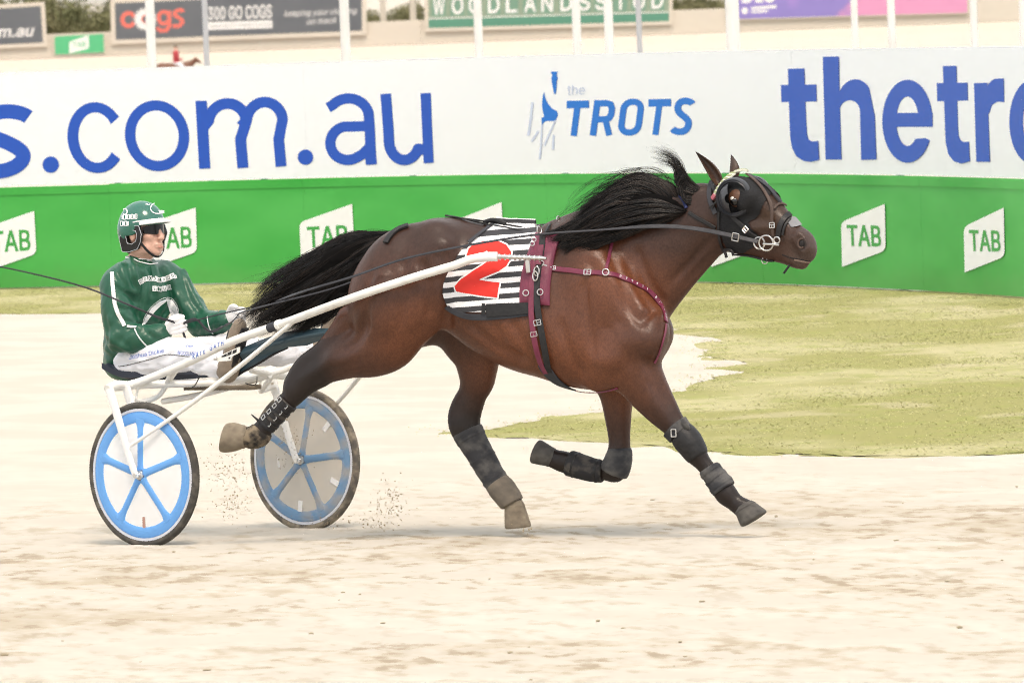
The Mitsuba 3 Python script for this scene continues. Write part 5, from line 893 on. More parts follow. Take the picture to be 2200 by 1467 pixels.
# nostrils and mouth line
mat('dark_skin', (0.012, 0.009, 0.009), 0.6); mat('lip_tan', (0.19, 0.13, 0.10), 0.6)
for s in (1, -1):
    for nm, zx, zy, rad, mt_, push in (('nostril', 1722, 818, (0.0195, 0.006, 0.0135), 'dark_skin', 0.001),):
        o_, d_ = hd(zx + 12, zy, s * 0.05), E2 * s; p_, h_ = HB.march(o_ + d_ * 0.15, -d_, 0, 0.2); p_ = p_[0]; n_ = HB.normal(p_, 0.015); ax_ = E3 * 0.8 - E1 * 0.45; ax_ -= n_ * (ax_ @ n_); ax_ /= np.linalg.norm(ax_); bx_ = np.cross(ax_, n_)
        q_ = trimesh.creation.icosphere(3, 1.0); q_.vertices = (q_.vertices * rad) @ np.array([ax_, n_, bx_]) + p_ + n_ * push; hobj(nm, q_, mt_, HORSE, smooth=True)
        th_ = np.linspace(-0.6, 3.9, 22); hobj('nostril_rim', tube(p_ + n_ * 0.004 + 0.0225 * np.cos(th_)[:, None] * ax_ + 0.0165 * np.sin(th_)[:, None] * bx_, np.r_[0.002, np.full(20, 0.0055), 0.002], 8), 'eyelid_dark', HORSE, smooth=True)
    Lm = spline(np.array([(1592, 905), (1630, 922), (1680, 938), (1735, 950), (1790, 962)], float), 24); o_ = hd(Lm[:, 0], Lm[:, 1], s * 0.03); p_, h_ = HB.march(o_ + E2 * s * 0.15, np.tile(-E2 * s, (24, 1)), 0, 0.25); p_ = p_[h_]
    if len(p_) > 4: hobj('mouth_line', tube(p_, 0.0032, 6), 'dark_skin', HORSE, smooth=True); hobj('lip', tube(p_[len(p_) // 2:] - E3 * 0.007 + E2 * s * 0.001, 0.0055, 6), 'lip_tan', HORSE, smooth=True)
# leg boots and straps
mat('boot_mud', mikit.proc(lambda p, n, uv: mikit.mix((0.022, 0.019, 0.017), (0.24, 0.19, 0.13), mikit.smoothstep(0.42, 0.72, mikit.fbm(p.x * 22, p.y * 22, p.z * 22, 4)))), 0.85)
def boot(label, L, m, th=0.006, cuffs=True):
    P, r = hpts(L); n = 26; u = np.r_[0, np.cumsum(np.linalg.norm(np.diff(P, axis=0), axis=1))]; uu = np.linspace(0, u[-1], n); Pq = CubicSpline(u, P)(uu); rq = PchipInterpolator(u, r)(uu) + th; rq[0] -= th * 0.8; rq[-1] -= th * 0.8
    key = numbered('leg_boot'); tag(key, label, 'leg boot', 'protective boots on the horse\'s legs'); sh_ = tube(Pq, rq, 22, up=BY, flat=1.0); sh_.vertices += (sh_.vertex_normals * ((meshkit.fbm(sh_.vertices * 26, 3, 9) - 0.5) * 0.006)[:, None]); hobj('shell', sh_, m, key)
    return key, Pq, rq
def band(key, Pq, rq, i, w, m, nm='strap', th=0.004):
    P2 = np.array([Pq[i] + (Pq[i + 1] - Pq[i]) / np.linalg.norm(Pq[i + 1] - Pq[i]) * s for s in (-w / 2, -w / 2 + 0.002, w / 2 - 0.002, w / 2)]); r2 = rq[i] + np.array([0.0005, th, th, 0.0005]); hobj(nm, tube(P2, r2, 22, up=BY), m, key)
key, Pq, rq = boot('dark buckled boot above the trailing near hind hoof', [(620, 862, 0.15, 20), (604, 880, 0.15, 18), (588, 897, 0.15, 18), (571, 915, 0.15, 20)], 'boot_rubber')
for i in (2, 8, 14, 20): band(key, Pq, rq, i, 0.022, 'black_leather')
for i in (2, 8, 14, 20):
    for db in (0.9,):
        t_ = Pq[i + 1] - Pq[i]; t_ /= np.linalg.norm(t_); n_ = np.cross(t_, BY); n_ = n_ if n_[0] < 0 else -n_; c_ = Pq[i] + (BY * 0.80 + n_ * 0.55) * (rq[i] + 0.006); s_ = np.cross(BY * 0.8 + n_ * 0.55, t_); Q = [c_ + t_ * x * 0.011 + s_ * y * 0.011 for x, y in ((-1, -1), (1, -1), (1, 1), (-1, 1), (-1, -1))]; hobj('buckle', cat([tube([Q[z], Q[z + 1]], 0.0022, 6) for z in range(4)]), 'steel', key)
        c_ = Pq[i] + (BY * 0.92 - n_ * 0.35) * (rq[i] + 0.005); Q = [c_ + t_ * x * 0.009 + s_ * y * 0.009 for x, y in ((-1, -1), (1, -1), (1, 1), (-1, 1), (-1, -1))]; hobj('buckle', cat([tube([Q[z], Q[z + 1]], 0.0018, 6) for z in range(4)]), 'steel', key)
hobj('strap_end', tube(spline([hp(566, 912, 0.18), hp(556, 904, 0.19), hp(540, 890, 0.19)], 8), np.linspace(0.010, 0.003, 8), 6), 'boot_rubber', key)
key, Pq, rq = boot('muddy fetlock boot just above the trailing near hind hoof', [(566, 924, 0.15, 20), (556, 934, 0.15, 25), (542, 939, 0.15, 24), (531, 938, 0.15, 21)], 'boot_mud', 0.004)
key, Pq, rq = boot('long grey shin boot on the far hind leg', [(1004, 925, -0.15, 33), (1018, 952, -0.15, 29), (1037, 985, -0.15, 27), (1062, 1028, -0.15, 25), (1076, 1046, -0.15, 25)], 'boot_grey')
for i in (3, 12, 21): band(key, Pq, rq, i, 0.016, 'boot_grey', 'seam', 0.002)
key, Pq, rq = boot('dusty tan fetlock boot above the far hind hoof', [(1066, 1034, -0.15, 25), (1080, 1052, -0.15, 27), (1093, 1069, -0.15, 26), (1101, 1082, -0.15, 24)], 'boot_tan')
hobj('torn_edge', tube(spline([hp(1060, 1050, -0.1), hp(1052, 1058, -0.1)], 5), np.linspace(0.006, 0.002, 5), 5), 'boot_tan', key)
key, Pq, rq = boot('grey strap boot round the forearm of the leading near foreleg', [(1449, 916, 0.16, 30), (1456, 924, 0.16, 29), (1462, 931, 0.16, 28.5)], 'boot_grey', 0.004)
t_ = Pq[13] - Pq[12]; c_ = hp(1447, 930, 0.235); Q = [c_ + np.array([x * 0.012, 0, y * 0.018]) for x, y in ((-1, -1), (1, -1), (1, 1), (-1, 1), (-1, -1))]; hobj('buckle', cat([tube([Q[z], Q[z + 1]], 0.0028, 6) for z in range(4)]), 'steel', key); hobj('knee_flap', tube(spline([hp(1466, 904, 0.19), hp(1473, 916, 0.2), hp(1482, 922, 0.2)], 8), [0.02, 0.03, 0.034, 0.034, 0.03, 0.026, 0.02, 0.01], 12, flat=0.5), 'boot_grey', key)
key, Pq, rq = boot('black knee boot on the leading near foreleg', [(1462, 930, 0.16, 27), (1478, 947, 0.16, 29), (1490, 965, 0.16, 27), (1500, 982, 0.16, 23)], 'black_leather', 0.004)
key, Pq, rq = boot('dusty grey ankle boot on the leading near foreleg', [(1522, 1004, 0.16, 21), (1534, 1021, 0.16, 22), (1547, 1038, 0.16, 24), (1556, 1051, 0.16, 25)], 'boot_grey', 0.006)
for i in (4, 12, 20): band(key, Pq, rq, i, 0.018, 'boot_grey', 'strap', 0.003)
key, Pq, rq = boot('grey knee boot on the folded far foreleg', [(1331, 962, -0.14, 22), (1329, 985, -0.14, 28), (1323, 1004, -0.14, 30), (1318, 1016, -0.14, 28)], 'boot_grey')
key, Pq, rq = boot('dark shin boot on the folded far foreleg', [(1296, 1013, -0.14, 21), (1270, 1008, -0.14, 24), (1245, 1001, -0.14, 25), (1222, 994, -0.14, 26)], 'boot_rubber')
for i in (4, 20): band(key, Pq, rq, i, 0.012, 'black_leather', 'strap', 0.0015)
# ------------------------------------------------------------------ sulky
mat('sulky_white', mikit.proc(lambda p, n, uv: mikit.mix((0.83, 0.82, 0.78), (0.66, 0.61, 0.52), mikit.smoothstep(0.55, 0.85, mikit.fbm(p.x * 18, p.y * 18, p.z * 18, 3)) * 0.7)), 0.3, spec=0.5)
mat('fork_white', mikit.proc(lambda p, n, uv: mikit.mix((0.84, 0.84, 0.83), (0.45, 0.37, 0.26), mikit.smoothstep(0.66, 0.76, mikit.fbm(p.x * 40, p.y * 40, p.z * 40, 2)) * mikit.smoothstep(-0.2, 0.3, p.y))), 0.3, spec=0.5)
mat('tyre_rubber', mikit.proc(lambda p, n, uv: mikit.mix((0.06, 0.056, 0.051), (0.125, 0.112, 0.095), mikit.smoothstep(0.35, 0.8, mikit.fbm(p.x * 30, p.y * 30, p.z * 30, 3)))), 0.85)
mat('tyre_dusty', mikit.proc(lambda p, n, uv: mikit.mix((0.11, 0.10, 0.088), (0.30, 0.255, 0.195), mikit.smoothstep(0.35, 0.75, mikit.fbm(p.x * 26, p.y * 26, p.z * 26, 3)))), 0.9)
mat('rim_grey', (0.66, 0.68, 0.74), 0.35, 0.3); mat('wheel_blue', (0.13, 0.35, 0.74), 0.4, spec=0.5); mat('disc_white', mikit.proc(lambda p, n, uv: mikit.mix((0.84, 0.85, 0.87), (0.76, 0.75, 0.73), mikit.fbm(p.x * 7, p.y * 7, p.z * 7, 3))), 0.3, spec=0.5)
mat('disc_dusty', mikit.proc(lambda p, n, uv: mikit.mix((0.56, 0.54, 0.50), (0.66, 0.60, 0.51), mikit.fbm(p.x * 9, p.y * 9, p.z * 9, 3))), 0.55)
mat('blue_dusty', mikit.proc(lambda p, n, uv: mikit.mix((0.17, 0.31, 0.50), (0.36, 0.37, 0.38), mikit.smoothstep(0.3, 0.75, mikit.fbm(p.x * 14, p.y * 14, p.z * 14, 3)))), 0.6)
mat('seat_vinyl', (0.022, 0.028, 0.046), 0.45); mat('board_brown', mikit.proc(lambda p, n, uv: mikit.mix((0.10, 0.085, 0.07), (0.26, 0.21, 0.15), mikit.fbm(p.x * 20, p.y * 20, p.z * 30, 3))), 0.85)
mat('shield_teal', (0.05, 0.09, 0.115), 0.3, spec=0.5); mat('print_navy', (0.03, 0.10, 0.42), 0.5)
SUL = 'racing_sulky'; tag(SUL, 'white two wheeled racing sulky with blue spoked disc wheels', 'sulky')
HZ = 0.346; KW = 1.035
def wheel(l, a0, m_disc, m_blue, lab):
    side = 1 if l > 0 else -1; o = S(0.0, l, HZ); ax = -AX; up = np.array([0, 0, 1.0])
    w = numbered(SUL + '__wheel'); labels[w] = {'label': lab}
    def lathe_(pr, oo, aa, kk): return lathe(np.asarray(pr) * [KW, 1], oo, aa, kk)
    tp = [(0.330 + 0.019 * math.cos(a), 0.0205 * math.sin(a)) for a in np.radians(np.linspace(-150, 150, 17))]
    key = obj('wheel', lathe_([(0.312, -0.011), *[(q[0] - (0.0022 if k_ in (6, 8, 10) else 0), q[1]) for k_, q in enumerate(tp)], (0.312, 0.011)], o, ax, 96), 'tyre_rubber' if side > 0 else 'tyre_dusty', SUL, smooth=50); labels[key] = {'label': lab}
    obj('rim', lathe_([(0.318, -0.014), (0.316, -0.0165), (0.304, -0.0165), (0.302, -0.010), (0.302, 0.010), (0.304, 0.0165), (0.316, 0.0165), (0.318, 0.014)], o, ax, 96), 'rim_grey', key, smooth=30)
    obj('disc', lathe_([(0.302, -0.011), (0.15, -0.020), (0.03, -0.028), (0.001, -0.028)], o, ax, 72), m_disc, key, smooth=60); obj('disc', lathe_([(0.001, 0.028), (0.03, 0.028), (0.15, 0.020), (0.302, 0.011)], o, ax, 72), m_disc, key, smooth=60)
    for sg_ in (1, -1):
        obj('band', lathe_([(0.3025, 0.0118 * sg_), (0.300, 0.0165 * sg_), (0.272, 0.0185 * sg_), (0.255, 0.0175 * sg_), (0.250, 0.0138 * sg_)], o, ax, 96), m_blue, key, smooth=60)
        for k in range(5):
            a = math.radians(a0 + 72 * k); d = HD * math.cos(a) + up * math.sin(a); e = np.cross(ax, d); r = np.linspace(0.024, 0.270, 22); wd = 0.0185 + 0.021 * np.clip((r - 0.205) / 0.06, 0, 1) ** 2 + 0.006 * np.clip((0.05 - r) / 0.03, 0, 1); z0 = np.interp(r, [0.03, 0.15, 0.302], [0.028, 0.020, 0.011]); R = []
            for q in np.linspace(-1, 1, 9): R.append(o + d * r[:, None] + e * (q * wd)[:, None] + ax * sg_ * (z0 + 0.0075 * math.sqrt(max(1 - q * q, 0)) - 0.0008)[:, None])
            R = np.stack(R, 1).reshape(-1, 3); i, j = np.meshgrid(np.arange(21), np.arange(8), indexing='ij'); q = np.stack([i * 9 + j, (i + 1) * 9 + j, (i + 1) * 9 + j + 1, i * 9 + j + 1], -1).reshape(-1, 4); obj('spoke', ((o + (R - o) * KW - ax * (((R - o) @ ax) * (KW - 1))[:, None]), q if sg_ < 0 else q[:, ::-1]), m_blue, key, smooth=60)
    obj('hub', lathe_([(0.001, -0.075), (0.011, -0.075), (0.012, -0.045), (0.022, -0.042), (0.026, -0.030), (0.026, 0.030), (0.022, 0.042), (0.012, 0.045), (0.011, 0.075), (0.001, 0.075)], o, ax, 24), 'steel', key, smooth=30)
    return key, o, ax
def sticker(key, o, ax, r, a, w, h, m, z=0.0145):
    a = math.radians(a); d = HD * math.cos(a) + np.array([0, 0, 1.0]) * math.sin(a); e = np.cross(ax, d); c = o + d * r + ax * z; obj('sticker', bx(c, [h / 2, w / 2, 0.0012], np.array([d, e, ax])), m, key)
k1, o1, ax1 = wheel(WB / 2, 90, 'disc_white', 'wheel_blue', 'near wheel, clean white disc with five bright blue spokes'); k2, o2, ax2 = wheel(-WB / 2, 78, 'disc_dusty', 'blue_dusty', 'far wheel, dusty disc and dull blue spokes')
mat('sticker_red', (0.42, 0.25, 0.20), 0.6); sticker(k1, o1, ax1, 0.235, -90, 0.016, 0.055, 'sticker_red', 0.017)
for a in (45, -28, -97): sticker(k2, o2, ax2, 0.235, a, 0.028, 0.055, 'print_white', 0.018)
sticker(k2, o2, ax2, 0.16, 185, 0.05, 0.012, 'print_white', 0.0215)
def both(name, P, r, m='sulky_white', k=12, flat=1.0, up=None):
    obj(name, tube(P, r, k, up=up, flat=flat), m, SUL, smooth=40); q = sl(P) * [1, -1, 1]; obj(name, tube(S(q[:, 0], q[:, 1], q[:, 2]), r, k, up=up, flat=flat), m, SUL, smooth=40)
# forks: an outer and an inner blade each side, crown on top
for d_, pts in ((0.062, None), (-0.062, None)):
    l = WB / 2 + d_; P = spline(np.array([S(-0.155, l, 0.775), S(-0.10, l, 0.62), S(-0.04, l, 0.44), S(0.003, l, HZ - 0.012)]), 24); both('fork_blade', P, np.r_[0.026, np.linspace(0.0275, 0.020, 22), 0.014], 'fork_white', 14, 0.42, up=HD)
both('fork_crown', spline(np.array([S(-0.16, WB / 2 + 0.068, 0.772), S(-0.165, WB / 2, 0.790), S(-0.17, WB / 2 - 0.08, 0.784), S(-0.17, 0.40, 0.782)]), 16), 0.0225)
obj('cross_tube', tube(spline(np.array([S(-0.17, 0.46, 0.782), S(-0.17, 0.2, 0.775), S(-0.17, 0, 0.772), S(-0.17, -0.2, 0.775), S(-0.17, -0.46, 0.782)]), 20), 0.021, 14), 'sulky_white', SUL, smooth=40)
# shafts
_near = [sp(236, 832, 0.52), sp(262, 830, 0.50), sp(292, 823, 0.48), sp(344, 804, 0.475), sp(415, 773, 0.47), sp(488, 738, 0.47), sp(590, 701, 0.47)] + [hw(hp(x, y, b)) for x, y, b in ((780, 632, 0.375), (880, 599, 0.365), (950, 578, 0.35), (985, 567, 0.345), (1012, 557, 0.34), (1040, 552.5, 0.335), (1069, 551.5, 0.33))]
SH1 = spline(np.array(_near), 120); q = sl(SH1)
obj('shaft', tube(SH1, 0.0208, 16), 'sulky_white', SUL, smooth=40)
_q = sl(np.array(_near[:7])) * [1, -1, 1]; _far = [S(*a) for a in _q] + [hw(hloc(p) * [1, -1, 1]) for p in _near[7:]]; SH2 = spline(np.array(_far), 120); obj('shaft', tube(SH2, 0.0208, 16), 'sulky_white', SUL, smooth=40)
def along(P, px):
    x = to_px(P)[:, 0]; return np.array([np.interp(px, x, P[:, i]) for i in range(3)])
P = np.array([along(SH1, x) for x in np.linspace(579, 596, 6)]); obj('grip_tape', tube(P, 0.0240, 16), 'grey_webbing', SUL)
P = np.array([along(SH1, x) for x in np.linspace(597, 603, 4)]); obj('clamp', tube(P, 0.0258, 16), 'sulky_white', SUL)
tip = [hw(hp(x, y, 0.33)) for x, y in ((1066, 551.5), (1100, 552.5), (1140, 554), (1174, 555.5))]; obj('tip_rod', tube(spline(np.array(tip), 12), [0.011] * 11 + [0.006], 10), 'steel', SUL)
for x in np.linspace(1074, 1160, 9): obj('spring_ring', torus(hw(hp(x, 551.7 + (x - 1066) * 0.037, 0.33)), HF, 0.0125, 0.0034, 14, 6), 'steel', SUL)
P = np.array([along(SH1, x) for x in np.linspace(1030, 1068, 6)]); obj('tip_wrap', tube(P, 0.0232, 16), 'print_white', SUL)
# stays, rails, struts
both('stay', spline(np.array([S(-0.02, WB / 2 + 0.072, 0.492), sp(400, 875, 0.60), sp(502, 797, 0.53), along(SH1, 628) - [0, 0, 0.012]]), 24), np.r_[np.linspace(0.009, 0.0125, 12), np.linspace(0.0125, 0.011, 12)])
both('seat_rail', spline(np.array([sp(236, 832, 0.52), sp(300, 828, 0.46), sp(400, 825, 0.36), sp(478, 821, 0.26), sp(545, 813, 0.10)]), 30), 0.0165)
both('seat_rail', spline(np.array([sp(545, 813, 0.10), sp(590, 801, -0.03), sp(630, 787, -0.16)]), 14), 0.0165)
both('lower_rail', spline(np.array([S(-0.12, WB / 2 - 0.07, 0.72), sp(300, 862, 0.46), sp(338, 852, 0.40), sp(356, 828, 0.40), sp(370, 798, 0.455)]), 22), 0.0135)
both('strut', spline(np.array([sp(296, 834, 0.46), sp(291, 862, 0.47)]), 5), 0.007)
both('strut', spline(np.array([sp(360, 822, 0.36), sp(378, 795, 0.45)]), 5), 0.014)
obj('centre_beam', tube(spline(np.array([sp(350, 862, 0.02), sp(430, 848, 0.02), sp(520, 824, 0.02), sp(580, 806, 0.02)]), 12), 0.016, 10), 'sulky_white', SUL)
0 and obj('foot_bar', tube(spline(np.array([along(SH1, 560) - [0, 0, 0.05], S(0.55, 0.0, 0.93) - [0, 0, 0.10], along(SH2, to_px(SH2[int(60)])[0]) - [0, 0, 0.05]]), 14), 0.011, 10), 'sulky_white', SUL)
RS = np.array([HD, -AX, [0, 0, 1.0]])
obj('under_board', rbox(S(-0.30, 0.02, 0.765), [0.24, 0.12, 0.012], 0.008, RS), 'board_brown', SUL); obj('under_board', rbox(S(0.02, 0.02, 0.745), [0.22, 0.05, 0.012], 0.008, RS), 'board_brown', SUL)
# seat: a shallow padded pan
u_, l_ = np.meshgrid(np.linspace(-0.20, 0.26, 22), np.linspace(-0.195, 0.195, 18), indexing='ij'); zt = 0.025 * (np.abs(l_) / 0.195) ** 3 + 0.045 * np.clip((-u_ - 0.06) / 0.14, 0, 1) ** 1.5; rn = 1 - np.clip(np.maximum(np.abs(u_ - 0.03) / 0.23, np.abs(l_) / 0.195) - 0.93, 0, 1) / 0.07 * 0.35
t_ = S(u_ - 0.42, l_ * 1.05, 0.782 + zt + 0.045 * rn); b_ = S(u_ - 0.42, l_ * 1.05, 0.782 + zt); n = u_.size; i, j = np.meshgrid(np.arange(21), np.arange(17), indexing='ij'); qd = np.stack([i * 18 + j, (i + 1) * 18 + j, (i + 1) * 18 + j + 1, i * 18 + j + 1], -1).reshape(-1, 4)
rim = np.r_[np.arange(22) * 18, 21 * 18 + np.arange(1, 18), (np.arange(21)[::-1]) * 18 + 17, np.arange(1, 17)[::-1]]; r2 = np.roll(rim, -1)
obj('seat_pad', (np.vstack([t_.reshape(-1, 3), b_.reshape(-1, 3)]), np.vstack([qd, qd[:, ::-1] + n, np.c_[rim, rim + n, r2 + n, r2]])), 'seat_vinyl', SUL, smooth=50)
obj('seat_post', tube([S(-0.42, 0, 0.80), S(-0.30, 0, 0.775), S(-0.17, 0, 0.772)], 0.02, 10), 'sulky_white', SUL)
# mud shield beside the legs, number plate, lettering
g = [(486, 816), (505, 776), (516, 749), (560, 730), (600, 716), (640, 708), (680, 705), (727, 705.5), (741, 716), (712, 721), (684, 733), (660, 742), (618, 746), (580, 764), (540, 790), (498, 818)]
v_, f_ = fine(*tri_poly(Polygon(g)), 6.0); c_ = np.array([(516, 760), (600, 735), (680, 718), (740, 710)], float); dd = np.min(np.linalg.norm(v_[:, None] - spline(c_, 60)[None], axis=2), 1)
def shield(off): return np.array([sp(x, y, 0.24 + off + 0.05 * math.exp(-(d / 14) ** 2)) for (x, y), d in zip(v_, dd)])
a_ = shield(0.004); b_ = shield(-0.004); obj('leg_shield', (np.vstack([a_, b_]), np.vstack([f_, f_[:, ::-1] + len(v_)])), 'shield_teal', SUL, smooth=50)
obj('shield_edge', tube(np.array([sp(x, y, 0.25) for x, y in spline(np.array([(486, 818), (520, 800), (560, 778), (590, 760), (618, 747)], float), 20)]), 0.006, 6), 'black_leather', SUL)
def zc(L): return [(330 + x / 9.17, 640 + y / 9.17) for x, y in L]
pl = Polygon(zc([(1240, 1165), (1690, 960), (1690, 1075), (1545, 1150), (1515, 1235), (1255, 1255)])); v_, f_ = tri_poly(pl); a_ = sp(v_[:, 0], v_[:, 1], 0.505); n = len(v_); a2 = a_ + AX * 0.006
PLK = obj('name_plate', (np.vstack([a_, a2]), np.vstack([f_, f_[:, ::-1] + n])), 'sulky_white', SUL, smooth=False)
for pg in ([(1340, 1145), (1440, 1090), (1440, 1145), (1335, 1172)], [(1455, 1080), (1540, 1040), (1530, 1110), (1450, 1140)], [(1560, 1035), (1640, 1005), (1630, 1070), (1550, 1105)], [(1478, 1165), (1515, 1158), (1500, 1200), (1470, 1205)]):
    v_, f_ = tri_poly(Polygon(zc(pg))); obj('slot', (sp(v_[:, 0], v_[:, 1], 0.5065), f_), 'black_leather', PLK, smooth=False)
bolt = trimesh.creation.icosphere(2, 0.011); bolt.apply_translation(sp(463, 770, 0.512)); obj('bolt', bolt, 'steel', PLK, smooth=True)
sx = to_px(SH1)[:, 0]
def on_shaft(px, lift):
    p = along(SH1, px); t = along(SH1, px + 4) - along(SH1, px - 4); t /= np.linalg.norm(t); vdir = rays(px, 740); up_ = np.array([0, 0, 1.0]); up_ = up_ - t * (up_ @ t); up_ /= np.linalg.norm(up_); sd = np.cross(up_, t); sd = sd if sd @ vdir < 0 else -sd
    return p, t, up_, sd
for word_, x0, x1 in (('KATE', 419, 449), ('GATH', 456, 488)):
    for k, ch in enumerate(word_):
        v_, f_ = flat_text(ch, True); v_ = v_ - (v_.min(0) + v_.max(0)) / 2; v_ = v_ * 1.15; px = x0 + (x1 - x0) * (k + 0.5) / 4; p, t, up_, sd = on_shaft(px, 0); v_, f_ = fine(v_, f_, 0.2); y_ = v_[:, 1] * 0.022; a = 0.45 + y_ / 0.0225
        obj('letter', (p + v_[:, :1] * 0.0175 * t + 0.0222 * (np.sin(a)[:, None] * up_ + np.cos(a)[:, None] * sd), f_), 'print_navy', SUL + '__shaft', smooth=True)
obj('cable', tube(spline(np.array([sp(428, 810, 0.4), sp(420, 826, 0.4), sp(408, 834, 0.38), sp(396, 838, 0.35)]), 12), 0.0028, 5), 'black_leather', SUL); obj('cable', tube(spline(np.array([sp(552, 808, 0.12), sp(550, 824, 0.12), sp(538, 827, 0.12), sp(527, 822, 0.12)]), 12), 0.0025, 5), 'black_leather', SUL)
# ------------------------------------------------------------------ driver, in the sulky's frame (u forward, l near side, z up)
mat('skin', mikit.proc(lambda p, n, uv: mikit.mix((0.62, 0.36, 0.27), (0.66, 0.42, 0.33), mikit.fbm(p.x * 40, p.y * 40, p.z * 40, 3))), 0.5, spec=0.4)
scene['jersey_green'] = {'type': 'twosided', 'b': {'type': 'bumpmap', 't': mikit.proc(lambda p, n, uv: mikit.fbm(p.x * 60, p.y * 60, p.z * 26, 3), eps=2e-3), 'scale': 0.0004, 'b': {'type': 'principled', 'base_color': {'type': 'rgb', 'value': [0.014, 0.088, 0.050]}, 'roughness': 0.36, 'specular': 0.5, 'sheen': 0.12}}}
mat('cloth_white', mikit.proc(lambda p, n, uv: mikit.mix((0.79, 0.79, 0.83), (0.74, 0.74, 0.77), mikit.fbm(p.x * 14, p.y * 14, p.z * 14, 3))), 0.75); mat('glove_white', (0.80, 0.78, 0.77), 0.65)
mat('boot_brown', mikit.proc(lambda p, n, uv: mikit.mix((0.17, 0.135, 0.105), (0.32, 0.26, 0.20), mikit.fbm(p.x * 26, p.y * 26, p.z * 26, 3))), 0.8); mat('helmet_green', (0.022, 0.135, 0.095), 0.14, spec=0.6, clearcoat=0.8); mat('lens_dark', (0.004, 0.003, 0.003), 0.12, spec=0.35); mat('hair_brown', (0.06, 0.04, 0.03), 0.7); mat('lips', (0.50, 0.22, 0.18), 0.5)
DR = 'person'; tag(DR, 'driver in green jersey, white trousers and green helmet sitting back on the sulky', 'person')
def sw(p): p = np.asarray(p, float); return S(p[..., 0], p[..., 1], p[..., 2])
def dp(px, py, l): return sl(sp(px, py, l))
def pobj(name, m, mt, parent=DR, **k):
    m = m.copy() if isinstance(m, trimesh.Trimesh) else trimesh.Trimesh(*m, process=False); m.vertices = sw(m.vertices); m.faces = m.faces[:, ::-1]; return obj(name, m, mt, parent, **k)
SCD = FPX / np.linalg.norm(SO - CAM); LY = np.array([0, 1.0, 0])
def dpts(L): L = np.asarray(L, float); return np.array([dp(x, y, l) for x, y, l in L[:, :3]]), L[:, 3] / SCD
HC = dp(311, 499, 0.0)                                 # between the eyes, middle of the head
HT_ = math.radians(0.0)
hf, hs, hz = np.array([math.cos(HT_), math.sin(HT_), 0.04]), np.array([-math.sin(HT_), math.cos(HT_), 0]), np.array([-0.04, 0, 1.0])
RH = np.array([hf, hs, hz]); H = lambda f, s, z: HC + hf * f + hs * s + hz * z
BF = Field(HC + [-0.16, -0.14, -0.21], HC + [0.16, 0.14, 0.16], 0.0032)
BF.ell(H(-0.012, 0, 0.035), (0.098, 0.078, 0.095), RH, 0); BF.ell(H(0.025, 0, -0.045), (0.068, 0.060, 0.078), RH, 0.03); BF.ell(H(0.066, 0, -0.102), (0.026, 0.030, 0.022), RH, 0.025)
for s in (1, -1):
    BF.ell(H(0.056, 0.042 * s, -0.022), (0.030, 0.024, 0.024), RH, 0.02); BF.ell(H(0.02, 0.052 * s, -0.085), (0.045, 0.018, 0.026), RH, 0.03); BF.ell(H(0.104, 0.012 * s, -0.036), (0.011, 0.009, 0.008), RH, 0.006)
    BF.ell(H(0.090, 0.030 * s, 0.006), (0.014, 0.017, 0.011), RH, 0.012, carve=True); BF.ell(H(-0.012, 0.080 * s, -0.010), (0.020, 0.010, 0.031), RH, 0.008)
BF.ell(H(0.078, 0, 0.026), (0.020, 0.048, 0.015), RH, 0.015); BF.chain([H(0.088, 0, 0.016), H(0.104, 0, -0.012), H(0.113, 0, -0.034)], [0.010, 0.0115, 0.0125], 0.010)
BF.ell(H(0.088, 0, -0.066), (0.017, 0.027, 0.012), RH, 0.012); BF.ell(H(0.085, 0, -0.080), (0.017, 0.024, 0.008), RH, 0.008)
BF.chain([H(0.099, 0.024, -0.0745), H(0.106, 0, -0.073), H(0.099, -0.024, -0.0745)], [0.0022, 0.0025, 0.0022], 0.004, carve=True)
BF.chain([H(-0.025, 0, -0.05), H(-0.04, 0, -0.12), H(-0.05, 0, -0.20)], [0.058, 0.060, 0.066], 0.03)
hmesh = BF.mesh(0.5)
# the rest of the body under the clothes, joined into the same figure
P0 = {k: dp(*v) for k, v in dict(pel=(280, 780, 0), waist=(292, 715, 0), chest=(300, 640, 0), neck=(303, 575, 0), shn=(252, 607, 0.185), eln=(262, 722, 0.215), wrn=(352, 712, 0.135), shf=(375, 603, -0.185), elf=(437, 700, -0.20), wrf=(487, 684, -0.13), hin=(285, 786, 0.105), knn=(388, 762, 0.19), ann=(486, 782, 0.27), hif=(330, 778, -0.105), knf=(508, 742, -0.16), anf=(676, 756, -0.27)).items()}
allp = np.array(list(P0.values())); BD = Field(allp.min(0) - 0.13, np.maximum(allp.max(0) + 0.12, HC + [0.2, 0.2, -0.02]), 0.011)
BD.chain([P0['pel'], P0['waist'], P0['chest'], P0['neck']], [0.066, 0.085, 0.10, 0.055], 0.03, 1.3, LY)
for a, b, c in (('shn', 'eln', 'wrn'), ('shf', 'elf', 'wrf')): BD.chain([P0['chest'] * 0.3 + P0[a] * 0.7, P0[a], P0[b], P0[c]], [0.06, 0.052, 0.038, 0.026], 0.03)
for a, b, c in (('hin', 'knn', 'ann'), ('hif', 'knf', 'anf')): BD.chain([P0[a], P0[b] - [0, 0, 0.012], P0[c] - [0, 0, 0.01]], [0.062, 0.042, 0.034], 0.03)
BD.chain([P0['neck'] - [0, 0, 0.03], H(-0.045, 0, -0.15)], [0.06, 0.058], 0.03); body_low = BD.mesh()
body = cat([hmesh, body_low]); 
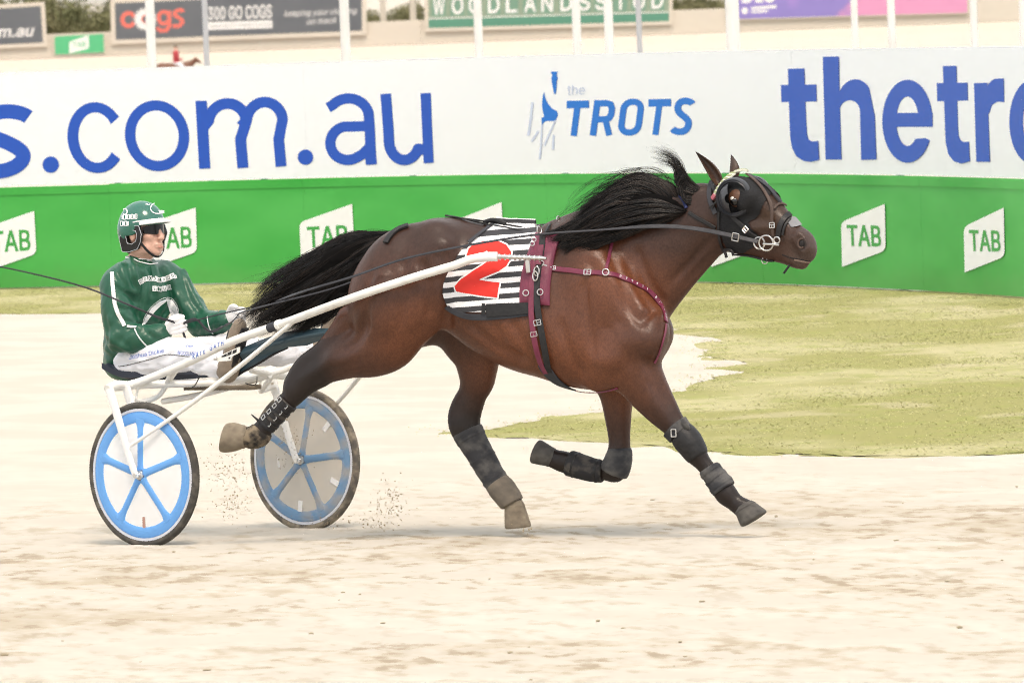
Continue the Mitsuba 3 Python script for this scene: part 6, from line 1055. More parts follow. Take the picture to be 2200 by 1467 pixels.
try:
    import manifold3d as m3
    def man(m): return m3.Manifold(m3.Mesh(np.asarray(m.vertices, np.float32), np.asarray(m.faces, np.uint32)))
    A_, B_ = man(hmesh), man(body_low); U_ = A_ + B_
    if U_.num_tri() > 1000: mm = U_.to_mesh(); body = trimesh.Trimesh(mm.vert_properties[:, :3], mm.tri_verts, process=False)
except Exception: pass
pobj('body', body, 'skin', smooth=True)
lp = trimesh.creation.icosphere(2, 1.0); lp.vertices = H(0, 0, 0) + (lp.vertices * [0.004, 0.021, 0.0042]) @ RH + (RH.T @ np.array([0.1020, 0, -0.0795])); pobj('lips', lp, 'lips', smooth=True)
# trousers
TF = Field(allp.min(0) - 0.16, [allp[:, 0].max() + 0.1, 0.42, 1.12], 0.008)
TF.chain([dp(274, 782, 0), dp(290, 770, 0), dp(300, 740, 0)], [0.086, 0.098, 0.10], 0.04, 1.35, LY)
P, r = dpts([(284, 780, 0.11, 39), (335, 770, 0.15, 41), (388, 762, 0.19, 38), (436, 770, 0.23, 33), (476, 781, 0.262, 28)]); TF.chain(P, r, 0.04)
P, r = dpts([(330, 780, -0.11, 42), (430, 760, -0.14, 38), (505, 753, -0.16, 36), (590, 756, -0.21, 31), (668, 757, -0.262, 27)]); TF.chain(P, r, 0.04)
P, r = dpts([(430, 782, 0.235, 22), (478, 797, 0.262, 18)]); TF.chain(P, r, 0.03)
X = np.stack(np.meshgrid(*TF.ax, indexing='ij'), -1); TF.g += ((meshkit.fbm(X * [10, 16, 24], 3, 21) - 0.5) * 0.024 + (meshkit.fbm(X * [30, 18, 18] + [0, 0, 9], 2, 22) - 0.5) * 0.008).astype(np.float32); rid = 1 - np.abs(2 * meshkit.fbm(X * [9, 16, 20] + 4, 2, 23) - 1); TF.g += (np.clip(rid - 0.75, 0, 1) * 0.04).astype(np.float32); tm = TF.mesh(0.6); pobj('trousers', tm, 'cloth_white', smooth=True)
# jersey
JF = Field(np.minimum(allp.min(0), HC) - 0.16, [allp[:, 0].max() - 0.05, 0.42, HC[2] - 0.02], 0.0075)
P, r = dpts([(274, 774, 0, 46), (282, 748, 0, 54), (292, 700, 0, 57), (300, 640, 0, 58), (302, 600, 0, 47), (303, 572, 0, 29)]); JF.chain(P, r, 0.05, [1.32, 1.28, 1.3, 1.35, 1.45, 1.1], LY)
P, r = dpts([(268, 598, 0.14, 36), (250, 612, 0.19, 34), (250, 665, 0.215, 34), (262, 718, 0.215, 33), (305, 727, 0.18, 30), (344, 717, 0.142, 24)]); JF.chain(P, r, 0.035)
P, r = dpts([(352, 596, -0.14, 36), (374, 608, -0.19, 33), (408, 656, -0.20, 31), (436, 697, -0.20, 30), (462, 694, -0.165, 26), (483, 687, -0.135, 21)]); JF.chain(P, r, 0.035)
JF.ell(dp(255, 735, 0.225), (0.06, 0.06, 0.05), None, 0.05)
X = np.stack(np.meshgrid(*JF.ax, indexing='ij'), -1); ang = X @ np.array([[0.8, 0.2, -0.57], [0.3, 0.9, 0.3], [0.6, -0.2, 0.75]]).T
JF.g += ((meshkit.fbm(ang * [26, 9, 8], 3, 31) - 0.5) * 0.016 + (meshkit.fbm(ang[..., [1, 0, 2]] * [5, 14, 6] + 5, 2, 32) - 0.5) * 0.010).astype(np.float32)
rid = 1 - np.abs(2 * meshkit.fbm(ang * [20, 5, 4] + 3, 2, 33) - 1); JF.g -= (np.clip(rid - 0.75, 0, 1) * 0.014).astype(np.float32); rid = 1 - np.abs(2 * meshkit.fbm(ang[..., [2, 0, 1]] * [20, 5, 4.5] + 8, 2, 34) - 1); pass
def crease(L, r): P, rr = dpts(L); JF.chain(P, np.full(len(P), r), 0.012, carve=True)
def dray(px, py): d = rays(px, py); o = sl(CAM); return np.broadcast_to(o, d.shape), np.stack([d @ HD, -(d @ AX), d[..., 2]], -1)
def onf(F, px, py, off=0.0):
    px, py = np.atleast_1d(np.asarray(px, float)), np.atleast_1d(np.asarray(py, float)); o, d = dray(px, py); p, h = F.march(o, d, 47.5, 52.5, 0.0, 900); return p + F.normal(p, 0.012) * off
def z1(L): return [(180 + x / 3.667, 400 + y / 3.667) for x, y in L]
for L, r in [([(340, 570), (370, 680), (400, 800), (410, 880)], 8), ([(250, 620), (300, 760), (380, 900)], 7), ([(430, 640), (470, 800), (440, 960), (430, 1060)], 7), ([(600, 640), (660, 760), (720, 900), (760, 990)], 8), ([(760, 660), (800, 780), (850, 900), (920, 1000)], 7), ([(700, 880), (640, 1000), (600, 1060)], 6),
    ([(250, 1010), (320, 1060), (400, 1080)], 6), ([(230, 930), (300, 960), (390, 960)], 6), ([(270, 1130), (330, 1110), (400, 1140)], 6), ([(300, 1230), (360, 1150), (420, 1110)], 6), ([(480, 1130), (540, 1180), (600, 1200)], 5), ([(150, 1180), (230, 1260), (330, 1310)], 7), ([(140, 1290), (220, 1350), (290, 1370)], 6), ([(170, 1040), (190, 1150), (180, 1270)], 6),
    ([(860, 1060), (890, 1120), (880, 1180)], 5), ([(940, 1040), (960, 1100), (950, 1160)], 5), ([(520, 640), (545, 740), (540, 860)], 5), ([(220, 760), (300, 830), (380, 850)], 5), ([(650, 1060), (600, 1120), (520, 1170)], 5)]:
    q = np.array(z1(L)); q = spline(q, 10); p_ = onf(JF, q[:, 0], q[:, 1]); n_ = JF.normal(p_, 0.02); rr = np.r_[0.004, np.full(8, r * 0.0017), 0.004]; JF.chain(p_ + n_ * 0.004, rr, 0.016, carve=True)
    q2 = q + np.array([9.0, -4.0]); p_ = onf(JF, q2[:, 0], q2[:, 1]); n_ = JF.normal(p_, 0.02); JF.chain(p_ - n_ * 0.004, rr * 0.95, 0.022)
jm = JF.mesh(0.55); JK = pobj('jersey', jm, 'jersey_green', smooth=True)
def dray(px, py): d = rays(px, py); o = sl(CAM); return np.broadcast_to(o, d.shape), np.stack([d @ HD, -(d @ AX), d[..., 2]], -1)
def onf(F, px, py, off=0.0):
    px, py = np.atleast_1d(np.asarray(px, float)), np.atleast_1d(np.asarray(py, float)); o, d = dray(px, py); p, h = F.march(o, d, 47.5, 52.5, 0.0, 900); return p + F.normal(p, 0.012) * off
def dlay(F, name, L, w, mt, parent, off=0.002, th=0.003, n=None):
    L = np.asarray(L, float); n = n or max(int(np.linalg.norm(np.diff(L, axis=0), axis=1).sum() / 4), 6); Q = spline(L, n); P = onf(F, Q[:, 0], Q[:, 1]); N = F.normal(P, 0.015); P = np.stack([gaussian_filter(P[:, i], 0.8, mode='nearest') for i in range(3)], 1) + N * off; m = strap(P, N, np.asarray(w) / SCD, th); return pobj(name, m, mt, parent, smooth=40)
def dprint(F, name, g, mt, parent, off=0.003, size=3.5):
    V_, F_ = tri_poly(g) if hasattr(g, 'geom_type') else g; V_, F_ = fine(V_, F_, size); P = onf(F, V_[:, 0], V_[:, 1]); P = P + F.normal(P, 0.012) * off; return pobj(name, (P, F_[:, ::-1]), mt, parent, smooth=True)
def z1(L): return [(180 + x / 3.667, 400 + y / 3.667) for x, y in L]
dlay(JF, 'sleeve_stripe', z1([(222, 675), (228, 780), (238, 880), (258, 975), (300, 1060), (322, 1105)]), 8.5, 'print_white', JK); dlay(JF, 'sleeve_stripe', z1([(335, 1102), (375, 1108), (420, 1108)]), 5, 'print_white', JK); dlay(JF, 'sleeve_stripe', z1([(400, 1118), (420, 1165), (455, 1215), (510, 1268)]), 2.6, 'print_white', JK); dlay(JF, 'sleeve_stripe', z1([(975, 1025), (985, 1090), (1000, 1130), (1020, 1165)]), 2.4, 'print_white', JK)
dlay(JF, 'neck_piping', z1([(388, 575), (420, 595), (470, 608), (530, 618), (582, 608)]), 2.6, 'print_white', JK, 0.003)
col = [H(-0.048 + 0.066 * math.cos(a), 0.068 * math.sin(a), -0.142 - 0.010 * math.cos(a)) for a in np.linspace(0, 2 * np.pi, 33)]; pobj('collar', tube(np.array(col), 0.015, 10, up=np.array([0, 0, 1.0]), flat=0.45, caps=False), 'jersey_green', JK, smooth=True); pobj('collar_trim', tube(np.array(col) + hz * 0.016, 0.0045, 8, caps=False), 'print_white', JK, smooth=True); pobj('collar_tab', rbox(H(0.020, 0.006, -0.158), [0.006, 0.016, 0.020], 0.004), 'print_white', JK)
for k, (ch, cx, cy, rot) in enumerate([('W', 448, 752, 24), ('O', 482, 733, 12), ('O', 520, 727, 4), ('D', 558, 730, -6), ('L', 592, 740, -4), ('A', 628, 735, 8), ('N', 664, 722, 16), ('D', 696, 708, 20), ('S', 718, 715, 24), ('S', 555, 808, 0), ('T', 594, 810, -6), ('U', 632, 806, 4), ('D', 670, 796, 12)]):
    s_ = 18 if k != 8 else 12; c_, q_ = math.cos(math.radians(-rot)), math.sin(math.radians(-rot)); sq = lambda h: Polygon(z1([(cx + x * c_ - y * q_, cy + x * q_ + y * c_) for x, y in ((-h * 0.95, -h * 1.1), (h * 0.95, -h * 1.1), (h * 0.95, h * 1.1), (-h * 0.95, h * 1.1))]))
    pk = dprint(JF, 'letter_tile', sq(s_) if k % 2 else sq(s_).difference(sq(s_ - 4.5)), 'print_white', JK, 0.003); v_, f_ = flat_text(ch, True); v_ = (v_ - (v_.min(0) + v_.max(0)) / 2) * [s_ * 1.05, -s_ * 1.25]; v_ = np.c_[v_[:, 0] * c_ - v_[:, 1] * q_, v_[:, 0] * q_ + v_[:, 1] * c_]; dprint(JF, 'letter', (np.array(z1(v_ + [cx, cy])), f_[:, ::-1]), 'jersey_green' if k % 2 else 'print_white', pk, 0.0042)
dprint(JF, 'crest_shape', Polygon(z1([(462, 1098), (480, 1035), (530, 960), (590, 908), (652, 886), (650, 905), (605, 940), (560, 985), (515, 1040), (478, 1092)])), 'print_white', JK); dprint(JF, 'crest_shape', Polygon(z1([(650, 884), (700, 898), (735, 950), (752, 1012), (715, 1008), (690, 1035), (672, 985), (655, 930)])), 'print_white', JK); dlay(JF, 'crest_line', z1([(458, 1105), (475, 1030), (528, 950), (590, 898), (650, 876), (705, 890), (742, 945), (756, 1005)]), 1.2, 'print_white', JK, 0.004, 0.001)
dlay(JF, 'placket', z1([(535, 625), (540, 680), (552, 720)]), 5, 'jersey_green', JK, 0.003, 0.004)
def za(L): return [(200 + x / 6.111, 660 + y / 6.111) for x, y in L]
TK = DR + '__trousers'
dlay(TF, 'seam_piping', za([(330, 778), (400, 770), (600, 722), (800, 668), (960, 622), (1100, 630), (1300, 652)]), 1.5, 'black_leather', TK, 0.002, 0.001)
dprint(TF, 'lettering', word('Joshua Dickie',  za([(475, 628), (930, 545), (935, 595), (480, 688)]), False), 'print_navy', TK, 0.003); dprint(TF, 'lettering', word('WOODLANDS', za([(1110, 572), (1390, 590), (1390, 645), (1110, 620)]), False), 'print_navy', TK, 0.003); dprint(TF, 'lettering', word('The', za([(1210, 505), (1320, 490), (1310, 530), (1205, 545)]), False), 'print_navy', TK, 0.003)
# helmet
HB0 = H(-0.016, 0, 0.040); SF = Field(HC + [-0.17, -0.15, -0.17], HC + [0.17, 0.15, 0.19], 0.0035)
SF.ell(HB0, (0.123, 0.104, 0.118), RH, 0); SF.ell(H(-0.06, 0, 0.0), (0.082, 0.098, 0.098), RH, 0.03)
Xh = np.stack(np.meshgrid(*SF.ax, indexing='ij'), -1) - HC; fx, sx_, zx = Xh @ hf, Xh @ hs, Xh @ hz
cutline = np.where(fx > 0.03, 0.032 + 0.12 * (fx - 0.03) * 0.3, np.where(fx > -0.055, -0.012 + 0.5 * np.clip(fx + 0.0, 0, 1), -0.085)).astype(np.float32)
SF.g = np.maximum(SF.g, gaussian_filter((cutline - zx).astype(np.float32), 1.5)); inner = np.sqrt(((fx + 0.016) / 0.112) ** 2 + (sx_ / 0.093) ** 2 + ((zx - 0.036) / 0.108) ** 2) - 1; SF.g = np.maximum(SF.g, (-inner * 0.1).astype(np.float32))
HM = pobj('helmet', SF.mesh(0.5), 'helmet_green', smooth=True)
def onhelm(px, py, off=0.002): return onf(SF, px, py, off)
ear_c = [H(f, 0.094, z) for f, z in ((0.052, 0.028), (0.060, -0.010), (0.052, -0.042), (0.030, -0.066), (-0.010, -0.078), (-0.050, -0.085), (-0.075, -0.080))]
for s in (1, -1):
    o_ = [(0.050, 0.034), (0.064, -0.010), (0.048, -0.050), (0.020, -0.082), (-0.040, -0.094), (-0.085, -0.090), (-0.088, -0.02), (-0.03, 0.034)]; i_ = [(0.024, 0.006), (0.030, -0.014), (0.016, -0.040), (-0.012, -0.052), (-0.036, -0.046), (-0.040, -0.006), (-0.015, 0.014)]
    pg = Polygon(o_).buffer(-0.008).buffer(0.008).difference(Polygon(i_).buffer(0.004)); v_, f_ = fine(*tri_poly(pg), 0.012); a_ = np.array([H(f, s * (0.098 - 0.35 * max(0, -z - 0.02) * 0.5), z) for f, z in v_]); b_ = a_ - hs * s * 0.016; n = len(v_); bd = []
    for rg in [pg.exterior, *pg.interiors]:
        c_ = np.array(rg.coords); fa = np.array([H(f, s * (0.098 - 0.35 * max(0, -z - 0.02) * 0.5), z) for f, z in c_]); m = len(fa); i = np.arange(m - 1); bd.append(trimesh.Trimesh(np.vstack([fa, fa - hs * s * 0.016]), np.vstack([np.c_[i, i + 1, i + 1 + m], np.c_[i, i + 1 + m, i + m]]), process=False)); pobj('guard_trim', tube(np.array([fa[q] for q in range(0, m, max(1, m // 40))]), 0.0015, 6), 'print_white' if rg is pg.exterior else 'rim_grey', HM, smooth=True)
    pobj('ear_guard', cat([trimesh.Trimesh(np.vstack([a_, b_]), np.vstack([f_, f_[:, ::-1] + n]), process=False)] + bd), 'black_leather', HM, smooth=40)
pk = []; aa = np.radians(np.linspace(-62, 62, 25))
for j, t in enumerate(np.linspace(0, 1, 7)): pk.append([H(-0.016 + (0.118 + 0.050 * t * math.cos(a) ** 0.7) * math.cos(a), (0.100 + 0.006 * t) * math.sin(a), 0.046 - 0.012 * t + 0.012 * math.cos(a)) for a in aa])
pk = np.array(pk); i, j = np.meshgrid(np.arange(6), np.arange(24), indexing='ij'); qd = np.stack([i * 25 + j, i * 25 + j + 1, (i + 1) * 25 + j + 1, (i + 1) * 25 + j], -1).reshape(-1, 4); t_ = pk.reshape(-1, 3); pobj('peak', (np.vstack([t_ + hz * 0.004, t_ - hz * 0.004]), np.vstack([qd, qd[:, ::-1] + len(t_)])), 'print_white', HM, smooth=True); pobj('peak_edge', tube(pk[-1], 0.0045, 6), 'print_white', HM, smooth=True)
pobj('rim_trim', tube(np.array([H(-0.016 + 0.122 * math.cos(a), 0.104 * math.sin(a), 0.050 + 0.012 * math.cos(a)) for a in np.radians(np.linspace(-75, 75, 30))]), 0.0035, 6), 'print_white', HM, smooth=True)
def zb(L): return [(x / 4.314, 360 + y / 4.314) for x, y in L]
def hprint(name, g, mt, off=0.0025, par=None):
    V_, F_ = tri_poly(g) if hasattr(g, 'geom_type') else g; V_, F_ = fine(V_, F_, 3.0); return pobj(name, (onhelm(V_[:, 0], V_[:, 1], off), F_[:, ::-1]), mt, par or HM, smooth=True)
for k, (ch, x) in enumerate(zip('OODLANDS', np.linspace(1140, 1262, 8))): hprint('letter_tile', sbox(*zb([(x - 8, 440 - (x - 1190) * 0.06)])[0], *zb([(x + 8, 480 - (x - 1190) * 0.06)])[0]) if k % 2 == 0 else sbox(*zb([(x - 8, 440 - (x - 1190) * 0.06)])[0], *zb([(x + 8, 480 - (x - 1190) * 0.06)])[0]).exterior.buffer(0.7), 'print_white')
for k, x in enumerate(np.linspace(1130, 1188, 4)): hprint('letter_tile', sbox(*zb([(x - 8, 500)])[0], *zb([(x + 8, 540)])[0]) if k % 2 else sbox(*zb([(x - 8, 500)])[0], *zb([(x + 8, 540)])[0]).exterior.buffer(0.7), 'print_white')
hprint('crest_shape', stroke(zb(arc(1460, 380, 66, 50, 120, 330, 24)), 2.0, 'round'), 'print_white'); hprint('crest_shape', Polygon(zb([(1465, 400), (1510, 398), (1520, 425), (1480, 432)])), 'print_white'); hprint('crest_shape', stroke(zb(arc(1160, 412, 22, 26, -120, 120, 16)), 2.4, 'round'), 'print_white'); hprint('crest_shape', stroke(zb([(1350, 345), (1365, 340), (1372, 352), (1385, 345)]), 1.4, 'round'), 'print_white')
pobj('chin_strap', strap(spline(np.array([H(0.045, 0.086, -0.052), H(0.060, 0.066, -0.085), H(0.070, 0.040, -0.112), H(0.074, 0.0, -0.126), H(0.070, -0.040, -0.112), H(0.045, -0.086, -0.052)]), 30), np.array([[0.5, 0.85, -0.2]] * 12 + [[0.6, 0, -0.8]] * 6 + [[0.5, -0.85, -0.2]] * 12), 0.012, 0.004), 'black_leather', HM)
# wrap-round glasses
gl = [];
for z_ in np.linspace(-1, 1, 7): gl.append([H(0.004 + 0.100 * math.cos(a) ** 0.8, 0.081 * math.sin(a), 0.010 + z_ * (0.025 - 0.012 * abs(math.sin(a)) ** 3) - 0.010 * max(0, -z_) * (1 - min(1, abs(a) / 0.22)) * -1.2) for a in np.radians(np.linspace(-66, 66, 37))])
gl = np.array(gl); i, j = np.meshgrid(np.arange(6), np.arange(36), indexing='ij'); qd = np.stack([i * 37 + j, i * 37 + j + 1, (i + 1) * 37 + j + 1, (i + 1) * 37 + j], -1).reshape(-1, 4); t_ = gl.reshape(-1, 3); pobj('sunglasses', (np.vstack([t_, t_ - (t_ - HC) * 0.04]), np.vstack([qd, qd[:, ::-1] + len(t_)])), 'lens_dark', smooth=True)
for s in (1, -1): pobj('glasses_arm', tube(spline(np.array([H(0.042, 0.076 * s, 0.012), H(0.01, 0.083 * s, 0.010), H(-0.03, 0.084 * s, 0.002)]), 8), 0.004, 6), 'black_leather', DR + '__sunglasses')
# gloved hands closed on the reins
def hand(name, wr, gr, side):
    """wr wrist, gr grip centre (local); fingers curl round the rein that runs forward through the fist"""
    f = gr - wr; f /= np.linalg.norm(f); rein = np.array([0.95, -0.1 * side, 0.25]); rein /= np.linalg.norm(rein); up_ = np.array([0, 0.1 * side, 1.0]); up_ -= f * (up_ @ f); up_ /= np.linalg.norm(up_); out = np.cross(up_, f); out = out if out[1] * side > 0 else -out
    F = Field(gr - 0.13, gr + 0.13, 0.003); K = wr + f * 0.095
    F.chain([wr - f * 0.02, wr + f * 0.02, wr + f * 0.055, wr + f * 0.082], [0.029, 0.028, 0.030, 0.027], 0.012, [0.75, 0.75, 0.62, 0.6], out)
    for k, (h_, ln) in enumerate(((0.030, 1.0), (0.010, 1.08), (-0.010, 1.0), (-0.029, 0.84))):
        a = wr + f * 0.078 + up_ * h_ + out * 0.012; b = a + f * 0.036 * ln + out * 0.010 - up_ * 0.002; c = b + f * 0.010 - out * 0.030 * ln; d = c - f * 0.026 - out * 0.006; F.chain([wr + f * 0.045 + up_ * h_ * 0.7 + out * 0.008, a, b, c, d], [0.012, 0.0115, 0.0105, 0.0098, 0.009], 0.005, sub=3)
    t0 = wr + f * 0.030 + up_ * 0.024 - out * 0.004; F.chain([t0, t0 + f * 0.034 + up_ * 0.022 - out * 0.012, t0 + f * 0.066 + up_ * 0.020 - out * 0.020, t0 + f * 0.088 + up_ * 0.010 - out * 0.022], [0.017, 0.0135, 0.0115, 0.009], 0.006)
    m = F.mesh(0.5); key = pobj(name, m, 'glove_white', smooth=True); pobj('cuff', tube([wr - f * 0.03, wr - f * 0.012, wr + f * 0.004], [0.030, 0.032, 0.030], 16, up=out, flat=1.1), 'glove_white', key, smooth=40); return wr + f * 0.09
GN = hand('glove', dp(353, 712, 0.135), dp(392, 696, 0.115), 1); GF = hand('glove', dp(487, 684, -0.13), dp(524, 674, -0.11), -1)
pobj('wrist_band', tube([dp(345, 716, 0.140), dp(352, 713, 0.136)], 0.034, 14), 'boot_brown', JK)
# boots
for nm, L, dk in (('boot', [(484, 790, 0.272, 19), (489, 800, 0.275, 23), (498, 772, 0.285, 22), (504, 742, 0.29, 20), (510, 716, 0.295, 19), (515, 700, 0.295, 16)], 0), ('boot', [(680, 758, -0.27, 19), (688, 765, -0.275, 23), (698, 742, -0.28, 22), (707, 716, -0.285, 20), (714, 696, -0.29, 18), (717, 688, -0.29, 16)], 1)):
    P, r = dpts(L); F = Field(P.min(0) - 0.1, P.max(0) + 0.1, 0.005); F.chain(P, r, 0.02, 0.85, LY); P2, r2 = dpts([(L[0][0] - 6, L[0][1] - 4, L[0][2], 20), (L[1][0], L[1][1] - 12, L[1][2], 22)]); F.chain(P2, r2, 0.02); bk = pobj(nm, F.mesh(0.5), 'boot_brown', smooth=True)
    so = P[1:] + np.array([0.036, 0, -0.012]); pobj('sole', tube(so, np.r_[0.03, 0.036, 0.036, 0.036, 0.026], 14, up=LY, flat=0.35), 'boot_rubber', bk, smooth=40); pobj('lace_strip', tube(P[2:5] + np.array([-0.045, 0, 0.012]), 0.014, 8), 'black_leather', bk, smooth=40)
hr = H(-0.055, 0.055, -0.085); pobj('hair', tube(spline(np.array([H(-0.03, 0.066, -0.06), H(-0.065, 0.050, -0.085), H(-0.085, 0, -0.09), H(-0.065, -0.050, -0.085), H(-0.03, -0.066, -0.06)]), 16), 0.017, 8), 'hair_brown', smooth=True)
# reins, whip
mat('rein_leather', mikit.proc(lambda p, n, uv: mikit.mix((0.018, 0.018, 0.022), (0.042, 0.042, 0.050), mikit.fbm(p.x * 30, p.y * 30, p.z * 30, 2))), 0.5)
bitn, bitf = hw(hd(1385, 805, 0.088)), hw(hd(1385, 805, -0.088))
RN = np.array([sw(GN), sp(470, 676, 0.13), sp(560, 656, 0.20)] + [hw(hp(x, y, b)) for x, y, b in ((700, 612, 0.36), (760, 594, 0.365), (854, 561, 0.365), (936, 541, 0.355), (1055, 519, 0.335), (1168, 503, 0.29), (1299, 494, 0.235), (1373, 488, 0.20), (1441, 487, 0.17), (1495, 492, 0.155), (1564, 505, 0.16))] + [bitn]); P = spline(RN, 110)
wv = np.interp(np.linspace(0, 1, 110), [0, 0.2, 0.33, 0.6, 0.8, 0.86, 1], [0.006, 0.007, 0.014, 0.012, 0.011, 0.024, 0.022]); key = obj('rein', strap(P, np.tile(-AX * 0.8 + [0, 0, 0.6], (110, 1)), wv, 0.004), 'rein_leather'); tag(key, 'near rein running from the near glove over the striped cloth', 'rein')
bp = to_px(P)[:, 0]; ib = int(np.argmin(np.abs(bp - 1578))); t_ = P[ib + 2] - P[ib - 2]; t_ /= np.linalg.norm(t_); b0 = P[ib] - AX * 0.012; w0 = np.cross(t_, AX); obj('buckle', cat([tube([b0 + t_ * x * 0.016 + w0 * y * 0.02, b0 + t_ * x2 * 0.016 + w0 * y2 * 0.02], 0.0028, 6) for (x, y), (x2, y2) in zip([(-1, -1), (1, -1), (1, 1), (-1, 1)], [(1, -1), (1, 1), (-1, 1), (-1, -1)])]), 'steel', key)
RF = np.array([sw(GF), hw(hp(640, 640, 0.10)), hw(hp(800, 585, 0.05)), hw(hp(940, 520, 0.0) + [0, 0, 0.05]), hw(hp(1090, 488, -0.05)), hw(hp(1200, 480, -0.10)), hw(hp(1330, 470, -0.17)), hw(hp(1480, 478, -0.16)), bitf]); key = obj('rein', strap(spline(RF, 90), np.tile(-AX * 0.8 + [0, 0, 0.6], (90, 1)), 0.010, 0.004), 'rein_leather'); tag(key, 'far rein running from the farther glove over the rump', 'rein')
lp_ = spline(np.array([sw(GN) - [0, 0, 0.01], sp(428, 690, 0.12), sp(440, 704, 0.11), sp(452, 712, 0.10), sp(470, 706, 0.10), sp(495, 694, 0.0), sw(GF)]), 40); key = obj('rein_loop', strap(lp_, np.tile(-AX, (40, 1)), 0.012, 0.004), 'rein_leather'); tag(key, 'slack loop of rein hanging between the two gloves', 'rein')
lp_ = spline(np.array([sp(662, 682, 0.2), sp(672, 694, 0.2), sp(692, 694, 0.16), sp(715, 682, 0.1), sp(738, 664, 0.05)]), 30); key = obj('strap_loop', tube(lp_, 0.0035, 6), 'rein_leather'); tag(key, 'thin dark strap end looping below the near shaft by the tail', 'strap')
Wp = spline(np.array([sp(400, 738, 0.11), sp(384, 698, 0.125), sp(350, 685, 0.20), sp(310, 669, 0.31), sp(260, 648, 0.35), sp(210, 627, 0.36), sp(100, 595, 0.40), sp(0, 573, 0.45), sp(-260, 530, 0.6)]), 60); key = obj('whip', tube(Wp, np.r_[np.full(8, 0.0065), np.linspace(0.0055, 0.0022, 52)], 8), 'rein_leather'); tag(key, 'long thin dark whip held back across the driver\'s arm', 'whip')
# ------------------------------------------------------------------ sand thrown up by the hooves and wheel
_g = np.random.default_rng(77); ms = []
ico = trimesh.creation.icosphere(0, 1.0)
for cx, cy, sx_, sy_, n, l in ((485, 1010, 50, 45, 90, 0.3), (500, 1080, 40, 40, 60, 0.3), (840, 1080, 34, 45, 85, -0.4), (800, 1120, 40, 20, 40, -0.4), (700, 1120, 60, 14, 40, -0.5), (630, 950, 30, 60, 25, -0.45), (1125, 1140, 14, 10, 12, 0.9), (600, 690, 90, 60, 22, 0.0)):
    for _ in range(int(n * 2.2)):
        p = sp(cx + _g.normal(0, sx_ * 0.6), cy + _g.normal(0, sy_ * 0.6), l + _g.uniform(-0.15, 0.15)); r = _g.uniform(0.0012, 0.0042) * (1 if _g.random() < 0.9 else 1.5)
        if p[2] < 0.01: continue
        m = ico.copy(); m.vertices = m.vertices * r * _g.uniform(0.6, 1.3, 3) + p; ms.append(m)
mat('damp_sand', (0.33, 0.265, 0.18), 0.95, spec=0.1)
obj('flying_sand', cat(ms), 'damp_sand', smooth=False); tag('flying_sand', 'clods of damp sand thrown up behind the hooves and wheels', 'sand', kind='stuff')
# loose clods lying on the track in front
ms = []
for _ in range(90):
    x, y = _g.uniform(-4.2, 4.2), _g.uniform(-12.2, 2.5)
    if meshkit.fbm(np.array([[x * 0.6, y * 0.35, 0]]), 3, 6)[0] < 0.47: continue
    r = _g.uniform(0.004, 0.012); m = ico.copy(); m.vertices = m.vertices * r * _g.uniform(0.6, 1.4, 3) * [1.2, 1.2, 0.7] + [x, y, float(relief(np.array([x]), np.array([y]))[0]) + r * 0.25]; ms.append(m)
mat('clod_sand', (0.34, 0.29, 0.21), 0.95, spec=0.1)
obj('sand_clods', cat(ms), 'clod_sand', smooth=False); tag('sand_clods', 'small loose clods of sand lying on the foreground track', 'sand', kind='stuff')
# ------------------------------------------------------------------ a rider far off, seen above the barrier
RY = 430.0; rb = on_y(380, 147, RY); RX = rb[0]; GZ = -2.28
def rp(px, py, dy=0.0): return on_y(px, py, RY + dy)
mat('far_coat', (0.16, 0.07, 0.04), 0.5); mat('far_red', (0.42, 0.05, 0.06), 0.7); mat('far_cap', (0.10, 0.08, 0.05), 0.6)
K = 21600 / (RY + 50); bk = rp(382, 140)[2]; back = bk
F = Field([RX - 1.7, RY - 0.45, GZ - 0.02], [RX + 1.5, RY + 0.45, back + 0.9], 0.028); Bz = back - 0.14
F.chain([[RX - 0.75, RY, Bz], [RX - 0.35, RY, Bz - 0.04], [RX + 0.15, RY, Bz - 0.05], [RX + 0.5, RY, Bz + 0.0]], [0.26, 0.28, 0.29, 0.25], 0.06, 0.85, LY)
F.chain([[RX + 0.5, RY, Bz + 0.08], [RX + 0.78, RY, Bz + 0.24], [RX + 0.92, RY, Bz + 0.34]], [0.20, 0.13, 0.10], 0.08, 0.7, LY); F.chain([[RX + 0.90, RY, Bz + 0.38], [RX + 1.12, RY, Bz + 0.22]], [0.10, 0.065], 0.03)
F.chain([[RX + 0.88, RY - 0.04, Bz + 0.45], [RX + 0.87, RY - 0.05, Bz + 0.56]], [0.03, 0.012], 0.01); F.chain([[RX + 0.88, RY + 0.05, Bz + 0.45], [RX + 0.87, RY + 0.06, Bz + 0.56]], [0.03, 0.012], 0.01)
hz_ = Bz - GZ
for x, y, dx in ((0.52, -0.13, 0.22), (0.5, 0.13, -0.2), (-0.75, -0.14, -0.25), (-0.72, 0.14, 0.2)): F.chain([[RX + x, RY + y, Bz - 0.1], [RX + x + dx * 0.5, RY + y, GZ + hz_ * 0.45], [RX + x + dx * 0.7, RY + y, GZ + hz_ * 0.25], [RX + x + dx, RY + y, GZ + 0.04]], [0.14, 0.065, 0.045, 0.055], 0.05)
F.chain([[RX - 0.98, RY, Bz + 0.12], [RX - 1.1, RY, Bz - 0.05], [RX - 1.12, RY, Bz - 0.45]], [0.05, 0.07, 0.04], 0.03)
obj('pony', F.mesh(0.6), 'far_coat', smooth=True); tag('pony', 'small brown horse far behind the barrier under a rider in red', 'horse')
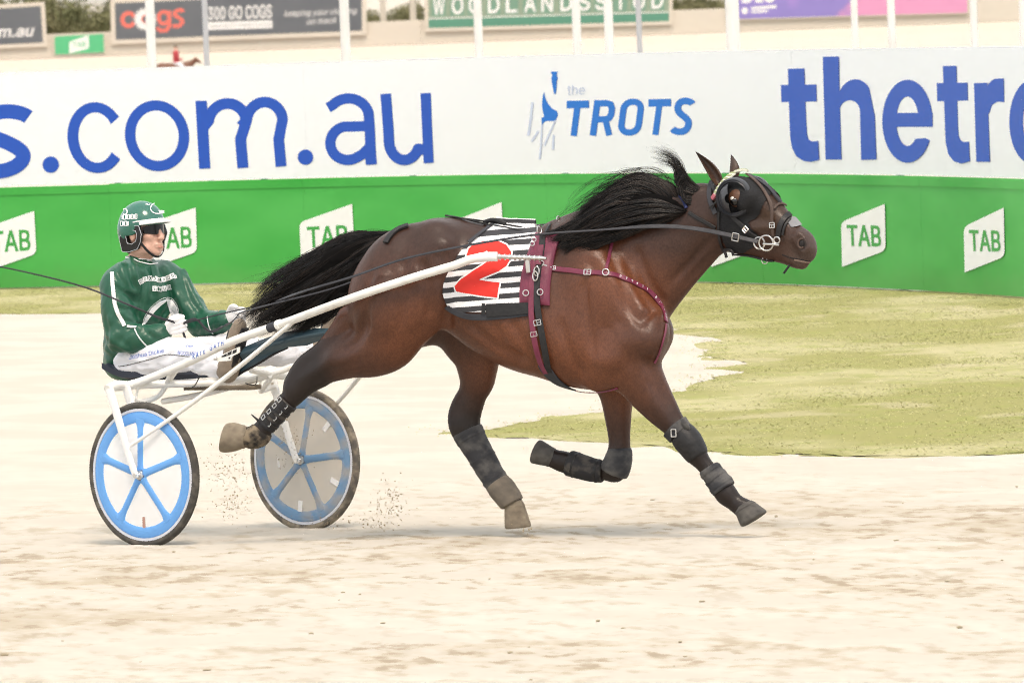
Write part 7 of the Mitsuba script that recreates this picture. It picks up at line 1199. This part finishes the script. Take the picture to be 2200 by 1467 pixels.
PX = RX - 0.02; sc = 0.88; F = Field([PX - 0.5, RY - 0.55, back - 0.75], [PX + 0.6, RY + 0.55, back + 1.05], 0.016); zt_ = lambda z: back + 0.06 + z * sc
F.ell([PX, RY, zt_(0.86)], [0.085, 0.08, 0.11]); F.chain([[PX, RY, zt_(0.78)], [PX, RY, zt_(0.70)]], [0.05, 0.055], 0.03); F.chain([[PX, RY, zt_(0.05)], [PX, RY, zt_(0.35)], [PX, RY, zt_(0.60)]], [0.13, 0.13, 0.14], 0.04, 1.3, LY)
for s in (1, -1):
    F.chain([[PX, RY + 0.17 * s, zt_(0.60)], [PX + 0.04, RY + 0.23 * s, zt_(0.32)], [PX + 0.28, RY + 0.14 * s, zt_(0.22)]], [0.06, 0.048, 0.035], 0.03); F.chain([[PX, RY + 0.12 * s, zt_(0.02)], [PX + 0.30, RY + 0.27 * s, zt_(-0.22)], [PX + 0.18, RY + 0.30 * s, zt_(-0.68)]], [0.10, 0.075, 0.05], 0.03)
pm = F.mesh(0.5); tag('person_001', 'tiny rider in a red jacket and white breeches far behind the barrier', 'person'); obj('body', pm, 'skin', 'person_001', smooth=True)
for nm, z0, z1, mt_, gr in (('jacket', 0.06, 0.70, 'far_red', 0.014), ('breeches', -0.50, 0.06, 'cloth_white', 0.014), ('boots', -0.8, -0.50, 'far_cap', 0.016)):
    G = Field(F.lo, F.lo + F.h * (F.n - 1), F.h); G.g = F.g - gr; Z = G.ax[2][None, None, :]; G.g = np.maximum(G.g, np.maximum(zt_(z0) - Z, Z - zt_(z1)).astype(np.float32)); obj(nm, G.mesh(0.4), mt_, 'person_001', smooth=True)
sp_ = trimesh.creation.icosphere(3, 1.0); sp_.vertices = np.where(sp_.vertices[:, 2:] < -0.1, sp_.vertices * [1, 1, 0.1], sp_.vertices) * [0.115, 0.10, 0.10] + [PX, RY, zt_(0.90)]; obj('cap', cat([sp_, bx([PX + 0.12, RY, zt_(0.895)], [0.06, 0.06, 0.006])]), 'far_cap', 'person_001', smooth=40)
